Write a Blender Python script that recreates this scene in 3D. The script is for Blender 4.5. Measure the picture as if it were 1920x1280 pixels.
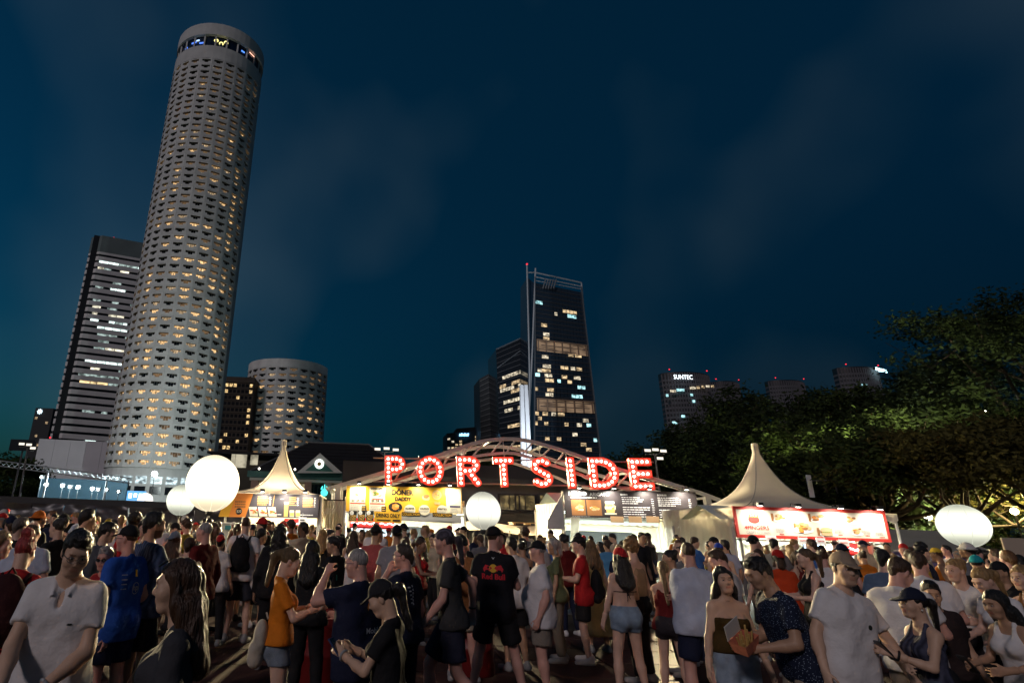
import bpy, bmesh, math, random
import numpy as np
from mathutils import Vector, Matrix
from mathutils.bvhtree import BVHTree

for _o in list(bpy.data.objects):
    bpy.data.objects.remove(_o)
scene = bpy.context.scene
COL = scene.collection
rad = math.radians
RNG = random.Random(7)
NP = np.random.RandomState(11)

# ------------------------------------------------------------------ camera
# a 21 mm frame whose optical axis sits left of and above the picture centre (a cropped frame)
PPX, PPY, FPX = 700.0, 560.0, 1150.0
PITCH, ROLL, CAMZ = rad(19.9), rad(2.1), 1.85
_fw = Vector((0, math.cos(PITCH), math.sin(PITCH)))
_r0 = Vector((1, 0, 0)); _u0 = Vector((0, -math.sin(PITCH), math.cos(PITCH)))
_ri = _r0 * math.cos(ROLL) + _u0 * math.sin(ROLL)
_up = _u0 * math.cos(ROLL) - _r0 * math.sin(ROLL)
CAMP = Vector((0, 0, CAMZ))
cam_data = bpy.data.cameras.new('camera')
cam = bpy.data.objects.new('camera', cam_data)
COL.objects.link(cam)
cam_data.sensor_width = 36.0
cam_data.lens = FPX / 1920 * 36
cam_data.shift_x = (960 - PPX) / 1920
cam_data.shift_y = -(640 - PPY) / 1920
cam_data.clip_start = 0.1
cam_data.clip_end = 6000
_m = Matrix((_ri, _up, -_fw)).transposed().to_4x4()
_m.translation = CAMP
cam.matrix_world = _m
scene.camera = cam

def ray(px, py):
    return _ri * ((px - PPX) / FPX) - _up * ((py - PPY) / FPX) + _fw
def at(px, py, Y):
    "point of the place seen at a pixel of the photograph, Y metres ahead"
    d = ray(px, py)
    return CAMP + d * (Y / d.y)
def atz(px, py, zc):
    return CAMP + ray(px, py) * zc
def proj(P):
    d = Vector(P) - CAMP
    z = d.dot(_fw)
    return PPX + FPX * d.dot(_ri) / z, PPY - FPX * d.dot(_up) / z, z

# ------------------------------------------------------------------ night sky, faint city glow, exposure
SUN_EL, SUN_AZ = rad(28), rad(-146)      # faint glow of the city behind the camera
world = bpy.data.worlds.new('World'); scene.world = world
world.use_nodes = True
wn, wl = world.node_tree.nodes, world.node_tree.links
wn.clear()
w_out = wn.new('ShaderNodeOutputWorld'); w_bg = wn.new('ShaderNodeBackground')
w_sky = wn.new('ShaderNodeTexSky'); w_sky.sky_type = 'NISHITA'; w_sky.sun_disc = False
w_sky.sun_elevation = rad(-4.0); w_sky.sun_rotation = rad(-75)
w_sky.altitude = 0; w_sky.air_density = 1.4; w_sky.dust_density = 1.0; w_sky.ozone_density = 4.0
w_mul = wn.new('ShaderNodeMix'); w_mul.data_type = 'RGBA'; w_mul.blend_type = 'MULTIPLY'
w_mul.inputs['Factor'].default_value = 1.0
w_mul.inputs['B'].default_value = (0.06, 1.0, 0.66, 1)
w_co = wn.new('ShaderNodeTexCoord')
w_map = wn.new('ShaderNodeMapping'); w_map.inputs['Scale'].default_value = (1.5, 1.0, 1.3); w_map.inputs['Location'].default_value = (4.1, 0.0, 1.0)
w_noise = wn.new('ShaderNodeTexNoise'); w_noise.inputs['Scale'].default_value = 1.9
w_noise.inputs['Detail'].default_value = 2.5; w_noise.inputs['Roughness'].default_value = 0.5
w_ramp = wn.new('ShaderNodeValToRGB')
w_ramp.color_ramp.elements[0].position = 0.41; w_ramp.color_ramp.elements[0].color = (0, 0, 0, 1)
w_ramp.color_ramp.elements[1].position = 0.90; w_ramp.color_ramp.elements[1].color = (0.022, 0.028, 0.027, 1)
w_add = wn.new('ShaderNodeMix'); w_add.data_type = 'RGBA'; w_add.blend_type = 'ADD'
w_add.inputs['Factor'].default_value = 1.0
w_base = wn.new('ShaderNodeMix'); w_base.data_type = 'RGBA'; w_base.blend_type = 'ADD'
w_base.inputs['Factor'].default_value = 1.0
w_base.inputs['B'].default_value = (0.0003, 0.0064, 0.0125, 1)
SKY_GAIN = 1.35
w_gain = wn.new('ShaderNodeVectorMath'); w_gain.operation = 'SCALE'; w_gain.inputs['Scale'].default_value = SKY_GAIN
wl.new(w_sky.outputs[0], w_mul.inputs['A'])
wl.new(w_mul.outputs['Result'], w_gain.inputs[0])
wl.new(w_gain.outputs[0], w_base.inputs['A'])
wl.new(w_base.outputs['Result'], w_add.inputs['A'])
wl.new(w_co.outputs['Generated'], w_map.inputs[0]); wl.new(w_map.outputs[0], w_noise.inputs['Vector'])
wl.new(w_noise.outputs['Fac'], w_ramp.inputs['Fac']); wl.new(w_ramp.outputs['Color'], w_add.inputs['B'])
wl.new(w_add.outputs['Result'], w_bg.inputs['Color'])
w_bg.inputs['Strength'].default_value = 0.85
wl.new(w_bg.outputs[0], w_out.inputs[0])

sun_d = bpy.data.lights.new('city_glow', 'SUN'); sun_d.energy = 0.35; sun_d.angle = rad(7)
sun_d.color = (1.0, 0.84, 0.84)
sun = bpy.data.objects.new('city_glow', sun_d); COL.objects.link(sun)
_sd = Vector((math.sin(SUN_AZ) * math.cos(SUN_EL), math.cos(SUN_AZ) * math.cos(SUN_EL), math.sin(SUN_EL)))
sun.rotation_euler = _sd.to_track_quat('Z', 'Y').to_euler()

vs = scene.view_settings
vs.view_transform = 'Standard'; vs.look = 'None'; vs.exposure = 0.72; vs.gamma = 1.0
vs.use_curve_mapping = False
scene.render.engine = 'CYCLES'
scene.cycles.max_bounces = 6; scene.cycles.diffuse_bounces = 2; scene.cycles.glossy_bounces = 3
scene.cycles.transmission_bounces = 4; scene.cycles.transparent_max_bounces = 6
scene.cycles.sample_clamp_indirect = 4.0
scene.cycles.caustics_reflective = False; scene.cycles.caustics_refractive = False

# ------------------------------------------------------------------ materials
MATS = {}
def mat(name, col, rough=0.7, metal=0.0, var=0.0, vscale=6.0, bump=0.0, bscale=40.0, emit=None, estr=0.0,
        stretch=None, objrand=0.0, spec=0.4, alpha=1.0, trans=0.0):
    if name in MATS:
        return MATS[name]
    m = bpy.data.materials.new(name); m.use_nodes = True
    nt = m.node_tree; n, l = nt.nodes, nt.links
    b = n['Principled BSDF']
    c = (col[0], col[1], col[2], 1)
    b.inputs['Base Color'].default_value = c
    b.inputs['Roughness'].default_value = rough; b.inputs['Metallic'].default_value = metal
    b.inputs['Specular IOR Level'].default_value = spec
    if trans: b.inputs['Transmission Weight'].default_value = trans
    vec = None
    if var or bump:
        tc = n.new('ShaderNodeTexCoord'); vec = tc.outputs['Object']
        if stretch:
            mp = n.new('ShaderNodeMapping'); mp.inputs['Scale'].default_value = stretch
            l.new(vec, mp.inputs[0]); vec = mp.outputs[0]
    cur = None
    if var:
        t = n.new('ShaderNodeTexNoise'); t.inputs['Scale'].default_value = vscale; t.inputs['Detail'].default_value = 5
        l.new(vec, t.inputs['Vector'])
        r = n.new('ShaderNodeMapRange'); r.inputs['From Min'].default_value = 0.25; r.inputs['From Max'].default_value = 0.75
        r.inputs['To Min'].default_value = 1 - var; r.inputs['To Max'].default_value = 1 + var
        l.new(t.outputs['Fac'], r.inputs['Value'])
        mx = n.new('ShaderNodeVectorMath'); mx.operation = 'SCALE'; mx.inputs[0].default_value = col[:3]
        l.new(r.outputs[0], mx.inputs['Scale']); cur = mx.outputs[0]
    if objrand:
        oi = n.new('ShaderNodeObjectInfo')
        r2 = n.new('ShaderNodeMapRange'); r2.inputs['To Min'].default_value = 1 - objrand; r2.inputs['To Max'].default_value = 1 + objrand
        l.new(oi.outputs['Random'], r2.inputs['Value'])
        m2 = n.new('ShaderNodeVectorMath'); m2.operation = 'SCALE'
        if cur is None: m2.inputs[0].default_value = col[:3]
        else: l.new(cur, m2.inputs[0])
        l.new(r2.outputs[0], m2.inputs['Scale']); cur = m2.outputs[0]
    if cur is not None:
        l.new(cur, b.inputs['Base Color'])
    if bump:
        t2 = n.new('ShaderNodeTexNoise'); t2.inputs['Scale'].default_value = bscale; t2.inputs['Detail'].default_value = 4
        l.new(vec, t2.inputs['Vector'])
        bp = n.new('ShaderNodeBump'); bp.inputs['Strength'].default_value = bump; bp.inputs['Distance'].default_value = 0.02
        l.new(t2.outputs['Fac'], bp.inputs['Height']); l.new(bp.outputs[0], b.inputs['Normal'])
    if emit is not None:
        b.inputs['Emission Color'].default_value = (emit[0], emit[1], emit[2], 1)
        b.inputs['Emission Strength'].default_value = estr
    if alpha < 1: b.inputs['Alpha'].default_value = alpha
    MATS[name] = m
    return m

def lamp_mat(name, col, s):
    if name in MATS: return MATS[name]
    m = bpy.data.materials.new(name); m.use_nodes = True
    n, l = m.node_tree.nodes, m.node_tree.links
    n.clear(); o = n.new('ShaderNodeOutputMaterial'); e = n.new('ShaderNodeEmission')
    e.inputs[0].default_value = (*col, 1); e.inputs[1].default_value = s
    l.new(e.outputs[0], o.inputs[0]); MATS[name] = m
    return m

def room_mat(name, col, s, dark=(0.02, 0.02, 0.02), scale=(0.8, 0.8, 1.1), thr=0.5):
    "a lit room behind a window: uneven lamp light with curtains, furniture and dark gaps"
    if name in MATS: return MATS[name]
    m = bpy.data.materials.new(name); m.use_nodes = True
    n, l = m.node_tree.nodes, m.node_tree.links
    b = n['Principled BSDF']; b.inputs['Base Color'].default_value = (*dark, 1); b.inputs['Roughness'].default_value = 0.15
    geo = n.new('ShaderNodeNewGeometry'); mp = n.new('ShaderNodeMapping'); mp.inputs['Scale'].default_value = scale
    t = n.new('ShaderNodeTexNoise'); t.inputs['Scale'].default_value = 1.0; t.inputs['Detail'].default_value = 3
    r = n.new('ShaderNodeMapRange'); r.inputs['From Min'].default_value = thr - .12; r.inputs['From Max'].default_value = thr + .16
    r.inputs['To Min'].default_value = 0.12 * s; r.inputs['To Max'].default_value = s
    l.new(geo.outputs['Position'], mp.inputs[0]); l.new(mp.outputs[0], t.inputs['Vector']); l.new(t.outputs['Fac'], r.inputs['Value'])
    b.inputs['Emission Color'].default_value = (*col, 1)
    l.new(r.outputs[0], b.inputs['Emission Strength'])
    MATS[name] = m
    return m

# ------------------------------------------------------------------ mesh helpers
def tag(o, label=None, cat=None, group=None, kind=None):
    if label: o['label'] = label
    if cat: o['category'] = cat
    if group: o['group'] = group
    if kind: o['kind'] = kind
    return o
def empty(name, loc=(0, 0, 0), rz=0.0, parent=None):
    o = bpy.data.objects.new(name, None); COL.objects.link(o)
    o.location = loc; o.rotation_euler = (0, 0, rz); o.empty_display_size = 0.2
    if parent: o.parent = parent
    return o
def mesh_np(name, V, Q, smooth=False):
    "mesh from arrays: V (n,3), Q (m,k) all faces with k corners"
    V = np.asarray(V, dtype=np.float32); Q = np.asarray(Q, dtype=np.int32)
    me = bpy.data.meshes.new(name)
    m, k = Q.shape
    me.vertices.add(len(V)); me.vertices.foreach_set('co', V.ravel())
    me.loops.add(m * k); me.loops.foreach_set('vertex_index', Q.ravel())
    me.polygons.add(m); me.polygons.foreach_set('loop_start', np.arange(0, m * k, k, dtype=np.int32))
    if smooth: me.polygons.foreach_set('use_smooth', np.ones(m, dtype=bool))
    me.update(calc_edges=True)
    return me
def link(name, me, m=None, parent=None, loc=None):
    o = bpy.data.objects.new(name, me); COL.objects.link(o)
    if m is not None and me is not None and len(me.materials) == 0:
        for q in (m if isinstance(m, (list, tuple)) else [m]): me.materials.append(q)
    if parent is not None: o.parent = parent
    if loc is not None: o.location = loc
    return o

class MB:
    "collects boxes, bars, tubes and polygons into one mesh"
    def __init__(s): s.v = []; s.f = []; s.mi = []
    def add(s, vs_, fs, mi=0):
        b = len(s.v); s.v.extend([tuple(v) for v in vs_])
        for f in fs: s.f.append([b + i for i in f]); s.mi.append(mi)
        return s
    def box(s, lo, hi, mi=0, M=None):
        x0, y0, z0 = lo; x1, y1, z1 = hi
        vs_ = [(x0, y0, z0), (x1, y0, z0), (x1, y1, z0), (x0, y1, z0), (x0, y0, z1), (x1, y0, z1), (x1, y1, z1), (x0, y1, z1)]
        if M is not None: vs_ = [M @ Vector(v) for v in vs_]
        return s.add(vs_, [(0, 3, 2, 1), (4, 5, 6, 7), (0, 1, 5, 4), (1, 2, 6, 5), (2, 3, 7, 6), (3, 0, 4, 7)], mi)
    def quad(s, a, b, c, d, mi=0): return s.add([a, b, c, d], [(0, 1, 2, 3)], mi)
    def tube(s, pts, r, n=8, mi=0, caps=True):
        pts = [Vector(p) for p in pts]
        rs = r if isinstance(r, (list, tuple)) else [r] * len(pts)
        base = len(s.v); prev = None
        for i, p in enumerate(pts):
            d = (pts[min(i + 1, len(pts) - 1)] - pts[max(i - 1, 0)])
            if d.length < 1e-9: d = Vector((0, 0, 1))
            d.normalize()
            if prev is None:
                a = d.cross(Vector((0, 0, 1)))
                if a.length < 1e-3: a = d.cross(Vector((1, 0, 0)))
            else:
                a = prev - d * prev.dot(d)
                if a.length < 1e-4: a = d.orthogonal()
            a.normalize(); prev = a; b = d.cross(a)
            for k in range(n):
                t = 2 * math.pi * k / n
                s.v.append(tuple(p + (a * math.cos(t) + b * math.sin(t)) * rs[i]))
        for i in range(len(pts) - 1):
            for k in range(n):
                k2 = (k + 1) % n
                s.f.append([base + i * n + k, base + i * n + k2, base + (i + 1) * n + k2, base + (i + 1) * n + k]); s.mi.append(mi)
        if caps:
            s.f.append([base + k for k in range(n)][::-1]); s.mi.append(mi)
            s.f.append([base + (len(pts) - 1) * n + k for k in range(n)]); s.mi.append(mi)
        return s
    def lathe(s, prof, n=24, mi=0, c=(0, 0, 0)):
        base = len(s.v)
        for (r, z) in prof:
            for k in range(n):
                t = 2 * math.pi * k / n
                s.v.append((c[0] + r * math.cos(t), c[1] + r * math.sin(t), c[2] + z))
        for i in range(len(prof) - 1):
            for k in range(n):
                k2 = (k + 1) % n
                s.f.append([base + i * n + k, base + i * n + k2, base + (i + 1) * n + k2, base + (i + 1) * n + k]); s.mi.append(mi)
        return s
    def prism(s, poly, y0, y1, mi=0):
        "polygon in x,z extruded along y"
        n = len(poly)
        vs_ = [(x, y0, z) for x, z in poly] + [(x, y1, z) for x, z in poly]
        fs = [tuple(range(n)), tuple(range(2 * n - 1, n - 1, -1))] + [(i, i + n, (i + 1) % n + n, (i + 1) % n) for i in range(n)]
        return s.add(vs_, fs, mi)
    def mesh(s, name, smooth=False):
        me = bpy.data.meshes.new(name); me.from_pydata(s.v, [], s.f); me.update()
        if any(s.mi): me.polygons.foreach_set('material_index', s.mi)
        if smooth: me.polygons.foreach_set('use_smooth', [True] * len(s.f))
        return me
    def build(s, name, m=None, parent=None, loc=None, smooth=False):
        return link(name, s.mesh(name, smooth), m, parent, loc)

def copies(o, parent=None):
    "a thing with its parts and sub-parts, mesh data shared"
    c = o.copy(); COL.objects.link(c); c.parent = parent
    for ch in o.children: copies(ch, c)
    return c

def spot(name, loc, target, energy, size=rad(80), blend=0.6, col=(1, 0.9, 0.75), parent=None, soft=0.05):
    d = bpy.data.lights.new(name, 'SPOT'); d.energy = energy; d.spot_size = size; d.spot_blend = blend; d.color = col
    d.shadow_soft_size = soft
    o = bpy.data.objects.new(name, d); COL.objects.link(o)
    o.location = loc
    o.rotation_euler = (Vector(loc) - Vector(target)).to_track_quat('Z', 'Y').to_euler()
    if parent: o.parent = parent
    return o
def point(name, loc, energy, col=(1, 1, 1), soft=0.2, parent=None):
    d = bpy.data.lights.new(name, 'POINT'); d.energy = energy; d.color = col; d.shadow_soft_size = soft
    o = bpy.data.objects.new(name, d); COL.objects.link(o); o.location = loc
    if parent: o.parent = parent
    return o

_TXT = {}
def text_mesh(s, size=1.0, bold=0.0, spacing=1.0, align='CENTER'):
    key = (s, round(size, 3), bold, spacing, align)
    if key in _TXT: return _TXT[key]
    cu = bpy.data.curves.new('lettering', 'FONT'); cu.body = s; cu.size = size; cu.offset = bold; cu.space_character = spacing
    cu.align_x = align; cu.align_y = 'CENTER'; cu.resolution_u = 3; cu.fill_mode = 'FRONT'
    o = bpy.data.objects.new('lettering', cu); COL.objects.link(o)
    dg = bpy.context.evaluated_depsgraph_get()
    me = bpy.data.meshes.new_from_object(o.evaluated_get(dg))
    COL.objects.unlink(o); bpy.data.objects.remove(o); bpy.data.curves.remove(cu)
    me.materials.clear()
    _TXT[key] = me
    return me

# ------------------------------------------------------------------ implicit surfaces (bodies, clothes, hair, letters)
class Field:
    def __init__(s, lo, hi, h):
        s.h = h; s.lo = np.array(lo, float)
        s.n = np.maximum(np.ceil((np.array(hi, float) - s.lo) / h).astype(int) + 1, 4)
        s.d = np.full(s.n, 9.0, dtype=np.float32)
        s.ax = [s.lo[i] + h * np.arange(s.n[i]) for i in range(3)]
    def sub(s, lo, hi):
        i0 = np.clip(np.floor((np.array(lo) - s.lo) / s.h).astype(int), 0, s.n)
        i1 = np.clip(np.ceil((np.array(hi) - s.lo) / s.h).astype(int) + 1, 0, s.n)
        if np.any(i1 <= i0): return None
        sl = tuple(slice(i0[k], i1[k]) for k in range(3))
        X = s.ax[0][sl[0]][:, None, None]; Y = s.ax[1][sl[1]][None, :, None]; Z = s.ax[2][sl[2]][None, None, :]
        return sl, X, Y, Z
    def blend(s, sl, d, k):
        a = s.d[sl]
        if k > 0:
            hh = np.maximum(k - np.abs(a - d), 0) / k
            s.d[sl] = np.minimum(a, d) - hh * hh * k * 0.25
        else: s.d[sl] = np.minimum(a, d)
    def cap(s, a, b, ra, rb=None, k=0.02, fr=None, ys=1.0, cut=False):
        "tapered capsule a-b; fr = (R, pivot) local frame in which y is squeezed by ys; cut = flat end at b"
        rb = ra if rb is None else rb
        a = np.array(a, float); b = np.array(b, float); m = max(ra, rb) + k + 3 * s.h
        if fr is not None:
            R, pv = fr; fs = float(np.linalg.norm(R[:, 0])); m = m * max(fs, 1)
            wa = pv + R @ (a - pv); wb = pv + R @ (b - pv)
        else: wa, wb = a, b
        q = s.sub(np.minimum(wa, wb) - m, np.maximum(wa, wb) + m)
        if q is None: return s
        sl, X, Y, Z = q
        if fr is not None:
            x, y, z = X - pv[0], Y - pv[1], Z - pv[2]
            Rt = R.T / fs ** 2
            lx = Rt[0, 0] * x + Rt[0, 1] * y + Rt[0, 2] * z + pv[0]
            ly = Rt[1, 0] * x + Rt[1, 1] * y + Rt[1, 2] * z + pv[1]
            lz = Rt[2, 0] * x + Rt[2, 1] * y + Rt[2, 2] * z + pv[2]
            X, Y, Z = lx, ly, lz
        ab = b - a; L2 = max(float(ab @ ab), 1e-9)
        px, py, pz = X - a[0], (Y - a[1]) / ys, Z - a[2]
        t = np.clip((px * ab[0] + py * ab[1] + pz * ab[2]) / L2, 0, 1)
        dx, dy, dz = px - t * ab[0], py - t * ab[1], pz - t * ab[2]
        d = np.sqrt(dx * dx + dy * dy + dz * dz) - (ra + t * (rb - ra))
        if ys != 1.0: d = d * (0.5 + 0.5 * ys)
        if cut:
            L = math.sqrt(L2)
            d = np.maximum(d, (px * ab[0] + py * ab[1] + pz * ab[2]) / L - L)
        if fr is not None: d = d * fs
        s.blend(sl, d.astype(np.float32), k)
        return s
    def ell(s, c, r, k=0.02, fr=None, neg=False):
        c = np.array(c, float); r = np.array(r, float)
        if fr is not None:
            R, pv = fr; wc = pv + R @ (c - pv); fs = float(np.linalg.norm(R[:, 0]))
        else: wc = c
        m = r.max() + k + 3 * s.h
        q = s.sub(wc - m, wc + m)
        if q is None: return s
        sl, X, Y, Z = q
        if fr is not None:
            x, y, z = X - wc[0], Y - wc[1], Z - wc[2]; Rt = R.T / fs ** 2
            px = Rt[0, 0] * x + Rt[0, 1] * y + Rt[0, 2] * z
            py = Rt[1, 0] * x + Rt[1, 1] * y + Rt[1, 2] * z
            pz = Rt[2, 0] * x + Rt[2, 1] * y + Rt[2, 2] * z
        else: px, py, pz = X - c[0], Y - c[1], Z - c[2]
        q1 = np.sqrt((px / r[0]) ** 2 + (py / r[1]) ** 2 + (pz / r[2]) ** 2)
        q2 = np.sqrt((px / r[0] ** 2) ** 2 + (py / r[1] ** 2) ** 2 + (pz / r[2] ** 2) ** 2) + 1e-6
        d = (q1 * (q1 - 1) / q2).astype(np.float32)
        if fr is not None: d = d * np.float32(fs)
        if neg:
            a = s.d[sl]; b = -d
            hh = np.maximum(k - np.abs(a - b), 0) / max(k, 1e-6)
            s.d[sl] = np.maximum(a, b) + hh * hh * k * 0.25
        else: s.blend(sl, d, k)
        return s
    def half(s, p, n):
        "keep the side of the plane that n points away from"
        p = np.array(p, float); n = np.array(n, float); n = n / np.linalg.norm(n)
        X = s.ax[0][:, None, None]; Y = s.ax[1][None, :, None]; Z = s.ax[2][None, None, :]
        s.d = np.maximum(s.d, ((X - p[0]) * n[0] + (Y - p[1]) * n[1] + (Z - p[2]) * n[2]).astype(np.float32))
        return s
    def wobble(s, amp, fx, fy, fz, seed=0):
        r = np.random.RandomState(seed); ph = r.rand(12) * 6.28
        X = s.ax[0][:, None, None]; Y = s.ax[1][None, :, None]; Z = s.ax[2][None, None, :]
        w = (np.sin(fx * X + fz * .6 * Z + ph[0]) * np.sin(fy * Y + fz * .5 * Z + ph[1]) +
             .7 * np.sin(fz * 1.3 * Z + fx * .8 * X + ph[2]) * np.sin(fx * .7 * X - fy * .9 * Y + ph[3]) +
             .6 * np.sin(fx * 1.9 * X + ph[4] + fy * .4 * Y) * np.sin(fz * 2.1 * Z + fy * 1.3 * Y + ph[5]))
        s.d = s.d + (amp * w).astype(np.float32)
        return s
    def folds(s, amp, seed=0, E1=None):
        "cloth creases: sharp valleys between soft ridges, running slantwise and gathering downward"
        r = np.random.RandomState(seed); ph = r.rand(12) * 6.28
        X = s.ax[0][:, None, None]; Y = s.ax[1][None, :, None]; Z = s.ax[2][None, None, :]
        u = 13 * X + 9 * Y * np.sin(ph[0]) + 7 * Z * np.sin(ph[1] * 2) + 1.6 * np.sin(9 * Z + 5 * X + ph[2])
        v = 17 * Z + 8 * X * np.sin(ph[3]) + 10 * Y + 1.8 * np.sin(11 * X + ph[4] + 4 * Y)
        w2 = 21 * X - 13 * Z * np.sin(ph[5]) + 12 * Y + 1.3 * np.sin(8 * Z + ph[6])
        m = .5 + .5 * np.sin(4.1 * X + 3.3 * Z + ph[7]) * np.sin(5.2 * Z - 3 * Y + ph[8])
        w = (.55 - np.abs(np.sin(u + ph[9]))) * (.35 + .65 * m) + .7 * (.55 - np.abs(np.sin(v + ph[10]))) * (1.1 - m) + .4 * (.5 - np.abs(np.sin(w2 + ph[11])))
        s.d = s.d - (amp * w).astype(np.float32)
        return s
    def nets(s):
        d = s.d.copy()
        d[0] = d[-1] = 1; d[:, 0] = d[:, -1] = 1; d[:, :, 0] = d[:, :, -1] = 1
        ins = d < 0
        c = ins.astype(np.int8)
        tot = (c[:-1, :-1, :-1] + c[1:, :-1, :-1] + c[:-1, 1:, :-1] + c[:-1, :-1, 1:] + c[1:, 1:, :-1] + c[1:, :-1, 1:] + c[:-1, 1:, 1:] + c[1:, 1:, 1:])
        act = (tot > 0) & (tot < 8)
        I = np.argwhere(act)
        if len(I) == 0: return np.zeros((0, 3)), np.zeros((0, 4), int)
        idx = np.full(act.shape, -1, np.int64); idx[act] = np.arange(len(I))
        off = np.array([(0, 0, 0), (1, 0, 0), (0, 1, 0), (1, 1, 0), (0, 0, 1), (1, 0, 1), (0, 1, 1), (1, 1, 1)])
        val = np.stack([d[I[:, 0] + o[0], I[:, 1] + o[1], I[:, 2] + o[2]] for o in off], 1)
        P = np.zeros((len(I), 3)); cnt = np.zeros(len(I))
        for a, b in ((0, 1), (2, 3), (4, 5), (6, 7), (0, 2), (1, 3), (4, 6), (5, 7), (0, 4), (1, 5), (2, 6), (3, 7)):
            va, vb = val[:, a], val[:, b]; cr = (va < 0) != (vb < 0)
            t = np.where(cr, va / np.where(cr, va - vb, 1), 0)
            P += np.where(cr[:, None], off[a] + t[:, None] * (off[b] - off[a]), 0); cnt += cr
        P = (P / cnt[:, None] + I) * s.h + s.lo
        Q = []
        for ax in range(3):
            u, v = (ax + 1) % 3, (ax + 2) % 3
            s0 = [slice(None)] * 3; s1 = [slice(None)] * 3
            s0[ax] = slice(0, -1); s1[ax] = slice(1, None)
            a, b = ins[tuple(s0)], ins[tuple(s1)]
            E = np.argwhere(a != b)
            if len(E) == 0: continue
            E = E[(E[:, u] > 0) & (E[:, v] > 0) & (E[:, u] < act.shape[u]) & (E[:, v] < act.shape[v])]
            def cell(du, dv):
                J = E.copy(); J[:, u] -= du; J[:, v] -= dv
                return idx[J[:, 0], J[:, 1], J[:, 2]]
            q = np.stack([cell(1, 1), cell(0, 1), cell(0, 0), cell(1, 0)], 1)
            fl = ~a[E[:, 0], E[:, 1], E[:, 2]]
            q[fl] = q[fl][:, ::-1]
            Q.append(q)
        Q = np.concatenate(Q); Q = Q[(Q >= 0).all(1)]
        return P, Q
    def mesh(s, name):
        P, Q = s.nets()
        return mesh_np(name, P, Q, True)
# ------------------------------------------------------------------ ground
M_grass = mat('worn_grass', (0.035, 0.03, 0.014), 0.95, var=0.5, vscale=1.2, bump=0.6, bscale=25)
MB().quad((-2500, -60, 0), (2500, -60, 0), (2500, 3000, 0), (-2500, 3000, 0)).build('ground', M_grass)['kind'] = 'structure'

def floor_mat(name, col, rough):
    m = mat(name, col, rough, var=0.35, vscale=3.0, objrand=0.3, spec=0.05)
    n, l = m.node_tree.nodes, m.node_tree.links
    tc = n.new('ShaderNodeTexCoord'); mp = n.new('ShaderNodeMapping'); mp.inputs['Scale'].default_value = (22, 22, 22)
    vo = n.new('ShaderNodeTexVoronoi'); vo.inputs['Randomness'].default_value = 0.0; vo.inputs['Scale'].default_value = 1.0
    bp = n.new('ShaderNodeBump'); bp.inputs['Strength'].default_value = 0.7; bp.inputs['Distance'].default_value = 0.006; bp.invert = True
    l.new(tc.outputs['Object'], mp.inputs[0]); l.new(mp.outputs[0], vo.inputs['Vector']); l.new(vo.outputs['Distance'], bp.inputs['Height'])
    l.new(bp.outputs[0], n['Principled BSDF'].inputs['Normal'])
    return m
M_floor = floor_mat('trackway_plastic', (0.07, 0.034, 0.028), 0.6)
fl = MB().box((-4.0, 2.0, 0.004), (13.0, 24.0, 0.012)).build('event_floor', mat('floor_base', (0.02, 0.018, 0.016), 0.8))
fl['kind'] = 'structure'
pm = None
for i in range(9):
    for j in range(11):
        if pm is None:
            pm = bpy.data.meshes.new('floor_panel')
            bm = bmesh.new(); bmesh.ops.create_cube(bm, size=1.0)
            bmesh.ops.scale(bm, vec=(1.47, 0.97, 0.03), verts=bm.verts)
            bmesh.ops.bevel(bm, geom=list(bm.edges), offset=0.008, segments=1, affect='EDGES')
            bm.to_mesh(pm); bm.free()
        o = link('floor_panel', pm, M_floor, fl, (-3.2 + 1.5 * i, 2.6 + 1.0 * j, 0.029 + RNG.uniform(-.003, .003)))

# ------------------------------------------------------------------ round hotel towers
M_conc = mat('precast_concrete', (0.60, 0.61, 0.60), 0.85, var=0.12, vscale=0.25, objrand=0.10)
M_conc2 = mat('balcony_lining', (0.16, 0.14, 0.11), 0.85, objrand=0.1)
M_dark = mat('dark_room_glass', (0.012, 0.014, 0.018), 0.12, spec=0.5)
M_roomA = room_mat('lit_hotel_room_warm', (1.0, 0.62, 0.28), 1.15, scale=(2.2, 2.2, .9))
M_roomB = room_mat('lit_hotel_room_pale', (1.0, 0.70, 0.40), 0.6, scale=(2.8, 2.8, .8), thr=0.53)
M_roomC = room_mat('curtained_hotel_room', (1.0, 0.6, 0.3), 0.16, scale=(0.5, 0.5, 2.0), thr=0.45)

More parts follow.
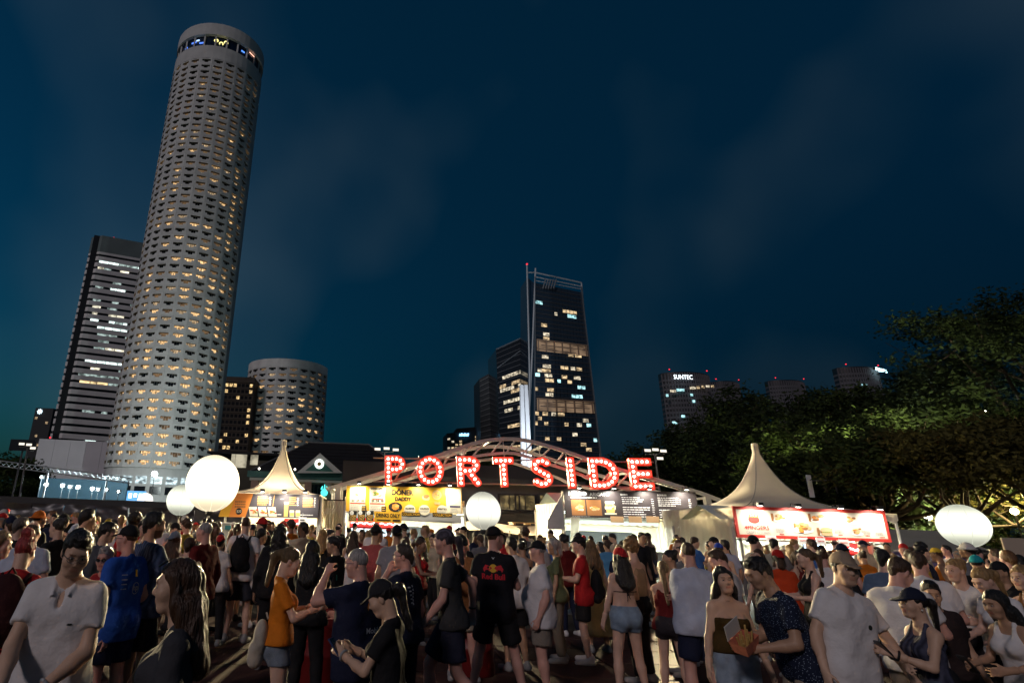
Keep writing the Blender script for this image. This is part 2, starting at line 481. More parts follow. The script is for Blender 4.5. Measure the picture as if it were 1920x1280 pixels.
def bay_geo(w, fh):
    "precast bay with a stepped balcony opening, local: x along the facade, y outward, z up"
    a, b = 0.35 * w, 0.165 * w
    xs = [-w / 2 + .04, -a, -b, b, a, w / 2 - .04]
    zs = [0.03, 0.30 * fh, 0.50 * fh, 0.80 * fh, fh - 0.03]
    V, F, MI = [], [], []
    def q(*p, mi=0):
        n = len(V); V.extend(p); F.append(tuple(range(n, n + 4))); MI.append(mi)
    for i in range(5):
        for j in range(4):
            if j == 2 and 1 <= i <= 3: continue
            if j == 1 and i == 2: continue
            q((xs[i], 0, zs[j]), (xs[i + 1], 0, zs[j]), (xs[i + 1], 0, zs[j + 1]), (xs[i], 0, zs[j + 1]))
    D = -1.3; t = -0.35
    x0, x1, x2, x3 = xs[1], xs[2], xs[3], xs[4]; z1, z2, z3 = zs[1], zs[2], zs[3]
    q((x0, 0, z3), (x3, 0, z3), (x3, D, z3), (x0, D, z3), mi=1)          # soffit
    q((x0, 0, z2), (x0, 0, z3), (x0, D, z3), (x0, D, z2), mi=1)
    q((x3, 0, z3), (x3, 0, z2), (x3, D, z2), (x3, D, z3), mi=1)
    q((x0, t, z2), (x1, t, z2), (x1, 0, z2), (x0, 0, z2)); q((x2, t, z2), (x3, t, z2), (x3, 0, z2), (x2, 0, z2))
    q((x1, t, z1), (x2, t, z1), (x2, 0, z1), (x1, 0, z1))
    q((x1, 0, z1), (x1, 0, z2), (x1, t, z2), (x1, t, z1)); q((x2, 0, z2), (x2, 0, z1), (x2, t, z1), (x2, t, z2))
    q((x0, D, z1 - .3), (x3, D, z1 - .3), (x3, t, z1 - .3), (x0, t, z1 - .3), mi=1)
    # projecting lintel edge above the opening
    e = 0.16
    q((x0 - .1, e, z3 + .02), (x3 + .1, e, z3 + .02), (x3 + .1, e, z3 + .22), (x0 - .1, e, z3 + .22))
    q((x0 - .1, 0, z3 + .02), (x3 + .1, 0, z3 + .02), (x3 + .1, e, z3 + .02), (x0 - .1, e, z3 + .02))
    q((x0 - .1, e, z3 + .22), (x3 + .1, e, z3 + .22), (x3 + .1, 0, z3 + .22), (x0 - .1, 0, z3 + .22))
    # panel edges so that the joints are recessed
    j = -0.12
    q((xs[0], j, zs[0]), (xs[5], j, zs[0]), (xs[5], 0, zs[0]), (xs[0], 0, zs[0])); q((xs[0], 0, zs[4]), (xs[5], 0, zs[4]), (xs[5], j, zs[4]), (xs[0], j, zs[4]))
    q((xs[0], j, zs[0]), (xs[0], 0, zs[0]), (xs[0], 0, zs[4]), (xs[0], j, zs[4])); q((xs[5], 0, zs[0]), (xs[5], j, zs[0]), (xs[5], j, zs[4]), (xs[5], 0, zs[4]))
    # window at the back of the balcony
    W, WF = [], []
    def wq(*p):
        n = len(W); W.extend(p); WF.append(tuple(range(n, n + 4)))
    wz0, wz1 = z1 - .25, z3 - .02
    nx = 4
    for k in range(nx):
        u0 = x0 + (x3 - x0) * k / nx + .07; u1 = x0 + (x3 - x0) * (k + 1) / nx - .07
        yk = D + .05 + (0.06 if k % 2 else 0)
        wq((u0, yk, wz0), (u1, yk, wz0), (u1, yk, wz1), (u0, yk, wz1))
    return V, F, MI, W, WF

def xform(V, M): return [tuple(M @ Vector(v)) for v in V]

def round_hotel(name, label, c, R, nb, bays, z0, floors, fh, limit, lit=0.42, blank=()):
    root = tag(empty(name, (c[0], c[1], 0)), label, 'hotel tower')
    w = 2 * R * math.sin(math.pi / nb)
    V, F, MI, W, WF = bay_geo(w, fh)
    pm = MB(); pm.v, pm.f, pm.mi = list(V), list(F), list(MI)
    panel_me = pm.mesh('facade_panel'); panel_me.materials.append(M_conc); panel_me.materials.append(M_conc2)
    win_mes = []
    for m_ in (M_dark, M_roomA, M_roomB, M_roomC):
        q = MB(); q.v, q.f, q.mi = list(W), list(WF), [0] * len(WF)
        me = q.mesh('window'); me.materials.append(m_); win_mes.append(me)
    ap = R * math.cos(math.pi / nb)
    cells = []
    for fi in range(floors):
        for b in bays:
            ang = 2 * math.pi * b / nb
            nrm = Vector((math.sin(ang), -math.cos(ang), 0))       # outward; ang 0 looks toward -Y
            tx = Vector((math.cos(ang), math.sin(ang), 0))
            M = Matrix.Identity(4)
            M.col[0][:3] = tx; M.col[1][:3] = nrm; M.col[2][:3] = (0, 0, 1)
            M.translation = nrm * ap + Vector((0, 0, z0 + fi * fh))
            wc = Vector((c[0], c[1], 0)) + M.translation
            vd = (wc - CAMP)
            size = max(0.0, -(vd.normalized().dot(nrm))) / vd.length
            cells.append((size, fi, b, M))
    cells.sort(key=lambda q: -q[0])
    restP, restW = MB(), MB()
    for k, (sz, fi, b, M) in enumerate(cells):
        r = RNG.random()
        top = fi > floors * 0.78
        ch = 1 if r < lit * (0.22 if top else .62) else 2 if r < lit * (.45 if top else 1.0) else 3 if r < lit + .18 else 0
        if k < limit:
            o = link('facade_panel', panel_me, None, root); o.matrix_local = M
            o = link('window', win_mes[ch], None, root); o.matrix_local = M
        else:
            restP.add(xform(V, M), [list(f) for f in F]); restP.mi[-len(F):] = MI
            restW.add(xform(W, M), [list(f) for f in WF], ch)
    if restP.v:
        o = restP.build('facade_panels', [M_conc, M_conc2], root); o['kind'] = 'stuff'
        o = restW.build('windows', [M_dark, M_roomA, M_roomB, M_roomC], root); o['kind'] = 'stuff'
    # the core behind the bays and the blank sides
    s = MB(); rr = R - 2.1
    zt = z0 + floors * fh
    prof = []
    full = set(b % nb for b in bays)
    # flat blank facets where no bays stand
    for b in range(nb):
        a0, a1 = 2 * math.pi * (b - .5) / nb, 2 * math.pi * (b + .5) / nb
        p = lambda a, r_: (math.sin(a) * r_, -math.cos(a) * r_)
        if b in full:
            (xa, ya), (xb, yb) = p(a0, rr), p(a1, rr)
            s.quad((xa, ya, z0), (xb, yb, z0), (xb, yb, zt), (xa, ya, zt))
        else:
            (xa, ya), (xb, yb) = p(a0, R), p(a1, R)
            s.quad((xa, ya, z0), (xb, yb, z0), (xb, yb, zt), (xa, ya, zt))
            for aa in (a0, a1):
                (xa, ya), (xb, yb) = p(aa, R), p(aa, rr)
                s.quad((xa, ya, z0), (xb, yb, z0), (xb, yb, zt), (xa, ya, zt))
        # fins in the joints between bays
        (xa, ya), (xb, yb) = p(a0 - .004, R - .12), p(a0 + .004, R - .12)
        (xc, yc), (xd, yd) = p(a0 + .004, R - 2.0), p(a0 - .004, R - 2.0)
        for q in (((xa, ya), (xb, yb)), ((xb, yb), (xc, yc)), ((xd, yd), (xa, ya))):
            s.quad((*q[0], z0), (*q[1], z0), (*q[1], zt), (*q[0], zt))
    s.build('wall', M_conc, root)
    sl = MB()
    for fi in range(floors + 1):
        a0 = 2 * math.pi * (min(bays) - .5) / nb; a1 = 2 * math.pi * (max(bays) + .5) / nb
        n = len(bays)
        for k in range(n):
            t0, t1 = a0 + (a1 - a0) * k / n, a0 + (a1 - a0) * (k + 1) / n
            q = [(math.sin(t) * r_, -math.cos(t) * r_) for t, r_ in ((t0, R - .13), (t1, R - .13), (t1, R - 2.0), (t0, R - 2.0))]
            z = z0 + fi * fh
            sl.add([(x, y, z - .02) for x, y in q] + [(x, y, z + .02) for x, y in q], [(3, 2, 1, 0), (4, 5, 6, 7), (0, 1, 5, 4)])
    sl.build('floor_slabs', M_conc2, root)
    return root, zt

HC = (-79.5, 246.0); HR = 20.6
tower, tz = round_hotel('hotel_tower', 'very tall round concrete hotel tower with rows of stepped balconies', HC, HR, 24, range(-6, 6),
                        17.0, 57, 3.15, 300)
# crown: blank band, lounge glass band, parapet
q = MB(); q.lathe([(HR, tz), (HR, tz + 7.2), (HR - .5, tz + 7.4), (HR - .5, tz + 7.6)], 48); q.build('blank_band', M_conc, tower)
q = MB(); q.lathe([(HR - 1.4, tz + 7.0), (HR - 1.4, tz + 14.2)], 48); q.build('lounge_glass', mat('lounge_glass', (0.01, 0.02, 0.05), 0.1), tower)
q = MB(); q.lathe([(HR - 1.5, tz + 13.6), (HR + .1, tz + 13.6), (HR + .1, tz + 20), (HR - .6, tz + 20), (HR - .6, tz + 17)], 48); q.build('parapet', M_conc, tower)
q = MB(); q.lathe([(HR - .7, tz + 17.2), (0.1, tz + 17.2)], 48); q.build('roof', M_conc, tower)
for k in range(24):
    a = rad(15 * k + 7.5); p = Vector((math.sin(a), -math.cos(a), 0)) * (HR - 1.0)
    MB().box((p.x - .35, p.y - .35, tz + 7.3), (p.x + .35, p.y + .35, tz + 13.9)).build('mullion', M_conc, tower)
def on_tower(ang, r_, z): return (math.sin(ang) * r_, -math.cos(ang) * r_, z)
for i, (a, z, c, w_) in enumerate([(-38, 9.4, (0.1, .25, 1), .9), (-24, 10.6, (0.1, .25, 1), 1.3), (-18, 11.4, (.5, .7, 1), .8), (-12, 9.6, (.1, .25, 1), 1.0), (46, 10.4, (.1, .3, 1), .9)]):
    MB().box((-w_, -.1, -.35), (w_, .1, .35), M=Matrix.Translation(on_tower(rad(a), HR - 1.1, tz + z)) @ Matrix.Rotation(rad(a), 4, 'Z')).build('lounge_light', lamp_mat('lounge_blue_%d' % i, c, 0.9), tower)
for i, (a, z) in enumerate([(8, 10.9), (15, 9.7), (21, 10.9)]):
    ring = MB(); M = Matrix.Translation(on_tower(rad(a), HR - 1.0, tz + z)) @ Matrix.Rotation(rad(a), 4, 'Z')
    pts = [M @ Vector((.8 * math.cos(t), 0, .8 * math.sin(t))) for t in np.linspace(-.6, 3.7, 12)]
    ring.tube(pts, .22, 6); ring.build('lounge_light', lamp_mat('lounge_yellow', (1, .85, .3), 1.2), tower)
MB().box((-1.9, -.1, -.15), (1.9, .1, .15), M=Matrix.Translation(on_tower(rad(62), HR - 1.0, tz + 12.6)) @ Matrix.Rotation(rad(62), 4, 'Z')).build('lounge_light', lamp_mat('lounge_pink', (1, .5, .35), 1.4), tower)
# foot of the tower: lobby storeys with tall openings
q = MB(); q.lathe([(HR + .4, 0), (HR + .4, 5.0), (HR + 2.4, 5.0), (HR + 2.4, 6.2), (HR - .6, 6.2), (HR - .6, 17.02)], 48); q.build('lobby_wall', M_conc, tower)
M_lobby = room_mat('lit_lobby', (0.75, 0.95, 1.0), 1.1, scale=(.5, .5, .9), thr=.52)
for k in range(-5, 5):
    a = rad(15 * k)
    M = Matrix.Translation(on_tower(a, HR - .55, 8.0)) @ Matrix.Rotation(a, 4, 'Z')
    MB().box((-1.9, -.2, 0), (1.9, .2, 2.6), M=M).build('lobby_window', M_dark, tower)
    MB().box((-1.9, -.2, 3.6), (1.9, .2, 6.0), M=M).build('lobby_window', M_lobby, tower)

RC = at(525, 800, 345); RC = (RC.x, 360.0)
annex, az = round_hotel('hotel_annex', 'low round concrete hotel block with balconies behind the hip roofed clubhouse', RC, 23.5, 24, range(-6, 6),
                        10.0, 22, 3.25, 120, lit=0.30)
q = MB(); q.lathe([(23.5, az), (23.5, az + 4.6), (22.7, az + 4.6), (22.7, az + 3.5), (.1, az + 3.5)], 48); q.build('parapet', M_conc, annex)
MB().lathe([(23.7, 0), (23.7, 10.02)], 48).build('base_wall', M_conc, annex)

# brown wing between the two
bp = at(440, 800, 330)
wing = tag(empty('hotel_wing', (bp.x, 330, 0)), 'dark brown slab block with few lit windows between the round towers', 'building')
wz = at(440, 706, 330).z
MB().box((-8, 0, 0), (8, 20, wz)).build('wall', mat('brown_wall', (0.075, 0.062, 0.05), 0.9, var=.2, vscale=.2), wing)
M_ww = room_mat('lit_wing_room', (1.0, .68, .3), 1.0, scale=(1, 1, 1.4))
wme = {}
for key, m_ in (('d', M_dark), ('l', M_ww)):
    me = MB().box((-.75, -.12, 0), (.75, .1, 1.7)).mesh('window'); me.materials.append(m_); wme[key] = me
for i in range(7):
    for j in range(int(wz / 3.3) - 2):
        link('window', wme['l' if RNG.random() < .16 else 'd'], None, wing, (-6.6 + 2.2 * i, 0, 5 + 3.3 * j))
for j in range(int(wz / 3.3) - 1):
    MB().box((-8.1, -.5, 4.3 + 3.3 * j), (8.1, -.003, 4.75 + 3.3 * j)).build('balcony_slab', mat('wing_slab', (.11, .095, .08), .9), wing)

# ------------------------------------------------------------------ banded office tower on the left
YA = 335.0
tl = at(168, 438, YA); bl = at(98, 820, YA)
office = tag(empty('office_tower', ((tl.x + bl.x) / 2, YA, 0), rad(22)), 'grey office tower with dark horizontal window bands behind the tall round tower', 'office tower')
OW, OD = 78.0, 42.0
oz1, oz0 = tl.z, 34.0
M_spand = mat('office_spandrel', (0.72, 0.72, 0.72), 0.8, var=.08, vscale=.15)
MB().box((1.2, 1.2, 0), (OW, OD, oz1)).build('core', mat('office_core', (.02, .022, .026), .4), office)
nfl = 28; ph = (oz1 - 12 - oz0) / nfl
def oct_band(z0, z1, out=0.0):
    ch = 6.0; q = MB()
    pts = [(ch - out * .4, -out), (OW, -out), (OW, OD), (-out, OD), (-out, ch - out * .4)]
    n = len(pts); vs_ = [(x, y, z0) for x, y in pts] + [(x, y, z1) for x, y in pts]
    q.add(vs_, [tuple(range(n))[::-1], tuple(range(n, 2 * n))] + [(i, (i + 1) % n, (i + 1) % n + n, i + n) for i in range(n)])
    return q
for j in range(nfl + 1):
    oct_band(oz0 + j * ph, oz0 + j * ph + ph * .64, 0.25).build('spandrel', M_spand, office)
oct_band(oz1 - 10.5, oz1, 0.3).build('crown', mat('office_crown', (.16, .2, .2), .4, var=.15, vscale=.1), office)
oct_band(20, oz1 - 9, -.5).build('glass_band', mat('office_glass', (.012, .014, .017), .15), office)
M_of = [room_mat('lit_office_cool', (.8, 1, .95), 1.7, scale=(.3, .3, .8), thr=.42), room_mat('lit_office_neutral', (1, .92, .7), 1.1, scale=(.35, .35, .8), thr=.47),
        room_mat('lit_office_amber', (1, .72, .36), 1.0, scale=(.3, .3, .8), thr=.42), room_mat('lit_office_faint', (.75, .95, .9), .5, scale=(.5, .5, .8), thr=.52)]
lit_rows = {27: (0, 1, 6), 26: (1, .45, 2), 23: (0, .5, 5), 21: (3, .6, 3), 20: (1, .25, 2), 19: (1, .7, 3), 18: (0, .8, 5), 17: (0, .75, 5), 16: (3, .7, 3), 14: (1, .85, 5),
            12: (0, .9, 7), 11: (1, .6, 3), 10: (3, .9, 4), 9: (2, .9, 6), 5: (3, .5, 3), 1: (0, .6, 4), 24: (3, .3, 2), 15: (3, .4, 2)}
for j, (mi, cover, nseg) in lit_rows.items():
    z0_ = oz0 + j * ph - ph * .36
    x = 6.6 + RNG.random() * 4
    while x < 55:
        w_ = RNG.uniform(2.2, 6.5)
        if RNG.random() < cover:
            MB().box((x, .3, z0_ + .15), (x + w_, .6, z0_ + ph * .36 - .15)).build('lit_window', M_of[mi if RNG.random() < .8 else 3], office)
        x += w_ + .35
for x, z in ((12, oz1 + .6), (46, oz1 + .6)):
    MB().lathe([(.01, -.5), (.5, -.3), (.5, .3), (.01, .5)], 8, c=(x, 2, z)).build('warning_light', lamp_mat('aviation_red', (1, .03, .05), 1.2), office)

# white podium in front of it
pa, pb = at(74, 822, 280), at(212, 830, 280)
pod = tag(empty('podium_block', (pa.x, 280, 0), rad(6)), 'blank pale panelled podium block at the foot of the banded office tower', 'building')
M_pod = mat('podium_panel', (0.7, 0.7, 0.74), 0.85, var=.08, vscale=.1)
pw, phh = pb.x - pa.x + 8, pa.z
MB().box((0.1, .25, 0), (pw, 30, phh - .1)).build('core', mat('podium_core', (.2, .2, .21), .9), pod)
for k in range(6):
    MB().box((pw * k / 6 + .05, 0, 0), (pw * (k + 1) / 6 - .05, .6, phh)).build('panel', M_pod, pod)
MB().lathe([(.01, -.4), (.4, -.2), (.4, .2), (.01, .4)], 8, c=(4, 1, phh + .8)).build('warning_light', MATS['aviation_red'], pod)

# little dark tower peeping out behind the podium
e0 = at(90, 765, 430)
lit_t = tag(empty('distant_block', (e0.x - 5, 430, 0)), 'small distant block with a white emblem peeping out behind the banded office tower', 'building')
MB().box((-3.5, 0, 0), (9, 12, e0.z)).build('wall', mat('far_dark', (.05, .055, .06), .8), lit_t)
for k in range(8):
    a_ = math.pi * k / 4
    MB().tube([(0, -.3, e0.z - 2.5), (1.7 * math.cos(a_), -.3, e0.z - 2.5 + 1.7 * math.sin(a_))], .3, 5).build('emblem_ray', lamp_mat('emblem_white', (.7, .9, 1), 2.0), lit_t)
for i, j in ((0, 3), (2, 4), (1, 6), (3, 9), (0, 10)):
    MB().box((-2.5 + 2.6 * i, -.15, 30 + 3 * j), (-.8 + 2.6 * i, .1, 31.6 + 3 * j)).build('window', M_roomB, lit_t)

# ------------------------------------------------------------------ glass tower with a slanting crown, centre
class Face:
    "a flat facade given by its four corners; (u, v) in 0..1, depth along the outward normal"
    def __init__(s, bl, br, tr, tl):
        s.c = [Vector(p) for p in (bl, br, tr, tl)]
        s.v0 = 0.0
        s.n = (s.c[1] - s.c[0]).cross(s.c[3] - s.c[0]).normalized()
    def p(s, u, v, d=0.0):
        a = s.c[0].lerp(s.c[1], u); b = s.c[3].lerp(s.c[2], u)
        return a.lerp(b, v) + s.n * d
    def pane(s, u0, u1, v0, v1, d0=0.05, d1=0.3, q=None):
        q = q or MB()
        P = [s.p(u0, v0, d0), s.p(u1, v0, d0), s.p(u1, v1, d0), s.p(u0, v1, d0), s.p(u0, v0, d1), s.p(u1, v0, d1), s.p(u1, v1, d1), s.p(u0, v1, d1)]
        return q.add(P, [(0, 3, 2, 1), (4, 5, 6, 7), (0, 1, 5, 4), (1, 2, 6, 5), (2, 3, 7, 6), (3, 0, 4, 7)])
def solid(face, depth, q=None):
    q = q or MB(); D = Vector((0, depth, 0)); c4 = list(face.c)
    for i, j in ((0, 3), (1, 2)):
        d_ = c4[i] - c4[j]; c4[i] = c4[j] + d_ * (c4[j].z / -d_.z)
    P = c4 + [c + D for c in c4]
    return q.add(P, [(0, 1, 2, 3), (7, 6, 5, 4), (0, 4, 5, 1), (1, 5, 6, 2), (2, 6, 7, 3), (3, 7, 4, 0)])

def down(P, z): return Vector((P.x, P.y, z))
YS = 385.0
gt = tag(empty('glass_tower', (0, 0, 0)), 'dark glass tower with a slanting frame crown behind the arch', 'office tower')
gf = Face(at(1002, 905, YS), at(1131, 905, YS), at(1090, 548, YS + 6), at(1003, 530, YS))
M_gl = mat('dark_facade_glass', (0.018, 0.030, 0.048), 0.12, var=.3, vscale=.08, spec=.6)
solid(gf, 34).build('facade_glass', M_gl, gt)
M_fin = mat('facade_fin', (.14, .16, .18), .5)
NR = 42
for r_ in range(NR):
    gf.pane(0.0, 1.0, r_ / NR, (r_ + .16) / NR, -.1, .35).build('floor_edge', mat('floor_edge', (.05, .055, .065), .6), gt)
for a_, b_ in ((-.01, .004), (.996, 1.012)):
    gf.pane(a_, b_, 0, 1.03, -.5, 1.2).build('edge_fin', M_fin, gt)
M_sb = [room_mat('lit_flat_warm', (1, .72, .4), .75, scale=(.4, .4, .8), thr=.50), room_mat('lit_flat_pale', (1, .86, .62), .8, scale=(.5, .5, .8), thr=.50),
        room_mat('lit_flat_cyan', (.5, .95, 1), 1.0, scale=(.5, .5, .8), thr=.45)]
lit_px = [(1008, 564, 18, 2), (1068, 586, 26, 0), (1072, 596, 16, 2), (1042, 588, 5, 1), (1020, 608, 11, 0), (1024, 626, 11, 1), (1024, 634, 11, 0), (1022, 668, 12, 1), (1070, 667, 10, 0), (1084, 667, 12, 0),
          (1025, 687, 15, 1), (1012, 694, 8, 1), (1018, 694, 6, 0), (1026, 695, 12, 0), (1058, 693, 14, 0), (1074, 693, 8, 1), (1086, 692, 10, 0), (1006, 700, 12, 2), (1028, 704, 14, 1), (1030, 712, 16, 0),
          (1048, 712, 6, 2), (1058, 711, 10, 0), (1068, 712, 8, 0), (1082, 711, 12, 1), (1004, 732, 9, 0), (1032, 731, 12, 0), (1090, 729, 14, 2), (1030, 740, 14, 1), (1082, 740, 20, 2), (1004, 778, 12, 0),
          (1022, 777, 10, 0), (1038, 777, 8, 1), (1052, 777, 12, 0), (1084, 774, 9, 0), (1098, 788, 10, 1), (1012, 787, 7, 0), (1004, 796, 8, 0), (1024, 796, 7, 0), (1062, 795, 7, 0), (1086, 795, 9, 1), (1104, 797, 8, 2),
          (1026, 820, 8, 0), (1048, 822, 8, 0), (1078, 816, 9, 1), (1094, 834, 10, 0), (1104, 843, 10, 0), (1116, 828, 6, 2), (1010, 842, 7, 0)]
for (x, y, w_, mi) in lit_px:
    u = (x - 1000) / 130.0 if False else None
    # find u,v on the facade from the row's own width
    v = 0; best = None
    for vi in range(NR):
        vv = (vi + .55) / NR
        pl, pr = proj(gf.p(0, vv)), proj(gf.p(1, vv))
        uu = (x - pl[0]) / (pr[0] - pl[0]); yy = pl[1] + (pr[1] - pl[1]) * uu
        if best is None or abs(yy - y) < best[0]: best = (abs(yy - y), vi, uu, w_ / (pr[0] - pl[0]))
    _, vi, uu, uw = best
    gf.pane(max(.01, uu - uw / 2), min(.99, uu + uw / 2), (vi + .22) / NR, (vi + .92) / NR, .02, .25).build('lit_window', M_sb[mi], gt)
    if uw > .12:
        nseg = int(uw / .06)
        for k in range(1, nseg):
            uk = uu - uw / 2 + uw * k / nseg
            gf.pane(uk - .004, uk + .004, (vi + .22) / NR, (vi + .92) / NR, .26, .34).build('mullion', M_fin, gt)
def glass_unlit():
    q = MB()
    for vi in range(NR):
        for k in range(16):
            u0 = (k + .08) / 16; u1 = (k + .92) / 16
            gf.pane(u0, u1, (vi + .2) / NR, (vi + .94) / NR, .002 + .06 * RNG.random(), .01 + .1 * RNG.random(), q)
    return q
o = glass_unlit().build('unlit_windows', mat('unlit_pane', (.022, .036, .055), .1, spec=.6), gt); o['kind'] = 'stuff'
# sky terraces: open storeys with lit ceilings
M_ter = mat('terrace_wall', (.32, .22, .15), .8)
for (y0_, y1_) in ((662, 644), (772, 752)):
    vs2 = []
    for yy in (y0_, y1_):
        vv = min(np.linspace(0, 1, 400), key=lambda t: abs(proj(gf.p(.5, t))[1] - yy)); vs2.append(vv)
    t = tag(gf.pane(.04, .985, vs2[0], vs2[1], .1, .36).build('sky_terrace', room_mat('terrace_glow', (1, .66, .4), .13, dark=(.2, .14, .1), scale=(.12, .12, .3), thr=.42), gt))
    for k in range(7):
        uk = .06 + .9 * k / 6
        gf.pane(uk - .012, uk + .012, vs2[0], vs2[1], .38, 1.0).build('terrace_column', M_ter, gt)
    gf.pane(.03, .99, vs2[1], vs2[1] + .006, .1, 1.4).build('terrace_ceiling', M_ter, gt)
# crown frame and blades
cr = MB()
A = [at(988, 497, YS - 2), at(1004, 503, YS), at(1090, 530, YS + 6)]
M_fr = mat('crown_frame', (.42, .45, .47), .5)
MB().tube([at(991, 905, YS - 2), at(993, 700, YS - 2), A[0]], .55, 6).build('blade_mast', M_fr, gt)
MB().tube([at(993, 760, YS - 1), at(998, 660, YS - 1), A[1]], .55, 6).build('blade_mast', M_fr, gt)
MB().tube([at(989, 511, YS - 2), at(1004, 511, YS), A[2]], .5, 6).build('crown_rail', M_fr, gt)
MB().tube([at(1004, 519, YS), at(1090, 537, YS + 6)], .4, 6).build('crown_rail', M_fr, gt)
MB().tube([at(1004, 526, YS), at(1090, 542, YS + 6)], .3, 6).build('crown_rail', M_fr, gt)
MB().tube([A[2], at(1099, 620, YS + 6), at(1131, 905, YS)], .5, 6).build('crown_rail', M_fr, gt)
for k in range(5):
    MB().tube([at(1018 + 5 * k, 541, YS), at(1023 + 5 * k, 524, YS)], .5, 5).build('crown_louvre', M_fin, gt)
side = Face(at(990, 905, YS + 4), at(1001, 905, YS), at(1003, 532, YS), at(989, 520, YS + 4))
solid(side, 20).build('side_glass', M_gl, gt)
MB().lathe([(.01, -.5), (.6, -.3), (.6, .3), (.01, .5)], 8, c=tuple(at(988, 495, YS - 2))).build('warning_light', MATS['aviation_red'], gt)

g2 = tag(empty('glass_block', (0, 0, 0)), 'lower dark glass block with slanting roof left of the slanting crown tower', 'office tower')
f2 = Face(at(941, 905, 410), at(1004, 905, 410), at(990, 628, 410), at(930, 655, 410))
solid(f2, 30).build('facade_glass', mat('dark_facade_glass2', (.016, .019, .024), .15, spec=.6), g2)
for r_ in range(26):
    f2.pane(0, 1, r_ / 26, (r_ + .2) / 26, -.1, .3).build('floor_edge', MATS['floor_edge'], g2)
for (x0_, x1_, y_, mi) in ((936, 984, 701, 1), (937, 985, 717, 0), (938, 976, 725, 1), (958, 975, 733, 0), (944, 976, 749, 1), (946, 976, 766, 1), (952, 976, 797, 0), (950, 976, 838, 0)):
    vv = min(np.linspace(0, 1, 300), key=lambda t: abs(proj(f2.p(.5, t))[1] - y_))
    pl, pr = proj(f2.p(0, vv))[0], proj(f2.p(1, vv))[0]
    x = x0_
    while x < x1_:
        w_ = RNG.uniform(4, 11)
        if RNG.random() < .85:
            f2.pane((x - pl) / (pr - pl), min(.97, (x + w_ - 1) / (pr - pl) - pl / (pr - pl)), vv - .012, vv + .012, .02, .35).build('lit_window', M_sb[mi], g2)
        x += w_
MB().tube([f2.p(0, 1), f2.p(1, 1)], .5, 6).build('roof_edge', M_fin, g2)
MB().tube([f2.p(0, .85, .5), f2.p(1, .93, .5)], .35, 6).build('roof_edge', M_fin, g2)
g3 = tag(empty('louvred_block', (0, 0, 0)), 'dim slab block striped by thin floor edges at the left end of the glass towers', 'building')
f3 = Face(at(903, 905, 440), at(940, 905, 440), at(932, 692, 440), at(899, 710, 440))
solid(f3, 25).build('wall', mat('slab_dark', (.03, .034, .04), .6), g3)
for r_ in range(20):
    f3.pane(0, 1.0, (r_ + .3) / 20, (r_ + .55) / 20, -.1, .5).build('floor_edge', mat('slab_edge', (.10, .105, .11), .7), g3)

# far block with a blue lit sign behind the arch
g4 = tag(empty('distant_block', (0, 0, 0)), 'distant dark block with a blue rooftop sign seen over the arch', 'building')
f4 = Face(at(838, 905, 460), at(906, 905, 460), at(904, 806, 460), at(838, 812, 460))
solid(f4, 25).build('wall', mat('far_block', (.025, .028, .032), .7), g4)
f4b = Face(at(852, 812, 462), at(894, 812, 462), at(892, 800, 462), at(856, 803, 462)); solid(f4b, 15).build('penthouse', MATS['far_block'], g4)
for r_ in range(9):
    for k in range(9):
        lit_ = RNG.random() < .34
        if lit_:
            f4.pane((k + .15) / 9, (k + .8) / 9, .35 + (r_ + .2) / 16, .35 + (r_ + .75) / 16, .02, .3).build('lit_window', M_sb[0] if RNG.random() < .7 else M_sb[1], g4)
for k in range(6):
    x = 862 + 3 * k
    MB().tube([at(x, 817, 459), at(x + 1, 813 - (k % 2), 459)], .55, 5).build('sign_letter', lamp_mat('sign_blue', (.25, .6, 1), 2.2), g4)

# ------------------------------------------------------------------ war memorial: tapering white pillars
mem = tag(empty('memorial_pillars', (0, 0, 0)), 'tall floodlit white tapering memorial pillars seen between the letters', 'monument')
M_mem = mat('white_granite', (.78, .8, .82), .6, var=.05, vscale=.3)
YM = 297.0
for (xt, xb, dy) in ((978, 983, 0), (985.5, 994.5, 0), (977.6, 982.6, 7), (985.2, 994.2, 7)):
    tp, bt = at(xt, 722, YM + dy), at(xb, 905, YM + dy)
    bt = tp + (bt - tp) * (tp.z / (tp.z - bt.z)); hw0, hw1 = .8, 1.2
    q = MB()
    q.add([(tp.x - hw0, tp.y - hw0, tp.z), (tp.x + hw0, tp.y - hw0, tp.z), (tp.x + hw0, tp.y + hw0, tp.z), (tp.x - hw0, tp.y + hw0, tp.z),
           (bt.x - hw1, bt.y - hw1, bt.z), (bt.x + hw1, bt.y - hw1, bt.z), (bt.x + hw1, bt.y + hw1, bt.z), (bt.x - hw1, bt.y + hw1, bt.z)],
          [(0, 1, 2, 3), (7, 6, 5, 4), (4, 5, 1, 0), (5, 6, 2, 1), (6, 7, 3, 2), (7, 4, 0, 3)])
    q.build('pillar', M_mem, mem)
for k in range(6):
    t = (k + 1) / 7
    p0, p1 = at(978, 722, YM).lerp(at(983, 905, YM), t), at(985.5, 722, YM).lerp(at(994.5, 905, YM), t)
    if k in (1, 3): MB().tube([p0, p1], .3, 5).build('tie_beam', M_mem, mem)
mb_ = at(975, 905, YM)
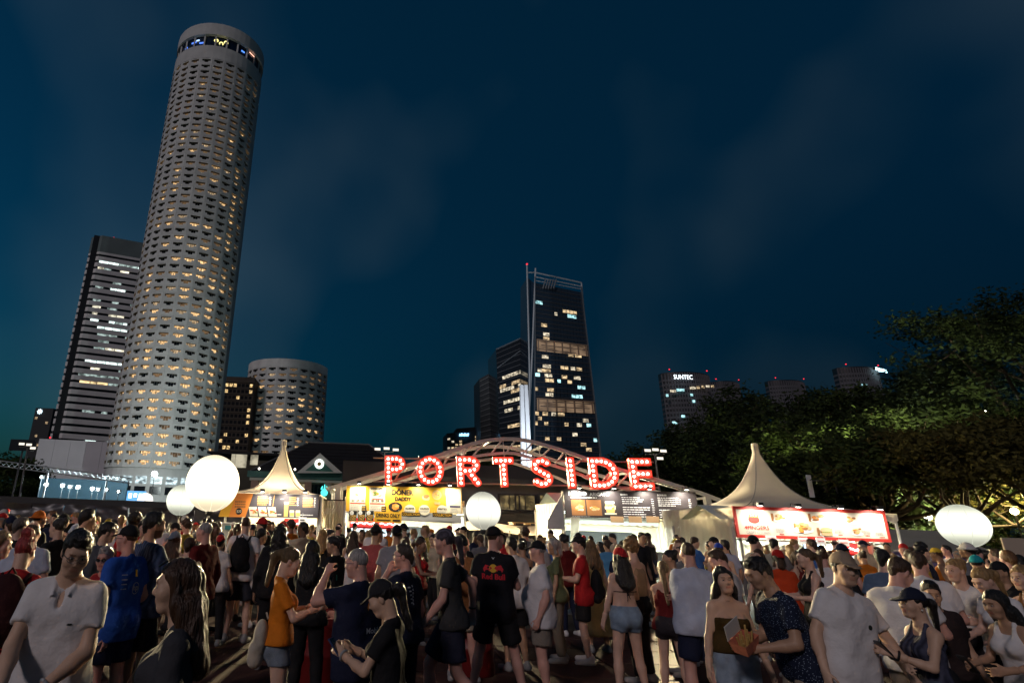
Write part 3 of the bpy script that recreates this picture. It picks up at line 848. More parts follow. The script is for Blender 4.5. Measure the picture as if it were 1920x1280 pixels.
for dx, e_ in ((-16, 90000), (14, 60000)):
    fx = tag(empty('floodlight', (mb_.x + dx, YM - 28, 6.0)), 'floodlight at the foot of the memorial pillars, %s of the two' % ('western' if dx < 0 else 'eastern'), 'floodlight', 'memorial floodlights')
    MB().box((-.5, -.3, -.4), (.5, .3, .4)).build('housing', mat('lamp_housing', (.03, .03, .03), .5), fx)
    MB().box((-.45, .31, -.35), (.45, .34, .35)).build('lens', lamp_mat('flood_lens', (.8, .9, 1), 3), fx)
    MB().tube([(0, 0, -.4), (0, 0, -6)], .12, 6).build('post', MATS['lamp_housing'], fx)
    s_ = spot('beam', (mb_.x + dx, YM - 27.4, 6.2), (mb_.x + 4, YM, 46), e_, rad(75), .5, (.78, .88, 1), None, .3)
    s_.parent = fx; s_.matrix_parent_inverse = fx.matrix_basis.inverted()

# ------------------------------------------------------------------ convention-centre towers beyond the trees
def suntec(label, x0, x1, yt, Y, sign=None):
    g = tag(empty('convention_tower', (0, 0, 0)), label, 'office tower', 'towers beyond the trees')
    P0, P1 = at(x0, yt + 40, Y), at(x1, yt + 40, Y); zt = at((x0 + x1) / 2, yt, Y).z
    cx, w = (P0.x + P1.x) / 2, (P1.x - P0.x)
    n = 20; fl_h = 4.2; nf = int(zt / fl_h)
    def ringp(out, k):
        t = k / n - .5
        return (cx + (w + out) * t, Y + 9 * (2 * t) ** 2 - out * .5)
    def band(z0, z1, out):
        q = MB(); pts = [ringp(out, k) for k in range(n + 1)] + [(cx + w / 2, Y + 16), (cx - w / 2, Y + 16)]
        m = len(pts); q.add([(x, y, z0) for x, y in pts] + [(x, y, z1) for x, y in pts],
                            [tuple(range(m))[::-1], tuple(range(m, 2 * m))] + [(i, (i + 1) % m, (i + 1) % m + m, i + m) for i in range(m)])
        return q
    band(0, zt, 0).build('glass_band', mat('suntec_glass', (.02, .022, .028), .3), g)
    for j in range(max(2, nf - 12), nf):
        band(j * fl_h, j * fl_h + 1.9, .9).build('spandrel', mat('suntec_spandrel', (.12, .12, .135), .8), g)
    for k in range(0, n + 1):
        x, y = ringp(.6, k)
        MB().box((x - .5, y - .3, zt - 50), (x + .5, y + .3, zt - 1)).build('pier', MATS['suntec_spandrel'], g)
    for t in (.1, .9):
        MB().lathe([(.01, -.5), (.55, -.3), (.55, .3), (.01, .5)], 8, c=(cx + w * (t - .5), Y + 2, zt + 2)).build('warning_light', MATS['aviation_red'], g)
    return g, cx, w, zt
gA, cA, wA, zA = suntec('convention tower with the white lettered sign beyond the trees', 1254, 1343, 697, 540)
me = text_mesh('SUNTEC', 5.6, .04)
o = link('sign_lettering', me, lamp_mat('sign_white', (.85, .95, 1), 1.6), gA)
pS = at(1281, 707, 537); o.location = pS; o.rotation_euler = (rad(90), 0, rad(-3)); o.scale = (.8, 1, 1)
for (x, y, w_, mi) in ((1262, 733, 10, 1), (1276, 731, 14, 2), (1299, 727, 10, 1), (1309, 726, 5, 0), (1318, 725, 5, 0), (1327, 724, 6, 1), (1336, 724, 5, 0), (1296, 711, 0, 0), (1297, 740, 4, 2), (1301, 752, 4, 2), (1251, 741, 4, 2), (1281, 780, 6, 2), (1265, 792, 8, 2)):
    if w_:
        p = at(x, y, 538.5); k = w_ * .235
        MB().box((p.x - k, p.y - .4, p.z - 1.0), (p.x + k, p.y + .4, p.z + 1.0)).build('lit_window', M_sb[mi], gA)
suntec('dim convention tower just right of the lettered one beyond the trees', 1346, 1400, 714, 640)
suntec('dim convention tower with two red roof lights above the tree tops', 1458, 1525, 712, 640)
gD, cD, wD, zD = suntec('convention tower with a glowing cyan sign at its roof corner', 1592, 1668, 687, 560)
for k in range(5):
    p = at(1644 + 4.4 * k, 691 + 1.2 * k, 556)
    MB().box((p.x - .7, p.y, p.z - 1.4 - (k % 2) * .5), (p.x + .8, p.y + .4, p.z + 1.2)).build('sign_letter', lamp_mat('sign_cyan', (.6, .95, 1), 5), gD)
for x in (1617, 1624):
    p = at(x, 722, 558); MB().box((p.x - .8, p.y - .4, p.z - .9), (p.x + .8, p.y + .4, p.z + .9)).build('lit_window', M_sb[2], gD)
ordn0 = ['first', 'second', 'third', 'fourth', 'fifth', 'sixth', 'seventh', 'eighth', 'ninth', 'tenth']
# ------------------------------------------------------------------ trees
M_bark = mat('bark', (0.07, 0.05, 0.035), 0.95, var=.4, vscale=4, bump=.8, bscale=12, stretch=(1, 1, .3))
def leaf_mat(name, col):
    m = mat(name, col, 0.75, var=.35, vscale=.35, spec=.08)
    b = m.node_tree.nodes['Principled BSDF']; b.inputs['Subsurface Weight'].default_value = 0.0
    return m
M_leafA = leaf_mat('leaf_dark', (0.023, 0.034, 0.012)); M_leafB = leaf_mat('leaf_olive', (0.065, 0.058, 0.018)); M_leafC = leaf_mat('leaf_green', (0.036, 0.052, 0.015))

def tree(label, base, height, spread, leafm, seed, n_leaf=9000, leaf=0.28, crown_lo=0.35, lobes=14, flat=0.6, trunk_r=0.45, lean=(0, 0), group='trees around the field'):
    r = np.random.RandomState(seed); rr = random.Random(seed); n_leaf = int(n_leaf * 1.45); leaf *= .74
    root = tag(empty('tree', base), label, 'tree', group)
    fork = height * crown_lo * 0.75
    tq = MB()
    top = Vector((lean[0], lean[1], fork))
    tq.tube([(0, 0, -.2), (lean[0] * .3 + rr.uniform(-.2, .2), lean[1] * .3, fork * .35), (lean[0] * .7 + rr.uniform(-.25, .25), lean[1] * .7, fork * .7), top],
            [trunk_r * 1.35, trunk_r, trunk_r * .85, trunk_r * .8], 9)
    LC = []
    for i in range(lobes):
        a = 2.4 * i + rr.uniform(-.4, .4); t = (i + .5) / lobes
        rho = math.sqrt(t) * spread * rr.uniform(.75, 1.02)
        zz = height * (1 - .36 * (rho / spread) ** 2) - height * .08 - rr.uniform(0, .25) * height * (1 - crown_lo)
        if rr.random() < .3: zz = height * (crown_lo + .12 + .25 * rr.random())
        LC.append(Vector((lean[0] + rho * math.cos(a), lean[1] + rho * math.sin(a), zz)))
    for c in LC:
        mid = top.lerp(c, .5) + Vector((rr.uniform(-.5, .5), rr.uniform(-.5, .5), -.04 * height + rr.uniform(-.5, .3)))
        q1 = top.lerp(mid, .5) + Vector((0, 0, -.02 * height))
        tq.tube([top, q1, mid, mid.lerp(c, .55) + Vector((0, 0, .02 * height)), c], [trunk_r * .5, trunk_r * .36, trunk_r * .25, trunk_r * .14, .03], 6, caps=False)
        for k in range(3):
            e = c + Vector((rr.uniform(-1, 1), rr.uniform(-1, 1), rr.uniform(-.3, .6))) * spread * .28
            tq.tube([mid.lerp(c, .4 + .15 * k), mid.lerp(e, .6), e], [trunk_r * .14, trunk_r * .09, .02], 5, caps=False)
    tq.build('trunk', M_bark, root, smooth=True)
    # crown: twig clumps in each lobe, leaves in each clump
    lr = spread * 0.34
    nl = n_leaf // lobes
    P, S = [], []
    for c in LC:
        ncl = 22
        d = r.normal(size=(ncl, 3)); d /= np.linalg.norm(d, axis=1)[:, None]
        cc = np.array(c) + d * (r.rand(ncl, 1) ** .4) * lr * np.array([1, 1, flat]) * r.uniform(.75, 1.25)
        for k in range(ncl):
            m = nl // ncl
            g = r.normal(size=(m, 3)) * np.array([.34, .34, .2]) * lr * .62 * r.uniform(.6, 1.2)
            P.append(cc[k] + g)
    P = np.concatenate(P); n = len(P)
    u = r.normal(size=(n, 3)); u[:, 2] *= .5; u /= np.linalg.norm(u, axis=1)[:, None]
    w = r.normal(size=(n, 3)); w -= (w * u).sum(1)[:, None] * u; w /= np.linalg.norm(w, axis=1)[:, None]
    sz = leaf * r.uniform(.6, 1.4, size=(n, 1))
    V = np.stack([P - u * sz, P - w * sz * .42, P + u * sz, P + w * sz * .42], 1).reshape(-1, 3)
    Q = np.arange(4 * n).reshape(-1, 4)
    me = mesh_np('crown', V, Q)
    link('crown', me, leafm, root)
    return root

def tree_px(label, x, ytop, Y, spread, leafm, seed, **k):
    p = at(x, ytop, Y)
    return tree(label, (p.x, Y, 0), p.z, spread, leafm, seed, **k)
tree_px('dark rounded tree at the left end of the tree line, under the lettered tower', 1268, 812, 78, 8.5, M_leafA, 1, n_leaf=9000, leaf=.34)
tree_px('low dark tree just right of the last red letter', 1205, 838, 84, 7.5, M_leafA, 14, n_leaf=6000, leaf=.36)
tree_px('broad dark dome shaped tree left of the white peaked tent mast', 1345, 762, 66, 9.0, M_leafA, 2, n_leaf=13000, leaf=.3)
tree_px('broad dark tree crown behind the white tent peak', 1440, 722, 60, 9.5, M_leafA, 3, n_leaf=16000, leaf=.28)
tree_px('green tree whose crown rises under the two red roof lights', 1560, 724, 50, 7.5, M_leafC, 4, n_leaf=16000, leaf=.25)
tree_px('dark tree with spreading crown below the cyan corner sign', 1690, 672, 50, 8.5, M_leafA, 5, n_leaf=16000, leaf=.25)
tree_px('tallest tree with open branching crown at the right edge', 1890, 520, 46, 10.0, M_leafA, 6, n_leaf=20000, leaf=.24, crown_lo=.42, lobes=18, flat=.4, trunk_r=.6)
tree_px('lower olive lit tree spreading above the right balloon', 1760, 800, 33, 5.5, M_leafB, 7, n_leaf=15000, leaf=.19, crown_lo=.5, flat=.45, trunk_r=.3)
tree_px('olive lit tree leaning in from the right edge', 1930, 770, 31, 6.0, M_leafB, 8, n_leaf=15000, leaf=.19, crown_lo=.45, flat=.5, trunk_r=.32)
tree_px('green tree with thick forking trunk right of the white tent', 1610, 800, 36, 4.6, M_leafC, 9, n_leaf=12000, leaf=.2, crown_lo=.5, flat=.6, trunk_r=.42)
tree_px('dark bushy tree behind the red framed menu board', 1500, 850, 40, 4.6, M_leafA, 15, n_leaf=9000, leaf=.22, crown_lo=.35)
tree_px('floodlit green tree at the left edge behind the truss', 15, 842, 95, 7.5, M_leafC, 10, n_leaf=9000, leaf=.34, crown_lo=.2)
tree_px('small floodlit tree beside the white podium block', 62, 872, 100, 4.5, M_leafC, 11, n_leaf=5000, leaf=.3, crown_lo=.2)
tree_px('dark tree behind the arch, left of the memorial pillars', 905, 842, 85, 6.0, M_leafA, 12, n_leaf=7000, leaf=.32, crown_lo=.2)
tree_px('dark tree behind the arch, right of the memorial pillars', 1095, 858, 85, 6.5, M_leafA, 13, n_leaf=7000, leaf=.32, crown_lo=.2)

for i, (x, y, Y, sp_, lm) in enumerate(((1625, 905, 44, 3.4, M_leafC), (1700, 880, 46, 3.8, M_leafB), (1790, 890, 42, 3.4, M_leafC), (1868, 885, 40, 3.6, M_leafB), (1930, 880, 38, 3.6, M_leafC), (1545, 880, 52, 4.0, M_leafA), (1470, 880, 58, 4.5, M_leafA), (1395, 870, 64, 4.5, M_leafA), (1310, 878, 72, 5.0, M_leafA), (1225, 880, 80, 5.0, M_leafA))):
    tree_px('understorey tree, %s from right in the dark row below the tall crowns' % ordn0[9 - i] if False else 'low understorey tree below the tall crowns, %s from the right' % ordn0[[5, 4, 3, 2, 1, 6, 7, 8, 9, 10][i] - 1], x, y, Y, sp_, lm, 40 + i, n_leaf=5000, leaf=.2 if Y < 50 else .3, crown_lo=.12, lobes=10, flat=.9, trunk_r=.16, group='understorey trees')

# ------------------------------------------------------------------ clubhouse with hipped roof and pediment
YC = 78.0
club = tag(empty('clubhouse', (0, 0, 0)), 'hip roofed clubhouse with a green lit pediment behind the left tents', 'building')
M_roof = mat('slate_roof', (.012, .010, .011), .8, var=.3, vscale=3, bump=.5, bscale=20)
eL, eR = at(470, 882, YC), at(775, 895, YC); rL, rR = at(578, 829, YC + 6), at(692, 829, YC + 6)
ze = eL.z; zr = rL.z + .1; D = 14.0
q = MB(); a0, a1, a2, a3 = (eL.x, YC, ze), (eR.x, YC, ze), (eR.x, YC + D, ze), (eL.x, YC + D, ze)
r0, r1 = (rL.x, YC + D / 2, zr), (rR.x, YC + D / 2, zr)
q.add([a0, a1, a2, a3, r0, r1], [(0, 1, 5, 4), (1, 2, 5), (2, 3, 4, 5), (3, 0, 4), (0, 3, 2, 1)]); rf = q.build('roof', M_roof, club)
MB().tube([r0, r1], .14, 6).build('ridge', mat('ridge_tile', (.12, .12, .12), .8), rf)
for a, b in ((a0, r0), (a1, r1)): MB().tube([a, b], .13, 6).build('hip', MATS['ridge_tile'], rf)
q = MB()
for k in range(1, 9):   # tile courses
    t = k / 9
    A_, B_ = Vector(a0).lerp(Vector(r0), t), Vector(a1).lerp(Vector(r1), t)
    q.tube([A_ + Vector((0, -.02, .03)), B_ + Vector((0, -.02, .03))], .035, 4)
q.build('tile_course', M_roof, rf)
M_green = mat('green_trim', (.03, .09, .075), .6); M_cream = mat('cream_trim', (.5, .49, .44), .7)
MB().box((eL.x - .3, YC - .35, ze - .75), (eR.x + .3, YC + .1, ze - .02)).build('fascia', M_green, club)
MB().box((eL.x + .5, YC + 1.2, 0), (eR.x - .5, YC + D - 1, ze - .1)).build('wall', mat('club_wall', (.16, .14, .11), .9, var=.15, vscale=1), club)
MB().box((eL.x, YC - .2, ze - 1.1), (eR.x, YC + 1.1, ze - .78)).build('cornice', mat('cornice_cream', (.35, .34, .28), .7), club)
pl, pr, pt = at(556, 886, YC - 1.2), at(642, 886, YC - 1.2), at(600, 849, YC - 1.2)
pd = MB().prism([(pl.x, pl.z), (pr.x, pr.z), (pt.x, pt.z)], YC - 1.1, YC + 4).build('pediment', M_cream, club)
g = .62
cxp, czp = pt.x, pl.z + .18
MB().prism([(cxp + (pl.x - cxp) * g, czp + .12), (cxp + (pr.x - cxp) * g, czp + .12), (cxp, czp + (pt.z - pl.z) * g + .02)], YC - 1.16, YC - 1.09).build('tympanum', mat('green_tympanum', (.035, .13, .1), .6), pd)
dk = MB().lathe([(.01, 0), (.55, 0), (.55, .08), (.01, .08)], 24)
o = dk.build('emblem_disc', lamp_mat('emblem_lit', (.9, 1, .95), 1.6), pd, (cxp, YC - 1.17, czp + .95)); o.rotation_euler = (rad(90), 0, 0)
o = MB().lathe([(.01, 0), (.2, .02), (.26, .1), (.12, .12), (.01, .12)], 10).build('emblem_crest', mat('crest_gold', (.45, .3, .06), .5), pd, (cxp, YC - 1.22, czp + .95)); o.rotation_euler = (rad(90), 0, 0)
M_pil = mat('brick_pillar', (.26, .15, .11), .85, var=.2, vscale=5)
for x in (478, 508, 540, 578, 616, 655, 700, 745):
    p = at(x, 900, YC - .3)
    MB().box((p.x - .42, YC - .5, 0), (p.x + .42, YC + .35, ze - 1.1)).build('pillar', M_pil, club)
M_cw = room_mat('lit_club_room', (1, .82, .5), .75, scale=(.6, .6, 1.2), thr=.5)
for x in (493, 524, 559, 597, 635, 677, 722):
    p = at(x, 900, YC + 1); w_ = MB().box((p.x - 1.0, YC + 1.05, ze - 3.0), (p.x + 1.0, YC + 1.3, ze - 1.3)).build('window', M_cw if x != 597 else M_dark, club)
    for k in range(1, 4): MB().box((p.x - 1 + .5 * k - .04, YC + .97, ze - 3.0), (p.x - 1 + .5 * k + .04, YC + 1.04, ze - 1.3)).build('mullion', mat('dark_frame', (.03, .03, .03), .5), w_)
for x in (486, 520, 553, 645, 680, 712, 745):
    p = at(x, 878 + (x - 480) * .02, YC - .6); MB().lathe([(.01, -.16), (.16, 0), (.01, .16)], 8, c=tuple(p)).build('eave_lamp', lamp_mat('eave_lamp', (1, .95, .8), 2.5), club)
# cyan emblem in the club shop window
p = at(608, 923, YC - 1); q = MB(); q.lathe([(.01, 0), (.42, .02), (.42, .06), (.01, .08)], 16); o = q.build('shop_emblem', lamp_mat('shop_cyan', (.08, .75, .7), 1.2), club, p); o.rotation_euler = (rad(90), 0, 0)
for k in range(3): MB().tube([p + Vector((-.35 + .35 * k, -.1, .35)), p + Vector((-.25 + .25 * k, -.1, .75 + .2 * (k == 1)))], [.12, .04], 5).build('emblem_ray', MATS['shop_cyan'], club)
# low wing to the left of the clubhouse
cw = tag(empty('low_wing', (0, 0, 0)), 'low dark wing with pale narrow windows left of the clubhouse', 'building')
wl0, wr0 = at(396, 850, 95), at(530, 850, 95)
MB().box((wl0.x, 95, 0), (wr0.x, 105, at(460, 862, 95).z)).build('wall', mat('wing_brown', (.06, .05, .035), .9, var=.2, vscale=.6), cw)
MB().box((wl0.x - .5, 94.4, at(460, 852, 95).z), (wr0.x + .5, 105.5, at(460, 848, 95).z)).build('roof', M_roof, cw)
for x in (437, 445, 452, 459, 473, 480):
    p = at(x, 862, 94.9); MB().box((p.x - .28, 94.85, p.z - 1.1 + (x > 470) * .4), (p.x + .28, 95.02, p.z + .9)).build('window', room_mat('wing_window_lit', (1, .9, .65), .35, scale=(.6, .6, .6), thr=.4), cw)

# grey building behind the arch
gb = tag(empty('grey_building', (0, 0, 0)), 'dark grey building with framed windows behind the arch and red letters', 'building')
bl_, br_ = at(778, 905, 50), at(1085, 915, 50); zt_ = at(900, 905, 50).z
MB().box((bl_.x, 50.3, 0), (br_.x, 62, zt_)).build('wall', mat('grey_render', (.11, .105, .115), .9, var=.15, vscale=.7), gb)
MB().box((bl_.x - .4, 49.5, zt_), (br_.x + .4, 62.5, zt_ + .35)).build('roof_edge', mat('roof_edge_dark', (.05, .05, .055), .8), gb)
MB().box((bl_.x - 6, 58, 0), (br_.x + 2, 70, at(900, 872, 58).z)).build('rear_block', mat('rear_dark', (.05, .045, .045), .9, var=.2, vscale=.5), gb)
M_gw = room_mat('dim_window', (1, .72, .3), .22, dark=(.02, .02, .02), scale=(1.4, 1.4, 2.0), thr=.6)
for x in (800, 842, 955, 985, 1030, 1072):
    p = at(x, 941, 50.1)
    w_ = MB().box((p.x - .72, 50.1, p.z - .55), (p.x + .72, 50.32, p.z + .5)).build('window', M_gw, gb)
    fr = MB(); fr.box((p.x - .84, 50.02, p.z - .67), (p.x - .72, 50.3, p.z + .62)); fr.box((p.x + .72, 50.02, p.z - .67), (p.x + .84, 50.3, p.z + .62))
    fr.box((p.x - .72, 50.03, p.z + .5), (p.x + .72, 50.3, p.z + .62)); fr.box((p.x - .72, 50.03, p.z - .67), (p.x + .72, 50.3, p.z - .55)); fr.build('frame', mat('dark_reveal', (.03, .025, .03), .7), w_)
    MB().box((p.x - .03, 50.04, p.z - .55), (p.x + .03, 50.2, p.z + .5)).build('mullion', MATS['dark_reveal'], w_)
# dark screened hoarding in front of it and pale canopy line
hb = tag(MB().box((at(875, 980, 40).x, 40, 0), (at(1065, 990, 40).x, 40.2, at(950, 962, 40).z)).build('hoarding', mat('black_hoarding', (.02, .02, .022), .8)), 'black hoarding below the grey building behind the small balloon', 'hoarding')
cn = MB()
pa_, pb_ = at(868, 983, 33), at(1045, 990, 33)
for k in range(24):
    t0, t1 = k / 24, (k + 1) / 24
    A_, B_ = pa_.lerp(pb_, t0), pa_.lerp(pb_, t1); h0, h1 = .08 * math.sin(7 * t0), .08 * math.sin(7 * t1)
    cn.add([A_ + Vector((0, 0, -.3 + h0)), B_ + Vector((0, 0, -.3 + h1)), B_ + Vector((0, 1.6, .12 + h1)), A_ + Vector((0, 1.6, .12 + h0))], [(0, 1, 2, 3)])
cn_o = cn.build('canopy', mat('canvas_cream', (.55, .5, .4), .85, var=.1, vscale=2), None)
tag(cn_o, 'low cream canopy roof behind the small round balloon', 'canopy')
for t in (.02, .5, .98):
    p = pa_.lerp(pb_, t); MB().tube([(p.x, p.y + .2, 0), (p.x, p.y + .2, p.z - .2)], .04, 6).build('post', mat('white_post', (.6, .6, .58), .5), cn_o)
pal = tag(empty('wooden_pallet', at(988, 984, 34.9)), 'wooden pallet on top of the low cream canopy', 'pallet')
for k in range(5): MB().box((-.9, -.5 + .22 * k, .1), (.9, -.36 + .22 * k, .13)).build('plank', mat('pallet_wood', (.33, .22, .11), .8, var=.3, vscale=8), pal)
for k in range(3): MB().box((-.85 + .8 * k, -.5, 0), (-.72 + .8 * k, .52, .1)).build('bearer', MATS['pallet_wood'], pal)

# ------------------------------------------------------------------ black fabric barrier on the left
bar = tag(empty('fabric_barrier', (0, 0, 0)), 'long barrier wrapped in wrinkled black tarpaulin behind the left crowd', 'barrier')
M_tarp = mat('black_tarpaulin', (.05, .046, .055), .35, var=.3, vscale=2, bump=.5, bscale=6, spec=.6)
YB = 40.0
x0_, x1_ = at(-60, 930, YB).x, at(490, 945, YB).x
ztb = at(240, 938, YB).z
npan = 9
for k in range(npan):
    xa, xb = x0_ + (x1_ - x0_) * k / npan, x0_ + (x1_ - x0_) * (k + 1) / npan
    nx, nz = 26, 14; V = []; Fq = []
    ph_ = NP.rand(6) * 6
    for i in range(nx + 1):
        for j in range(nz + 1):
            u, v = i / nx, j / nz; x = xa + (xb - xa - .04) * u
            y = YB + .10 * math.sin(5 * v + 3 * u + ph_[0]) * math.sin(4 * u + ph_[1]) + .07 * math.sin(17 * v + 1.5 * math.sin(3 * u + ph_[2]) + ph_[3]) * math.sin(2.3 * u + ph_[5]) + .03 * math.sin(29 * v - 2.5 * u + ph_[4])
            V.append((x, y, (ztb - .35) * v)); 
    for i in range(nx):
        for j in range(nz):
            a = i * (nz + 1) + j; Fq.append((a, a + nz + 1, a + nz + 2, a + 1))
    link('tarpaulin', mesh_np('tarpaulin', V, Fq, True), M_tarp, bar)
    MB().tube([(xa, YB + .25, 0), (xa, YB + .25, ztb)], .05, 6).build('post', MATS['lamp_housing'], bar)
MB().box((x0_, YB + .18, ztb - .42), (x1_, YB + .3, ztb)).build('top_rail', mat('barrier_top', (.03, .03, .036), .6), bar)

# floodlit work area behind the barrier: truss, lamps, lamp posts
def truss(root, A, B, s=.4, n=14, r=.035, m=None):
    A, B = Vector(A), Vector(B); upv = Vector((0, 0, s)); bk = Vector((0, s, 0))
    for o_ in (Vector(), upv, bk, upv + bk): MB().tube([A + o_, B + o_], r, 5).build('chord', m, root)
    q = MB()
    for k in range(n):
        P, Q = A.lerp(B, k / n), A.lerp(B, (k + 1) / n)
        q.tube([P, Q + upv], r * .6, 4); q.tube([P + upv + bk, Q + bk], r * .6, 4); q.tube([P + upv, Q + upv + bk], r * .6, 4)
    q.build('lacing', m, root)
M_alu = mat('aluminium', (.55, .56, .57), .4, .6)
tr = tag(empty('light_truss', (0, 0, 0)), 'long thin metal truss strung above the left barrier', 'truss')
truss(tr, at(-40, 868, 64), at(240, 905, 64), .5, 26, .05, M_alu)
for x in (84, 198):
    p = at(x, 905, 64); MB().tube([(p.x, 64.2, 0), (p.x, 64.2, at(x, 884 if x < 100 else 899, 64).z)], .1, 6).build('tower_leg', M_alu, tr)
row = [(86, 908, 1.0), (117, 910, 1.0), (131, 912, .5), (146, 913, 1.0), (173, 916, 1.0), (184, 917, .45), (199, 917, .8), (222, 921, .45), (78, 894, .5)]
wall_ = tag(MB().box((at(70, 930, 74).x, 74, 0), (at(235, 935, 74).x, 74.4, at(150, 898, 74).z)).build('hoarding', mat('blue_hoarding', (.07, .16, .22), .6, var=.15, vscale=.4)), 'pale blue hoarding lit by the floodlight row on the left', 'hoarding')
ordn = ['first', 'second', 'third', 'fourth', 'fifth', 'sixth', 'seventh', 'eighth', 'ninth', 'tenth', 'eleventh', 'twelfth']
for i, (x, y, s_) in enumerate(sorted(row)):
    p = at(x, y, 66)
    f = tag(empty('floodlight', p), 'bright floodlight over the blue hoarding, %s of the row from the podium end' % ordn[i], 'floodlight', 'floodlight row on the left')
    MB().box((-.22, .02, -.18), (.22, .22, .18)).build('housing', MATS['lamp_housing'], f)
    MB().lathe([(.01, 0), (.13 * s_ + .03, .01), (.13 * s_ + .03, .05), (.01, .05)], 14).build('lens', lamp_mat('flood_face', (.85, 1, 1), 30), f).rotation_euler = (rad(90), 0, 0)
    MB().tube([(0, .1, -.18), (0, .1, -p.z)], .03, 5).build('stand', MATS['lamp_housing'], f)
    if s_ == 1.0:
        s__ = point('glow', p + Vector((0, -.4, .2)), 500, (.75, .95, 1), .25); s__.parent = f; s__.matrix_parent_inverse = f.matrix_basis.inverted()
p = at(290, 888, 170)
f = tag(empty('street_lamp', (p.x, 170, 0)), 'glaring white street lamp on a pole left of the big balloon', 'street lamp')
MB().tube([(0, 0, 0), (0, 0, p.z - .3)], [.16, .1], 8).build('pole', M_alu, f)
MB().lathe([(.01, -.75), (.6, -.5), (.8, 0), (.6, .5), (.01, .75)], 14).build('lamp_head', lamp_mat('street_glare', (.8, 1, .95), 16), f, (0, 0, p.z))
s__ = point('glow', (0, 0, p.z + 1.4), 38000, (.88, 1, .96), .5); s__.parent = f
def mast(label, x, ytop, ybase_x, Y, lamps, lit, sc=.7, power=0, aim=(0, 8)):
    p = at(x, ytop, Y)
    f = tag(empty('light_mast', (p.x, Y, 0)), label, 'light mast', 'portable light masts')
    b = at(ybase_x, ytop + 90, Y)
    MB().tube([(b.x - p.x, 0, 0), (0, 0, p.z)], [.09, .06], 7).build('pole', mat('mast_steel', (.12, .12, .13), .5), f)
    MB().tube([(-.9 * sc, 0, p.z), (.9 * sc, 0, p.z + .05)], .04, 5).build('cross_arm', MATS['mast_steel'], f)
    for (dx, dz) in lamps:
        h_ = MB().box((-.34 * sc, -.1, -.16 * sc), (.34 * sc, .12, .16 * sc)).build('lamp_head', MATS['lamp_housing'], f, (dx * sc, -.05, p.z + dz * sc))
        MB().box((-.3 * sc, -.115, -.12 * sc), (.3 * sc, -.103, .12 * sc)).build('lens', lit, h_)
    if power:
        s__ = spot('beam', (p.x, Y - .5, p.z + .3), (aim[0], aim[1], 1.0), power, rad(95), .5, (1, .80, .46), None, .5); s__.parent = f; s__.matrix_parent_inverse = f.matrix_basis.inverted()
M_dimlens = lamp_mat('mast_lens', (1, .92, .78), .75)
mast('light mast with four pale lamp heads right of the last letter', 1228, 852, 1240, 42, [(-.75, .35), (0, .45), (.75, .35), (.35, -.35)], M_dimlens, power=26000, aim=(6, 7))
mast('light mast with lamp heads behind the first red letter', 722, 848, 722, 46, [(-.8, .3), (.15, .4), (1.1, .3)], M_dimlens, power=62000, aim=(-1, 9))
mast('tall dark light mast at the left edge in front of the podium', 52, 838, 42, 48, [(-.6, .3), (.2, .25), (.7, -.1)], M_dimlens, power=44000, aim=(-3, 7))
dsc = tag(empty('display_screen', at(41, 834, 52)), 'dark screen on a mast behind the leftmost light mast', 'screen')
MB().box((-1.0, 0, -.45), (1.0, .2, .45)).build('panel', mat('screen_dark', (.01, .015, .02), .3), dsc)
MB().tube([(0, .3, -at(41, 834, 52).z), (0, .3, .2)], .07, 6).build('pole', MATS['mast_steel'], dsc)
sg = tag(empty('lit_signboard', at(255, 929, 70)), 'small blue and white lit signboard left of the small balloon', 'sign')
MB().box((-1.0, 0, -.5), (1.0, .15, .5)).build('panel', lamp_mat('sign_blue_panel', (.15, .45, .9), .8), sg)
for k in range(3): MB().box((-.8 + .55 * k, -.04, -.25 + .1 * k), (-.45 + .55 * k, -.005, .25)).build('lettering', lamp_mat('sign_white2', (.9, 1, 1), 1.5), sg)
MB().tube([(0, .2, -at(255, 929, 70).z), (0, .2, .2)], .08, 6).build('post', MATS['mast_steel'], sg)
dm = tag(empty('dome_lamp', at(272, 938, 66)), 'half hidden glowing dome behind the barrier beside the blue signboard', 'lamp')
MB().lathe([(.01, .75), (.4, .66), (.68, .4), (.78, 0), (.01, 0)], 20).build('dome', lamp_mat('dome_glow', (1, .95, .85), 1.2), dm)
MB().tube([(0, 0, -at(272, 938, 66).z), (0, 0, .1)], .06, 6).build('post', MATS['mast_steel'], dm)

# lamps under the right-hand trees
def park_lamp(label, x, y, Y, e_, col, s_=.16, strength=10):
    p = at(x, y, Y)
    f = tag(empty('park_lamp', (p.x, Y, 0)), label, 'lamp', 'lamps under the trees')
    MB().tube([(0, 0, 0), (0, 0, p.z - s_)], .05, 6).build('pole', MATS['mast_steel'], f)
    MB().lathe([(.01, -s_), (s_ * .8, -s_ * .6), (s_, 0), (s_ * .8, s_ * .6), (.01, s_)], 12).build('globe', lamp_mat('park_globe_%d%d' % (x, y), col, strength), f, (0, 0, p.z))
    s__ = point('glow', (0, 0, p.z + .3), e_, col, .2); s__.parent = f
park_lamp('white lamp glinting under the olive tree left of the right balloon', 1740, 968, 40, 2200, (1, .95, .75), .22)
park_lamp('warm lamp under the trees at the right edge', 1902, 958, 33, 900, (1, .82, .35), .18)
park_lamp('warm lamp behind the red framed board under the forked tree', 1640, 925, 41, 2600, (.95, 1, .45), .16)
park_lamp('cold white lamp seen low between trunks above the right balloon', 1722, 908, 52, 5000, (.8, .95, 1), .3)
park_lamp('small cold lamp high in the dark tree by the sign pole', 1560, 829, 58, 900, (.9, .95, 1), .14)
park_lamp('orange lamp deep in the trees at the right', 1802, 772, 60, 400, (1, .4, .15), .2)
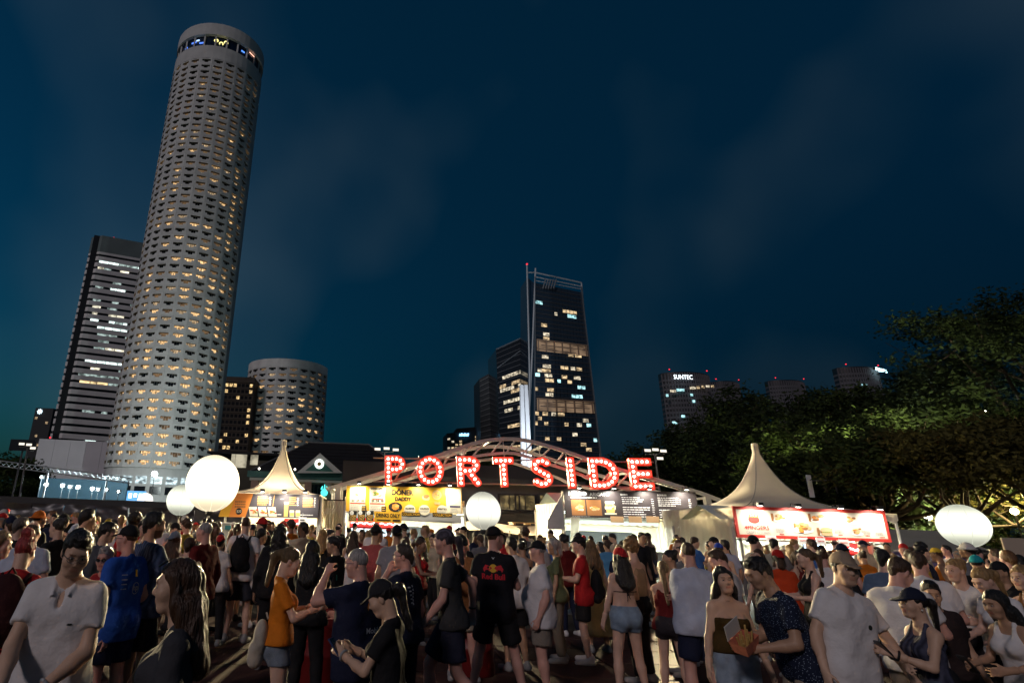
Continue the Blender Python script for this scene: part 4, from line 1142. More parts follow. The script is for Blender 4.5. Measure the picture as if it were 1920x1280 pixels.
park_lamp('white lamp in the canopy gap near the right edge', 1850, 768, 62, 200, (1, .95, .85), .2)
ins = tag(empty('direction_sign', at(1515, 890, 37)), 'slim white sign on an arm in front of the dark trees', 'sign')
pS = at(1515, 890, 37); zS = pS.z
MB().box((-.13, -.04, -1.25), (.13, .04, 0)).build('panel', mat('sign_white_panel', (.6, .62, .65), .6), ins)
MB().tube([(.1, 0, -.32), (1.5, 0, -.25)], .03, 5).build('arm', MATS['mast_steel'], ins)
MB().tube([(1.5, 0, -.25), (1.62, 0, -zS)], .05, 6).build('pole', MATS['mast_steel'], ins)
# ------------------------------------------------------------------ boards: flat printed signs with real lamps clipped above them
class Board:
    def __init__(s, root, TL, TR, BL, Y, base, edge=None, thick=.05):
        a, b, c = at(*TL, Y), at(*TR, Y), at(*BL, Y)
        s.W = (b - a).length; s.H = (c - a).length
        s.root = root
        ux = (b - a).normalized(); s.ux = ux
        s.o = bpy.data.objects.new('menu_board', None); COL.objects.link(s.o)
        uz = (a - c).normalized(); uy = uz.cross(ux).normalized(); uz = ux.cross(uy).normalized()
        M = Matrix((ux, uy, uz)).transposed().to_4x4(); M.translation = a
        s.M = M
        bpy.data.objects.remove(s.o)
        s.o = MB().box((0, 0, -s.H), (s.W, thick, 0)).build('menu_board', base, root)
        s.o.matrix_basis = root.matrix_basis.inverted() @ M
        if edge:
            for (l_, h_) in (((-.05, -.012, -.05), (s.W + .05, thick, .05)), ((-.05, -.012, -s.H - .05), (s.W + .05, thick, -s.H + .05))):
                MB().box(l_, h_).build('edge_strip', edge, s.o)
            for x in (0, s.W): MB().box((x - .045, -.011, -s.H + .051), (x + .045, thick, -.051)).build('edge_strip', edge, s.o)
    def rect(s, x0, y0, x1, y1, m, lay=1, name='printed_panel', skew=0.0):
        W, H = s.W, s.H; d = -.004 * lay - .002
        return MB().add([((x0 + skew) * W, d, -y0 * H), (x1 * W + skew * W, d, -y0 * H), (x1 * W, d, -y1 * H), (x0 * W, d, -y1 * H)], [(3, 2, 1, 0)]).build(name, m, s.o)
    def disc(s, x, y, rx, ry, m, lay=2, name='printed_picture', n=18, jit=0.0, seed=0):
        r = random.Random(seed); q = MB(); d = -.004 * lay - .002
        pts = []
        for k in range(n):
            t = 2 * math.pi * k / n; f = 1 + r.uniform(-jit, jit)
            pts.append((x * s.W + rx * f * math.cos(t), d, -y * s.H + ry * f * math.sin(t)))
        q.add(pts, [tuple(range(n))]); return q.build(name, m, s.o)
    def txt(s, x, y, h, t, m, lay=3, bold=0.0, align='CENTER', sp=1.0, wide=None, rot=0.0):
        me = text_mesh(t, h, bold, sp, align)
        o = link('lettering', me.copy(), m, s.o)
        o.location = (x * s.W, -.004 * lay - .002, -y * s.H); o.rotation_euler = (rad(90), rot, 0)
        if wide:
            w = max(v.co.x for v in me.vertices) - min(v.co.x for v in me.vertices)
            o.scale = (wide / w, 1, 1)
        return o
    def bars(s, x0, y0, x1, y1, rows, m, lay=2, fill=.55, seed=0, name='small_print'):
        "lines of menu print too small to read"
        r = random.Random(seed); q = MB(); d = -.004 * lay - .002; W, H = s.W, s.H
        rh = (y1 - y0) / rows
        for k in range(rows):
            x = x0; xe = x1 - r.random() * .3 * (x1 - x0)
            while x < xe:
                w = r.uniform(.04, .16) * (x1 - x0) + .004; xb = min(x + w, xe)
                ya, yb = y0 + rh * (k + .5 - fill / 2), y0 + rh * (k + .5 + fill / 2)
                q.add([(x * W, d, -yb * H), (xb * W, d, -yb * H), (xb * W, d, -ya * H), (x * W, d, -ya * H)], [(0, 1, 2, 3)])
                x = xb + .012 * (x1 - x0) + .002
        o = q.build(name, m, s.o); o['kind'] = 'stuff'; return o
    def food(s, x, y, sz, cols, seed, lay=3, tray=None):
        r = random.Random(seed)
        if tray: s.disc(x, y + .01, sz * 1.1, sz * .62, tray, lay, jit=.06, seed=seed)
        for k in range(9):
            s.disc(x + r.uniform(-.62, .62) * sz / s.W, y + r.uniform(-.4, .3) * sz / s.H, sz * r.uniform(.18, .4), sz * r.uniform(.1, .22), cols[k % len(cols)], lay + 1 + k * .2, jit=.25, seed=seed + k, n=9)
    def lamp(s, x, energy=16, col=(1, .9, .72), reach=.42, up=.12):
        X = x * s.W
        g = MB().tube([(X, .02, 0), (X, -.05, up + .06), (X, -reach * .8, up + .03)], .014, 5).build('lamp_arm', MATS['lamp_housing'], s.o)
        MB().box((X - .085, -reach - .04, up - .05), (X + .085, -reach + .09, up + .05)).build('lamp_head', MATS['lamp_housing'], g)
        MB().box((X - .06, -reach - .02, up - .066), (X + .06, -reach + .07, up - .055)).build('lamp_lens', lamp_mat('clip_lens', (1, .93, .8), 12), g)
        d = bpy.data.lights.new('beam', 'SPOT'); d.energy = energy; d.spot_size = rad(140); d.spot_blend = .9; d.color = col; d.shadow_soft_size = .04
        l_ = bpy.data.objects.new('beam', d); COL.objects.link(l_); l_.parent = s.o
        l_.location = (X, -reach, up - .075)
        l_.rotation_euler = (Vector((0, -reach * .9, up + s.H * .5))).to_track_quat('Z', 'Y').to_euler()

M_black = mat('print_black', (.012, .012, .012), .6); M_white = mat('print_white', (.8, .8, .78), .6); M_yel = mat('print_yellow', (.72, .40, .03), .6)
M_red = mat('print_red', (.55, .04, .03), .6); M_org = mat('print_orange', (.75, .25, .04), .6); M_brown = mat('print_brown', (.3, .13, .04), .7)
M_gold = mat('print_gold', (.7, .42, .12), .7); M_tan = mat('print_tan', (.62, .42, .22), .7); M_leafp = mat('print_green', (.15, .3, .05), .7)
M_charc = mat('print_charcoal', (.030, .024, .026), .55); M_creamp = mat('print_cream', (.72, .66, .52), .6); M_slate = mat('print_slate', (.055, .05, .06), .6)
M_grey = mat('print_grey', (.35, .35, .36), .6)
def canvas(name, c, tr=.45):
    m = mat(name, c, .8, var=.08, vscale=1.5); n, l = m.node_tree.nodes, m.node_tree.links
    b = n['Principled BSDF']; t = n.new('ShaderNodeBsdfTranslucent'); t.inputs[0].default_value = (*c, 1); mx = n.new('ShaderNodeMixShader'); mx.inputs[0].default_value = tr
    o = [q for q in n if q.type == 'OUTPUT_MATERIAL'][0]
    l.new(b.outputs[0], mx.inputs[1]); l.new(t.outputs[0], mx.inputs[2]); l.new(mx.outputs[0], o.inputs[0])
    return m
M_pvc = canvas('tent_canvas', (.78, .72, .62), .4)
M_pvc2 = canvas('tent_wall_canvas', (.75, .70, .56), .35)
M_frame = mat('white_frame', (.58, .56, .50), .45)
M_tube = lamp_mat('fluorescent', (.85, 1.0, .92), 14)

def curtain(root, A, B, z0, z1, m, folds=9, amp=.07, name='side_wall', seed=0):
    A, B = Vector((A[0], A[1], 0)), Vector((B[0], B[1], 0)); n = folds * 6; V = []; F_ = []
    nrm = (B - A).cross(Vector((0, 0, 1))).normalized()
    for i in range(n + 1):
        for j, z in enumerate((z0, z0 + (z1 - z0) * .4, z0 + (z1 - z0) * .8, z1)):
            t = i / n; p = A.lerp(B, t) + nrm * amp * (1 - .5 * j / 3) * math.sin(2 * math.pi * folds * t + .4 * j + seed)
            V.append((p.x, p.y, z))
    for i in range(n):
        for j in range(3):
            a = i * 4 + j; F_.append((a, a + 4, a + 5, a + 1))
    return link(name, mesh_np(name, V, F_, True), m, root)

def peaked_tent(label, cx, cy, half, ze, zp, rz=0.0, walls=(), group='peaked white tents'):
    root = tag(empty('peaked_tent', (cx, cy, 0), rz), label, 'tent', group)
    n, m = 32, 22; V = []; F_ = []
    H = zp - ze
    for i in range(m + 1):
        t = i / m; r = (1 - t)
        z = ze + H * (.16 * t + .84 * t ** 3.4)
        rr = half * (r ** 1.0) if t < 1 else 0
        rr = max(rr, .10)
        k = 2.0 + 10 * r ** 3                      # square at the eave, round at the mast
        for j in range(n):
            a = 2 * math.pi * (j + .5) / n; c_, s_ = math.cos(a), math.sin(a)
            d = (abs(c_) ** k + abs(s_) ** k) ** (-1 / k)
            sag = 1 - .05 * math.sin(math.pi * min(1, t * 2)) * (1 - abs(math.cos(2 * a)))
            V.append((rr * d * c_ * sag, rr * d * s_ * sag, z))
    for i in range(m):
        for j in range(n):
            j2 = (j + 1) % n; F_.append((i * n + j, i * n + j2, (i + 1) * n + j2, (i + 1) * n + j))
    link('canopy', mesh_np('canopy', V, F_, True), M_pvc, root)
    MB().lathe([(.12, zp - .2), (.11, zp + .1), (.01, zp + .14)], 10).build('mast_cap', M_pvc, root)
    for j in range(4):                             # seams over the hips
        a = math.pi / 4 + j * math.pi / 2; pts = []
        for i in range(m + 1):
            t = i / m; r = 1 - t; rr = max(half * r, .1); k = 2 + 10 * r ** 3
            d = (2 * abs(math.cos(a)) ** k) ** (-1 / k); z = ze + H * (.16 * t + .84 * t ** 3.4)
            pts.append((rr * d * math.cos(a), rr * d * math.sin(a), z + .012))
        MB().tube(pts, .018, 5).build('seam', mat('seam_grey', (.4, .38, .35), .8), root)
    for sx in (-1, 1):
        for sy in (-1, 1):
            MB().tube([(sx * (half - .06), sy * (half - .06), 0), (sx * (half - .06), sy * (half - .06), ze)], .045, 8).build('leg', M_frame, root)
    # scalloped valance
    for (A, B) in (((-half, -half), (half, -half)), ((half, -half), (half, half)), ((-half, half), (-half, -half))):
        ns = 14; q = MB(); A, B = Vector((*A, 0)), Vector((*B, 0))
        for k in range(ns):
            for h_ in range(4):
                t0, t1 = (k + h_ / 4) / ns, (k + (h_ + 1) / 4) / ns
                dz = lambda t: -.2 - .08 * abs(math.sin(math.pi * t * ns))
                P, Q = A.lerp(B, t0), A.lerp(B, t1)
                q.add([(P.x, P.y, ze + dz(t0)), (Q.x, Q.y, ze + dz(t1)), (Q.x, Q.y, ze + .01), (P.x, P.y, ze + .01)], [(0, 1, 2, 3)])
        q.build('valance', M_pvc, root)
    lp = point('tent_light', (0, -.3, ze - .25), 200, (1, .8, .5), .15, root)
    MB().lathe([(.01, -.09), (.08, -.05), (.1, .03), (.03, .09)], 10, c=(0, -.3, ze - .08)).build('tent_lamp', lamp_mat('tent_lamp_glow', (1, .82, .55), 8), root)
    for i, (A, B) in enumerate(walls):
        curtain(root, (A[0] * half, A[1] * half), (B[0] * half, B[1] * half), .02, ze - .05, M_pvc2, 8, .05, seed=i)
    return root

def lit_stall(label, x0, x1, Y, depth, zc, tubes=2, back=M_pvc2, counter=True, left=True, right=True, dark_back=True, cat='food stall'):
    "open fronted tent: walls, ceiling with truss, tubes, counter"
    root = tag(empty('food_stall', ((x0 + x1) / 2, Y, 0)), label, cat, 'food stalls')
    w = (x1 - x0) / 2
    MB().box((-w, depth, 0), (w, depth + .05, zc)).build('back_wall', back, root)
    if dark_back: MB().box((-w + .2, depth - .25, 0), (w * .55, depth - .2, zc - .9)).build('back_screen', mat('dark_screen', (.018, .02, .02), .7), root)
    if left: curtain(root, (-w, .05), (-w, depth), .02, zc + .25, M_pvc2, 10, .04, seed=1)
    if right: curtain(root, (w, .05), (w, depth), .02, zc + .25, M_pvc2, 10, .04, seed=2)
    q = MB(); q.add([(-w, 0, zc), (w, 0, zc), (w, depth / 2, zc + .75), (-w, depth / 2, zc + .75), (-w, depth, zc), (w, depth, zc)], [(0, 3, 2, 1), (3, 4, 5, 2)])
    q.build('roof_canvas', mat('roof_canvas', (.6, .64, .6), .8), root)
    for sx in (-w, w):
        for sy in (0.02, depth): MB().tube([(sx, sy, 0), (sx, sy, zc)], .05, 8).build('leg', M_frame, root)
    for yy in (.15, depth - .4):
        truss_ = MB()
        for k in range(12):
            a, b = -w + 2 * w * k / 12, -w + 2 * w * (k + 1) / 12
            truss_.tube([(a, yy, zc - .38), (b, yy, zc - .05)], .014, 4); truss_.tube([(a, yy, zc - .05), (b, yy, zc - .38)], .014, 4)
        truss_.tube([(-w, yy, zc - .05), (w, yy, zc - .05)], .022, 5); truss_.tube([(-w, yy, zc - .38), (w, yy, zc - .38)], .022, 5)
        truss_.build('roof_truss', M_frame, root)
    for k in range(tubes):
        xk = -w + 2 * w * (k + .5) / tubes
        t_ = MB().tube([(xk - .6, depth * .35, zc - .12), (xk + .6, depth * .35, zc - .12)], .035, 8).build('light_tube', M_tube, root)
        MB().box((xk - .65, depth * .35 - .05, zc - .075), (xk + .65, depth * .35 + .05, zc - .04)).build('tube_fitting', M_frame, t_)
        d = bpy.data.lights.new('glow', 'AREA'); d.energy = 340; d.size = 1.2; d.size_y = .15; d.shape = 'RECTANGLE'; d.color = (.85, 1, .93)
        l_ = bpy.data.objects.new('glow', d); COL.objects.link(l_); l_.parent = root; l_.location = (xk, depth * .35, zc - .18)
    # scalloped inner valance
    ns = 16; q = MB()
    for k in range(ns * 4):
        t0, t1 = k / (ns * 4), (k + 1) / (ns * 4)
        dz = lambda t: zc - .52 - .07 * abs(math.sin(math.pi * t * ns))
        q.add([(-w + 2 * w * t0, depth - .32, dz(t0)), (-w + 2 * w * t1, depth - .32, dz(t1)), (-w + 2 * w * t1, depth - .32, zc - .1), (-w + 2 * w * t0, depth - .32, zc - .1)], [(0, 1, 2, 3)])
    q.build('valance', mat('valance_white', (.7, .75, .72), .8), root)
    if counter:
        MB().box((-w + .1, .25, 0), (w - .1, .3, 1.0)).build('counter_front', M_slate, root)
        MB().box((-w + .08, .22, 1.0), (w - .08, .95, 1.05)).build('counter_top', mat('steel_top', (.5, .5, .5), .3, .7), root)
    return root

def fridge(label, root_xy, w=.7, hd=2.05):
    f = tag(empty('drinks_fridge', (root_xy[0], root_xy[1], 0)), label, 'fridge', 'drinks fridges')
    MB().box((-w / 2, 0, 0), (w / 2, .6, hd - .35)).build('cabinet', mat('fridge_red', (.5, .03, .03), .4), f)
    MB().box((-w / 2 + .06, -.012, .15), (w / 2 - .06, -.002, hd - .42)).build('door', room_mat('fridge_door', (.75, .95, 1), 1.3, scale=(6, 6, 7), thr=.45), f)
    MB().box((-w / 2 - .01, -.06, hd - .34), (w / 2 + .01, .6, hd)).build('header', mat('fridge_header', (.6, .02, .02), .4, emit=(1, .05, .04), estr=1.1), f)
    q = MB()
    for k in range(7): q.tube([(-w * .42 + w * .14 * k, -.07, hd - .22 + .03 * math.sin(k * 1.7)), (-w * .42 + w * .14 * (k + .8), -.07, hd - .2 + .03 * math.sin(k * 1.7 + 1.4))], .035, 6)
    q.build('header_script', lamp_mat('fridge_script', (1, .9, .9), 2.2), f)
    return f

# ------------------------------------------------------------------ stall 1: left, peaked tent with dark menu board
YL = 26.5
pk = at(537, 829, YL + 2.0)
peaked_tent('white peaked tent over the left stall beside the big balloon', pk.x - .1, YL + 2.05, 1.95, at(530, 925, YL).z, pk.z, 0.0, walls=(((1, -1), (1, 1)), ((-1, 1), (1, 1))), group='peaked white tents')
st1 = tag(empty('food_stall', (at(530, 950, YL).x, YL, 0)), 'left food stall with dark menu board and slanted orange end', 'food stall', 'food stalls')
b = Board(st1, (414, 924), (598, 927), (414, 968), YL, M_slate)
b.rect(.0, .0, .27, 1, M_org, 1, skew=.06); b.rect(0, .0, .1, 1, M_yel, 2, skew=.06)
b.txt(.2, .18, .12, '—', M_red, 3)
b.bars(.155, .3, .27, .62, 3, M_brown, 3, .6, 3)
b.disc(.2, .76, .13, .13, M_black, 3); b.txt(.2, .76, .13, '$20', M_creamp, 4)
for i, x in enumerate((.36, .455, .55)):
    sk = .0
    b.rect(x - .045, .56, x + .035, .95, M_creamp, 2, skew=-.02)
    b.food(x - .005, .76, .17, [M_org, M_brown, M_leafp, M_red], 10 + i, 3)
b.bars(.38, .08, .5, .5, 6, M_gold, 2, .45, 5); b.bars(.5, .1, .52, .5, 5, M_white, 2, .5, 6)
b.rect(.535, .05, .54, .55, M_gold, 2, skew=.01)
b.txt(.63, .2, .13, '—', M_white, 3)
b.rect(.655, .35, .695, .95, M_gold, 2); b.rect(.652, .33, .698, .42, M_creamp, 3)
for x in (.74, .80): b.rect(x - .025, .68, x + .02, .96, M_creamp, 2, skew=-.003); b.rect(x - .023, .78, x + .017, .92, M_gold, 3)
b.bars(.70, .1, .78, .5, 5, M_gold, 2, .45, 7); b.bars(.78, .12, .8, .5, 5, M_white, 2, .5, 8)
b.bars(.84, .12, .95, .55, 6, M_gold, 2, .45, 9); b.bars(.955, .12, .97, .55, 6, M_white, 2, .5, 10)
b.bars(.56, .84, .64, .9, 1, M_white, 2, .6, 11); b.bars(.82, .84, .97, .9, 1, M_white, 2, .6, 12)
for x in (.44, .66, .87): b.lamp(x, 95, (1, .9, .74))
MB().box((-2.0, .9, 0), (1.5, .95, 1.55)).build('rear_screen', MATS['dark_screen'] if 'dark_screen' in MATS else mat('dark_screen', (.018, .02, .02), .7), st1)
MB().box((-1.5, .35, 0), (1.5, .4, 1.0)).build('counter_front', M_slate, st1)
MB().box((-1.55, .3, 1.0), (1.55, .95, 1.05)).build('counter_top', mat('steel_top', (.5, .5, .5), .3, .7), st1)
for sx in (-2.3, 1.55): MB().tube([(sx, .12, 0), (sx, .12, 2.7)], .04, 8).build('leg', M_frame, st1)
c_ = at(550, 985, YL + .5); fridge('red topped drinks fridge in the left stall', (c_.x, YL + .5), .75, 1.83)
c_ = at(567, 979, YL - .1); nc = tag(empty('notice_card', c_), 'white notice card hung below the dark menu board', 'notice')
MB().box((-.16, -.01, -.2), (.16, .01, .2)).build('card', M_white, nc); 
q = MB(); [q.box((-.1, -.016, .08 - .1 * k), (.08, -.012, .12 - .1 * k)) for k in range(3)]; q.build('print', M_black, nc)['kind'] = 'stuff'; MB().tube([(0, 0, .2), (0, 0, .36)], .006, 4).build('hook', M_frame, nc)
# service table with sheeted goods left of it
c_ = at(424, 985, 26); tb = tag(empty('service_table', (c_.x, 26, 0)), 'cloth covered service table under the big balloon', 'table')
MB().box((-.9, -.35, .0), (.9, .35, 1.55)).build('table_cloth', mat('table_cloth', (.62, .62, .56), .8, var=.15, vscale=3), tb)
MB().box((-.95, -.4, 1.552), (.95, .4, 1.6)).build('top', M_white, tb)
MB().box((.05, -.42, 1.35), (.4, -.36, 1.5)).build('label_card', mat('teal_card', (.05, .25, .28), .6), tb)
# white cabin / draped walls between stall 1 and 2
dw = tag(empty('draped_wall', (0, 0, 0)), 'white draped tent wall between the left stall and the yellow stall', 'tent wall')
A, B = at(602, 955, 28.5), at(650, 955, 28.5)
curtain(dw, (A.x, 28.5), (B.x, 28.3), 0, at(620, 938, 28.5).z, M_pvc2, 9, .06, 'curtain')
ns = 10; q = MB()
for k in range(ns * 4):
    t0, t1 = k / (ns * 4), (k + 1) / (ns * 4); z = at(620, 958, 28.4).z
    xx = lambda t: A.x + (B.x - A.x) * t
    q.add([(xx(t0), 28.38, z - .1 * abs(math.sin(math.pi * t0 * ns)) - .05), (xx(t1), 28.38, z - .1 * abs(math.sin(math.pi * t1 * ns)) - .05), (xx(t1), 28.36, z + .12), (xx(t0), 28.36, z + .12)], [(0, 1, 2, 3)])
q.build('valance', M_pvc, dw)
MB().box((A.x, 28.45, at(620, 938, 28.5).z), (B.x, 31, at(620, 938, 28.5).z + .05)).build('top', M_roof, dw)

# ------------------------------------------------------------------ stall 2: yellow kebab board
Y2 = 28.0
xa, xb = at(646, 960, Y2).x, at(872, 960, Y2).x
st2 = lit_stall('food stall with the yellow kebab menu board under the first letters', xa, xb, Y2 + .1, 4.0, at(760, 962, Y2).z + .35, 2)
b = Board(st2, (650, 910), (865, 914), (650, 958), Y2, M_yel)
W = b.W
b.rect(.03, .05, .165, .99, M_creamp, 1); b.rect(.2, .05, .335, .99, M_creamp, 1)
b.txt(.10, .1, .1, 'WEEK', M_black, 3, .004); b.txt(.27, .1, .1, 'DÖNER KEBAB', M_black, 3, .004, wide=.6)
b.food(.09, .35, .14, [M_brown, M_tan, M_gold], 30); b.food(.27, .32, .24, [M_tan, M_brown, M_leafp, M_org], 31)
for x, s_ in ((.1, 3), (.27, 4)):
    b.txt(x, .58, .13, '20  24  30', M_black, 3, .004, wide=.55); b.rect(x - .065, .66, x + .065, .71, M_red, 2); b.bars(x - .06, .74, x + .03, .98, 4, M_grey, 2, .5, s_)
    b.rect(x + .035, .78, x + .075, .99, M_black, 3); b.bars(x + .04, .8, x + .07, .97, 2, M_gold, 4, .4, s_ + 5)
b.rect(.225, .49, .32, .53, M_red, 2)
b.txt(.485, .24, .30, 'DÖNER', M_black, 3, .012, wide=.95); b.txt(.49, .49, .21, 'DADDY', M_black, 3, .01, wide=.72)
b.disc(.425, .8, .30, .20, M_black, 2); b.disc(.425, .79, .15, .13, M_org, 3, jit=.15, seed=3); b.disc(.44, .77, .09, .06, M_gold, 4, jit=.2, seed=5)
for x, t in ((.55, 'KUMPIR'), (.675, 'CHURROS'), (.83, 'FRITES')):
    b.disc(x, .9, .24, .22, M_creamp, 2); b.txt(x, .85, .11, t, M_black, 4, .003, wide=.38); b.bars(x - .045, .92, x + .045, .99, 2, M_grey, 3, .5, 21)
b.disc(.69, .42, .17, .12, M_tan, 2, jit=.1, seed=4); b.disc(.69, .36, .12, .09, M_brown, 3, jit=.2, seed=6)
b.disc(.785, .3, .2, .2, M_tan, 2); b.disc(.785, .3, .16, .16, M_gold, 3); b.food(.785, .3, .12, [M_brown, M_tan], 33, 4)
b.food(.785, .63, .17, [M_gold, M_tan], 34)
b.rect(.865, .04, .995, .99, M_creamp, 1); b.rect(.895, .7, .985, .78, mat('print_navy', (.03, .03, .09), .6), 2); b.bars(.9, .82, .98, .97, 3, M_grey, 2, .5, 22)
for x in (.11, .36, .62, .89): b.lamp(x, 120, (1, .9, .66))
# strip and hung signs below
bs = Board(st2, (735, 959), (865, 966), (735, 974), Y2 + .02, M_grey)
def hung(label, x0, y0, x1, y1, Y, m, words, tm, group, edge=None):
    p = at((x0 + x1) / 2, y0, Y); q0, q1 = at(x0, y0, Y), at(x1, y1, Y)
    g = tag(empty('hanging_sign', p), label, 'sign', group); w, h = (q1.x - q0.x), (q0.z - q1.z)
    bb = MB().box((-w / 2, 0, -h), (w / 2, .02, 0)).build('panel', m, g)
    for (fy, s_, t, wd) in words:
        o = link('lettering', text_mesh(t, s_ * h, .012 * h).copy(), tm, bb, (0, -.006, -fy * h)); o.rotation_euler = (rad(90), 0, 0)
        if wd:
            vs_ = [v.co.x for v in o.data.vertices]; o.scale = (wd * w / (max(vs_) - min(vs_)), 1, 1)
    MB().tube([(-w * .4, .01, 0), (-w * .4, .01, .08)], .006, 4).build('hook', M_frame, g); MB().tube([(w * .4, .01, 0), (w * .4, .01, .08)], .006, 4).build('hook', M_frame, g)
    return g, bb, w, h
g, bb, w, h = hung('large yellow hanging sign lettered for drinks only', 702, 959, 753, 981, Y2 - .12, M_yel, [(.36, .5, 'DRINKS ONLY', .86)], M_black, 'signs under the yellow board')
MB().box((-w * .4, -.006, -h * .82), (w * .1, -.004, -h * .74)).build('small_print', M_black, bb); MB().box((w * .18, -.006, -h * .86), (w * .44, -.004, -h * .7)).build('tag', M_black, bb)
for i, (x0_, x1_, t) in enumerate(((655, 669, 'CASH'), (671, 685, 'CARDS'), (686.5, 700.5, 'CARDS'))):
    g, bb, w, h = hung('small black hanging sign, %s from the left under the yellow board' % ordn[i], x0_, 957, x1_, 978, Y2 - .1, M_black, [(.5, .3, t, .8), (.76, .3, 'ONLY' if i else '& CARDS', .75)], M_gold, 'signs under the yellow board')
    MB().box((-w / 2, -.006, -h), (w / 2, -.003, -h * .92)).build('stripe', M_gold, bb)
    MB().lathe([(.01, 0), (.09, .002), (.01, .004)], 10).build('symbol', M_white, bb, (-.05, -.008, -h * .2)).rotation_euler = (rad(90), 0, 0)
for i, (x0_, x1_) in enumerate(((753.5, 788), (811, 848))):
    hung('narrow black collection sign, %s one under the yellow board' % ('left' if i == 0 else 'right'), x0_, 960 + i * 1.5, x1_, 969 + i * 1.5, Y2 - .1, M_black, [(.5, .8, 'COLLECTION', .92)], M_yel, 'signs under the yellow board')
for i, x in enumerate((670, 695, 724)):
    c_ = at(x, 985, Y2 + .6); fridge('red topped drinks fridge in the yellow stall, %s of three' % ordn[i], (c_.x, Y2 + .5), .66, 1.96)

# ------------------------------------------------------------------ stall 3: dark board
Y3 = 28.0
xa, xb = at(1056, 975, Y3).x, at(1318, 975, Y3).x
st3 = lit_stall('food stall with the dark sandwich menu board under the last letters', xa, xb, Y3 + .1, 4.4, at(1180, 973, Y3).z + .35, 3, left=True)
b = Board(st3, (1056, 918), (1304, 922), (1057, 969), Y3, M_charc)
b.txt(.105, .13, .20, 'HELLO', M_white, 3, .012, wide=.80); b.txt(.27, .15, .20, 'ARIGATO', M_white, 3, .0, wide=.86)
b.bars(.05, .24, .28, .3, 1, M_white, 2, .5, 40)
for i, (x0_, x1_) in enumerate(((.05, .155), (.165, .275), (.285, .39))):
    b.rect(x0_, .35, x1_, .92, M_brown if i < 2 else M_charc, 2)
    b.food((x0_ + x1_) / 2, .65, .27, [M_tan, M_creamp, M_gold, M_org], 50 + i, 3)
b.rect(.31, .4, .37, .84, M_gold, 3.2, skew=-.005); b.rect(.305, .4, .375, .48, M_creamp, 3.5); b.rect(.3, .6, .38, .68, M_creamp, 3.6); b.rect(.295, .82, .385, .88, M_creamp, 3.6)
b.bars(.05, .95, .2, .97, 1, M_grey, 2, .6, 41)
b.txt(.455, .14, .09, 'SANDO', M_white, 3, .003); b.bars(.435, .2, .6, .5, 4, M_white, 2, .34, 42); b.bars(.435, .56, .64, .98, 5, M_white, 2, .34, 43)
b.bars(.655, .25, .675, .95, 9, M_white, 2, .3, 44)
b.txt(.74, .14, .09, 'DONBURI', M_white, 3, .003); b.bars(.705, .2, .88, .56, 5, M_white, 2, .34, 45); b.bars(.705, .64, .92, .98, 4, M_white, 2, .34, 46)
b.bars(.935, .25, .955, .95, 10, M_white, 2, .3, 47)
for x in (.10, .36, .625, .90): b.lamp(x, 170, (1, .92, .78))
# drawn back curtain and slanted white flap on the left
fl_ = tag(empty('tent_flap', (0, 0, 0)), 'slanted white tent flap left of the dark sandwich board', 'tent flap')
P = [at(1026, 992, 27.6), at(1058, 992, 27.4), at(1056, 921, 27.4), at(1027, 975, 27.6)]
q = MB(); q.add([tuple(p) for p in P] + [tuple(p + Vector((0, .04, 0))) for p in P], [(0, 1, 2, 3), (7, 6, 5, 4), (0, 4, 5, 1), (1, 5, 6, 2), (2, 6, 7, 3), (3, 7, 4, 0)])
q.build('canvas', mat('flap_canvas', (.5, .5, .52), .85, var=.15, vscale=2, bump=.4, bscale=3), fl_)
MB().tube([(P[1].x, 27.35, 0), (P[1].x, 27.35, P[2].z)], .035, 6).build('pole', M_frame, fl_)
cu = tag(empty('gathered_curtain', (0, 0, 0)), 'gathered cream curtain at the left side of the dark board stall', 'curtain')
A, B = at(1072, 980, 27.9), at(1088, 980, 27.9)
V = []; F_ = []; n = 48
for i in range(n + 1):
    t = i / n
    for j in range(5):
        v = j / 4; zz = (A.z + .25) * (1 - v) + .1 * v
        x = A.x + (B.x - A.x) * t * (1 - .35 * v) - .25 * v; V.append((x, 27.9 + .05 * math.sin(t * 50), zz))
for i in range(n):
    for j in range(4): a = i * 5 + j; F_.append((a, a + 1, a + 6, a + 5))
link('cloth', mesh_np('cloth', V, F_, True), M_pvc2, cu); MB().tube([(A.x, 28.0, A.z + .2), (B.x, 28.0, A.z + .2)], .015, 5).build('rail', M_frame, cu)
for i, x in enumerate((1157, 1191, 1224)):
    c_ = at(x, 972, Y3 - .05); g = tag(MB().box((-.28, 0, -.16), (.28, .015, .1)).build('notice_card', mat('kraft_card', (.42, .27, .14), .8), None, c_), 'brown card under the dark board, %s from the left' % ordn[i], 'notice', 'brown cards under the dark board')

# ------------------------------------------------------------------ stall 4: red framed board, big peaked tent
Y4 = 21.5
pk = at(1418, 836, Y4 + 3.0); eR = at(1545, 951, Y4)
peaked_tent('big white peaked tent behind the red framed chicken board', pk.x, Y4 + 3.1, 2.75, at(1420, 953, Y4 + .4).z - .02, pk.z, 0.0, walls=(((-1, -1), (-1, 1)), ((-1, 1), (1, 1))), group='peaked white tents')
xa, xb = at(1380, 1005, Y4).x, at(1665, 1010, Y4).x
st4 = lit_stall('food stall with the red framed white chicken menu board', xa, xb, Y4 + .1, 4.2, at(1520, 1000, Y4).z + .12, 2, dark_back=False)
b = Board(st4, (1376, 951), (1656, 960), (1385, 1004), Y4, M_creamp, M_red)
b.rect(.085, .1, .155, .42, M_red, 1.5); b.disc(.12, .41, .19, .12, M_red, 1.6); b.rect(.085, .08, .155, .3, M_creamp, 2)
for k in range(4): b.rect(.088 + .0175 * k, .16 + .05 * (k % 2 == 0), .1 + .0175 * k, .32, M_org, 2.5)
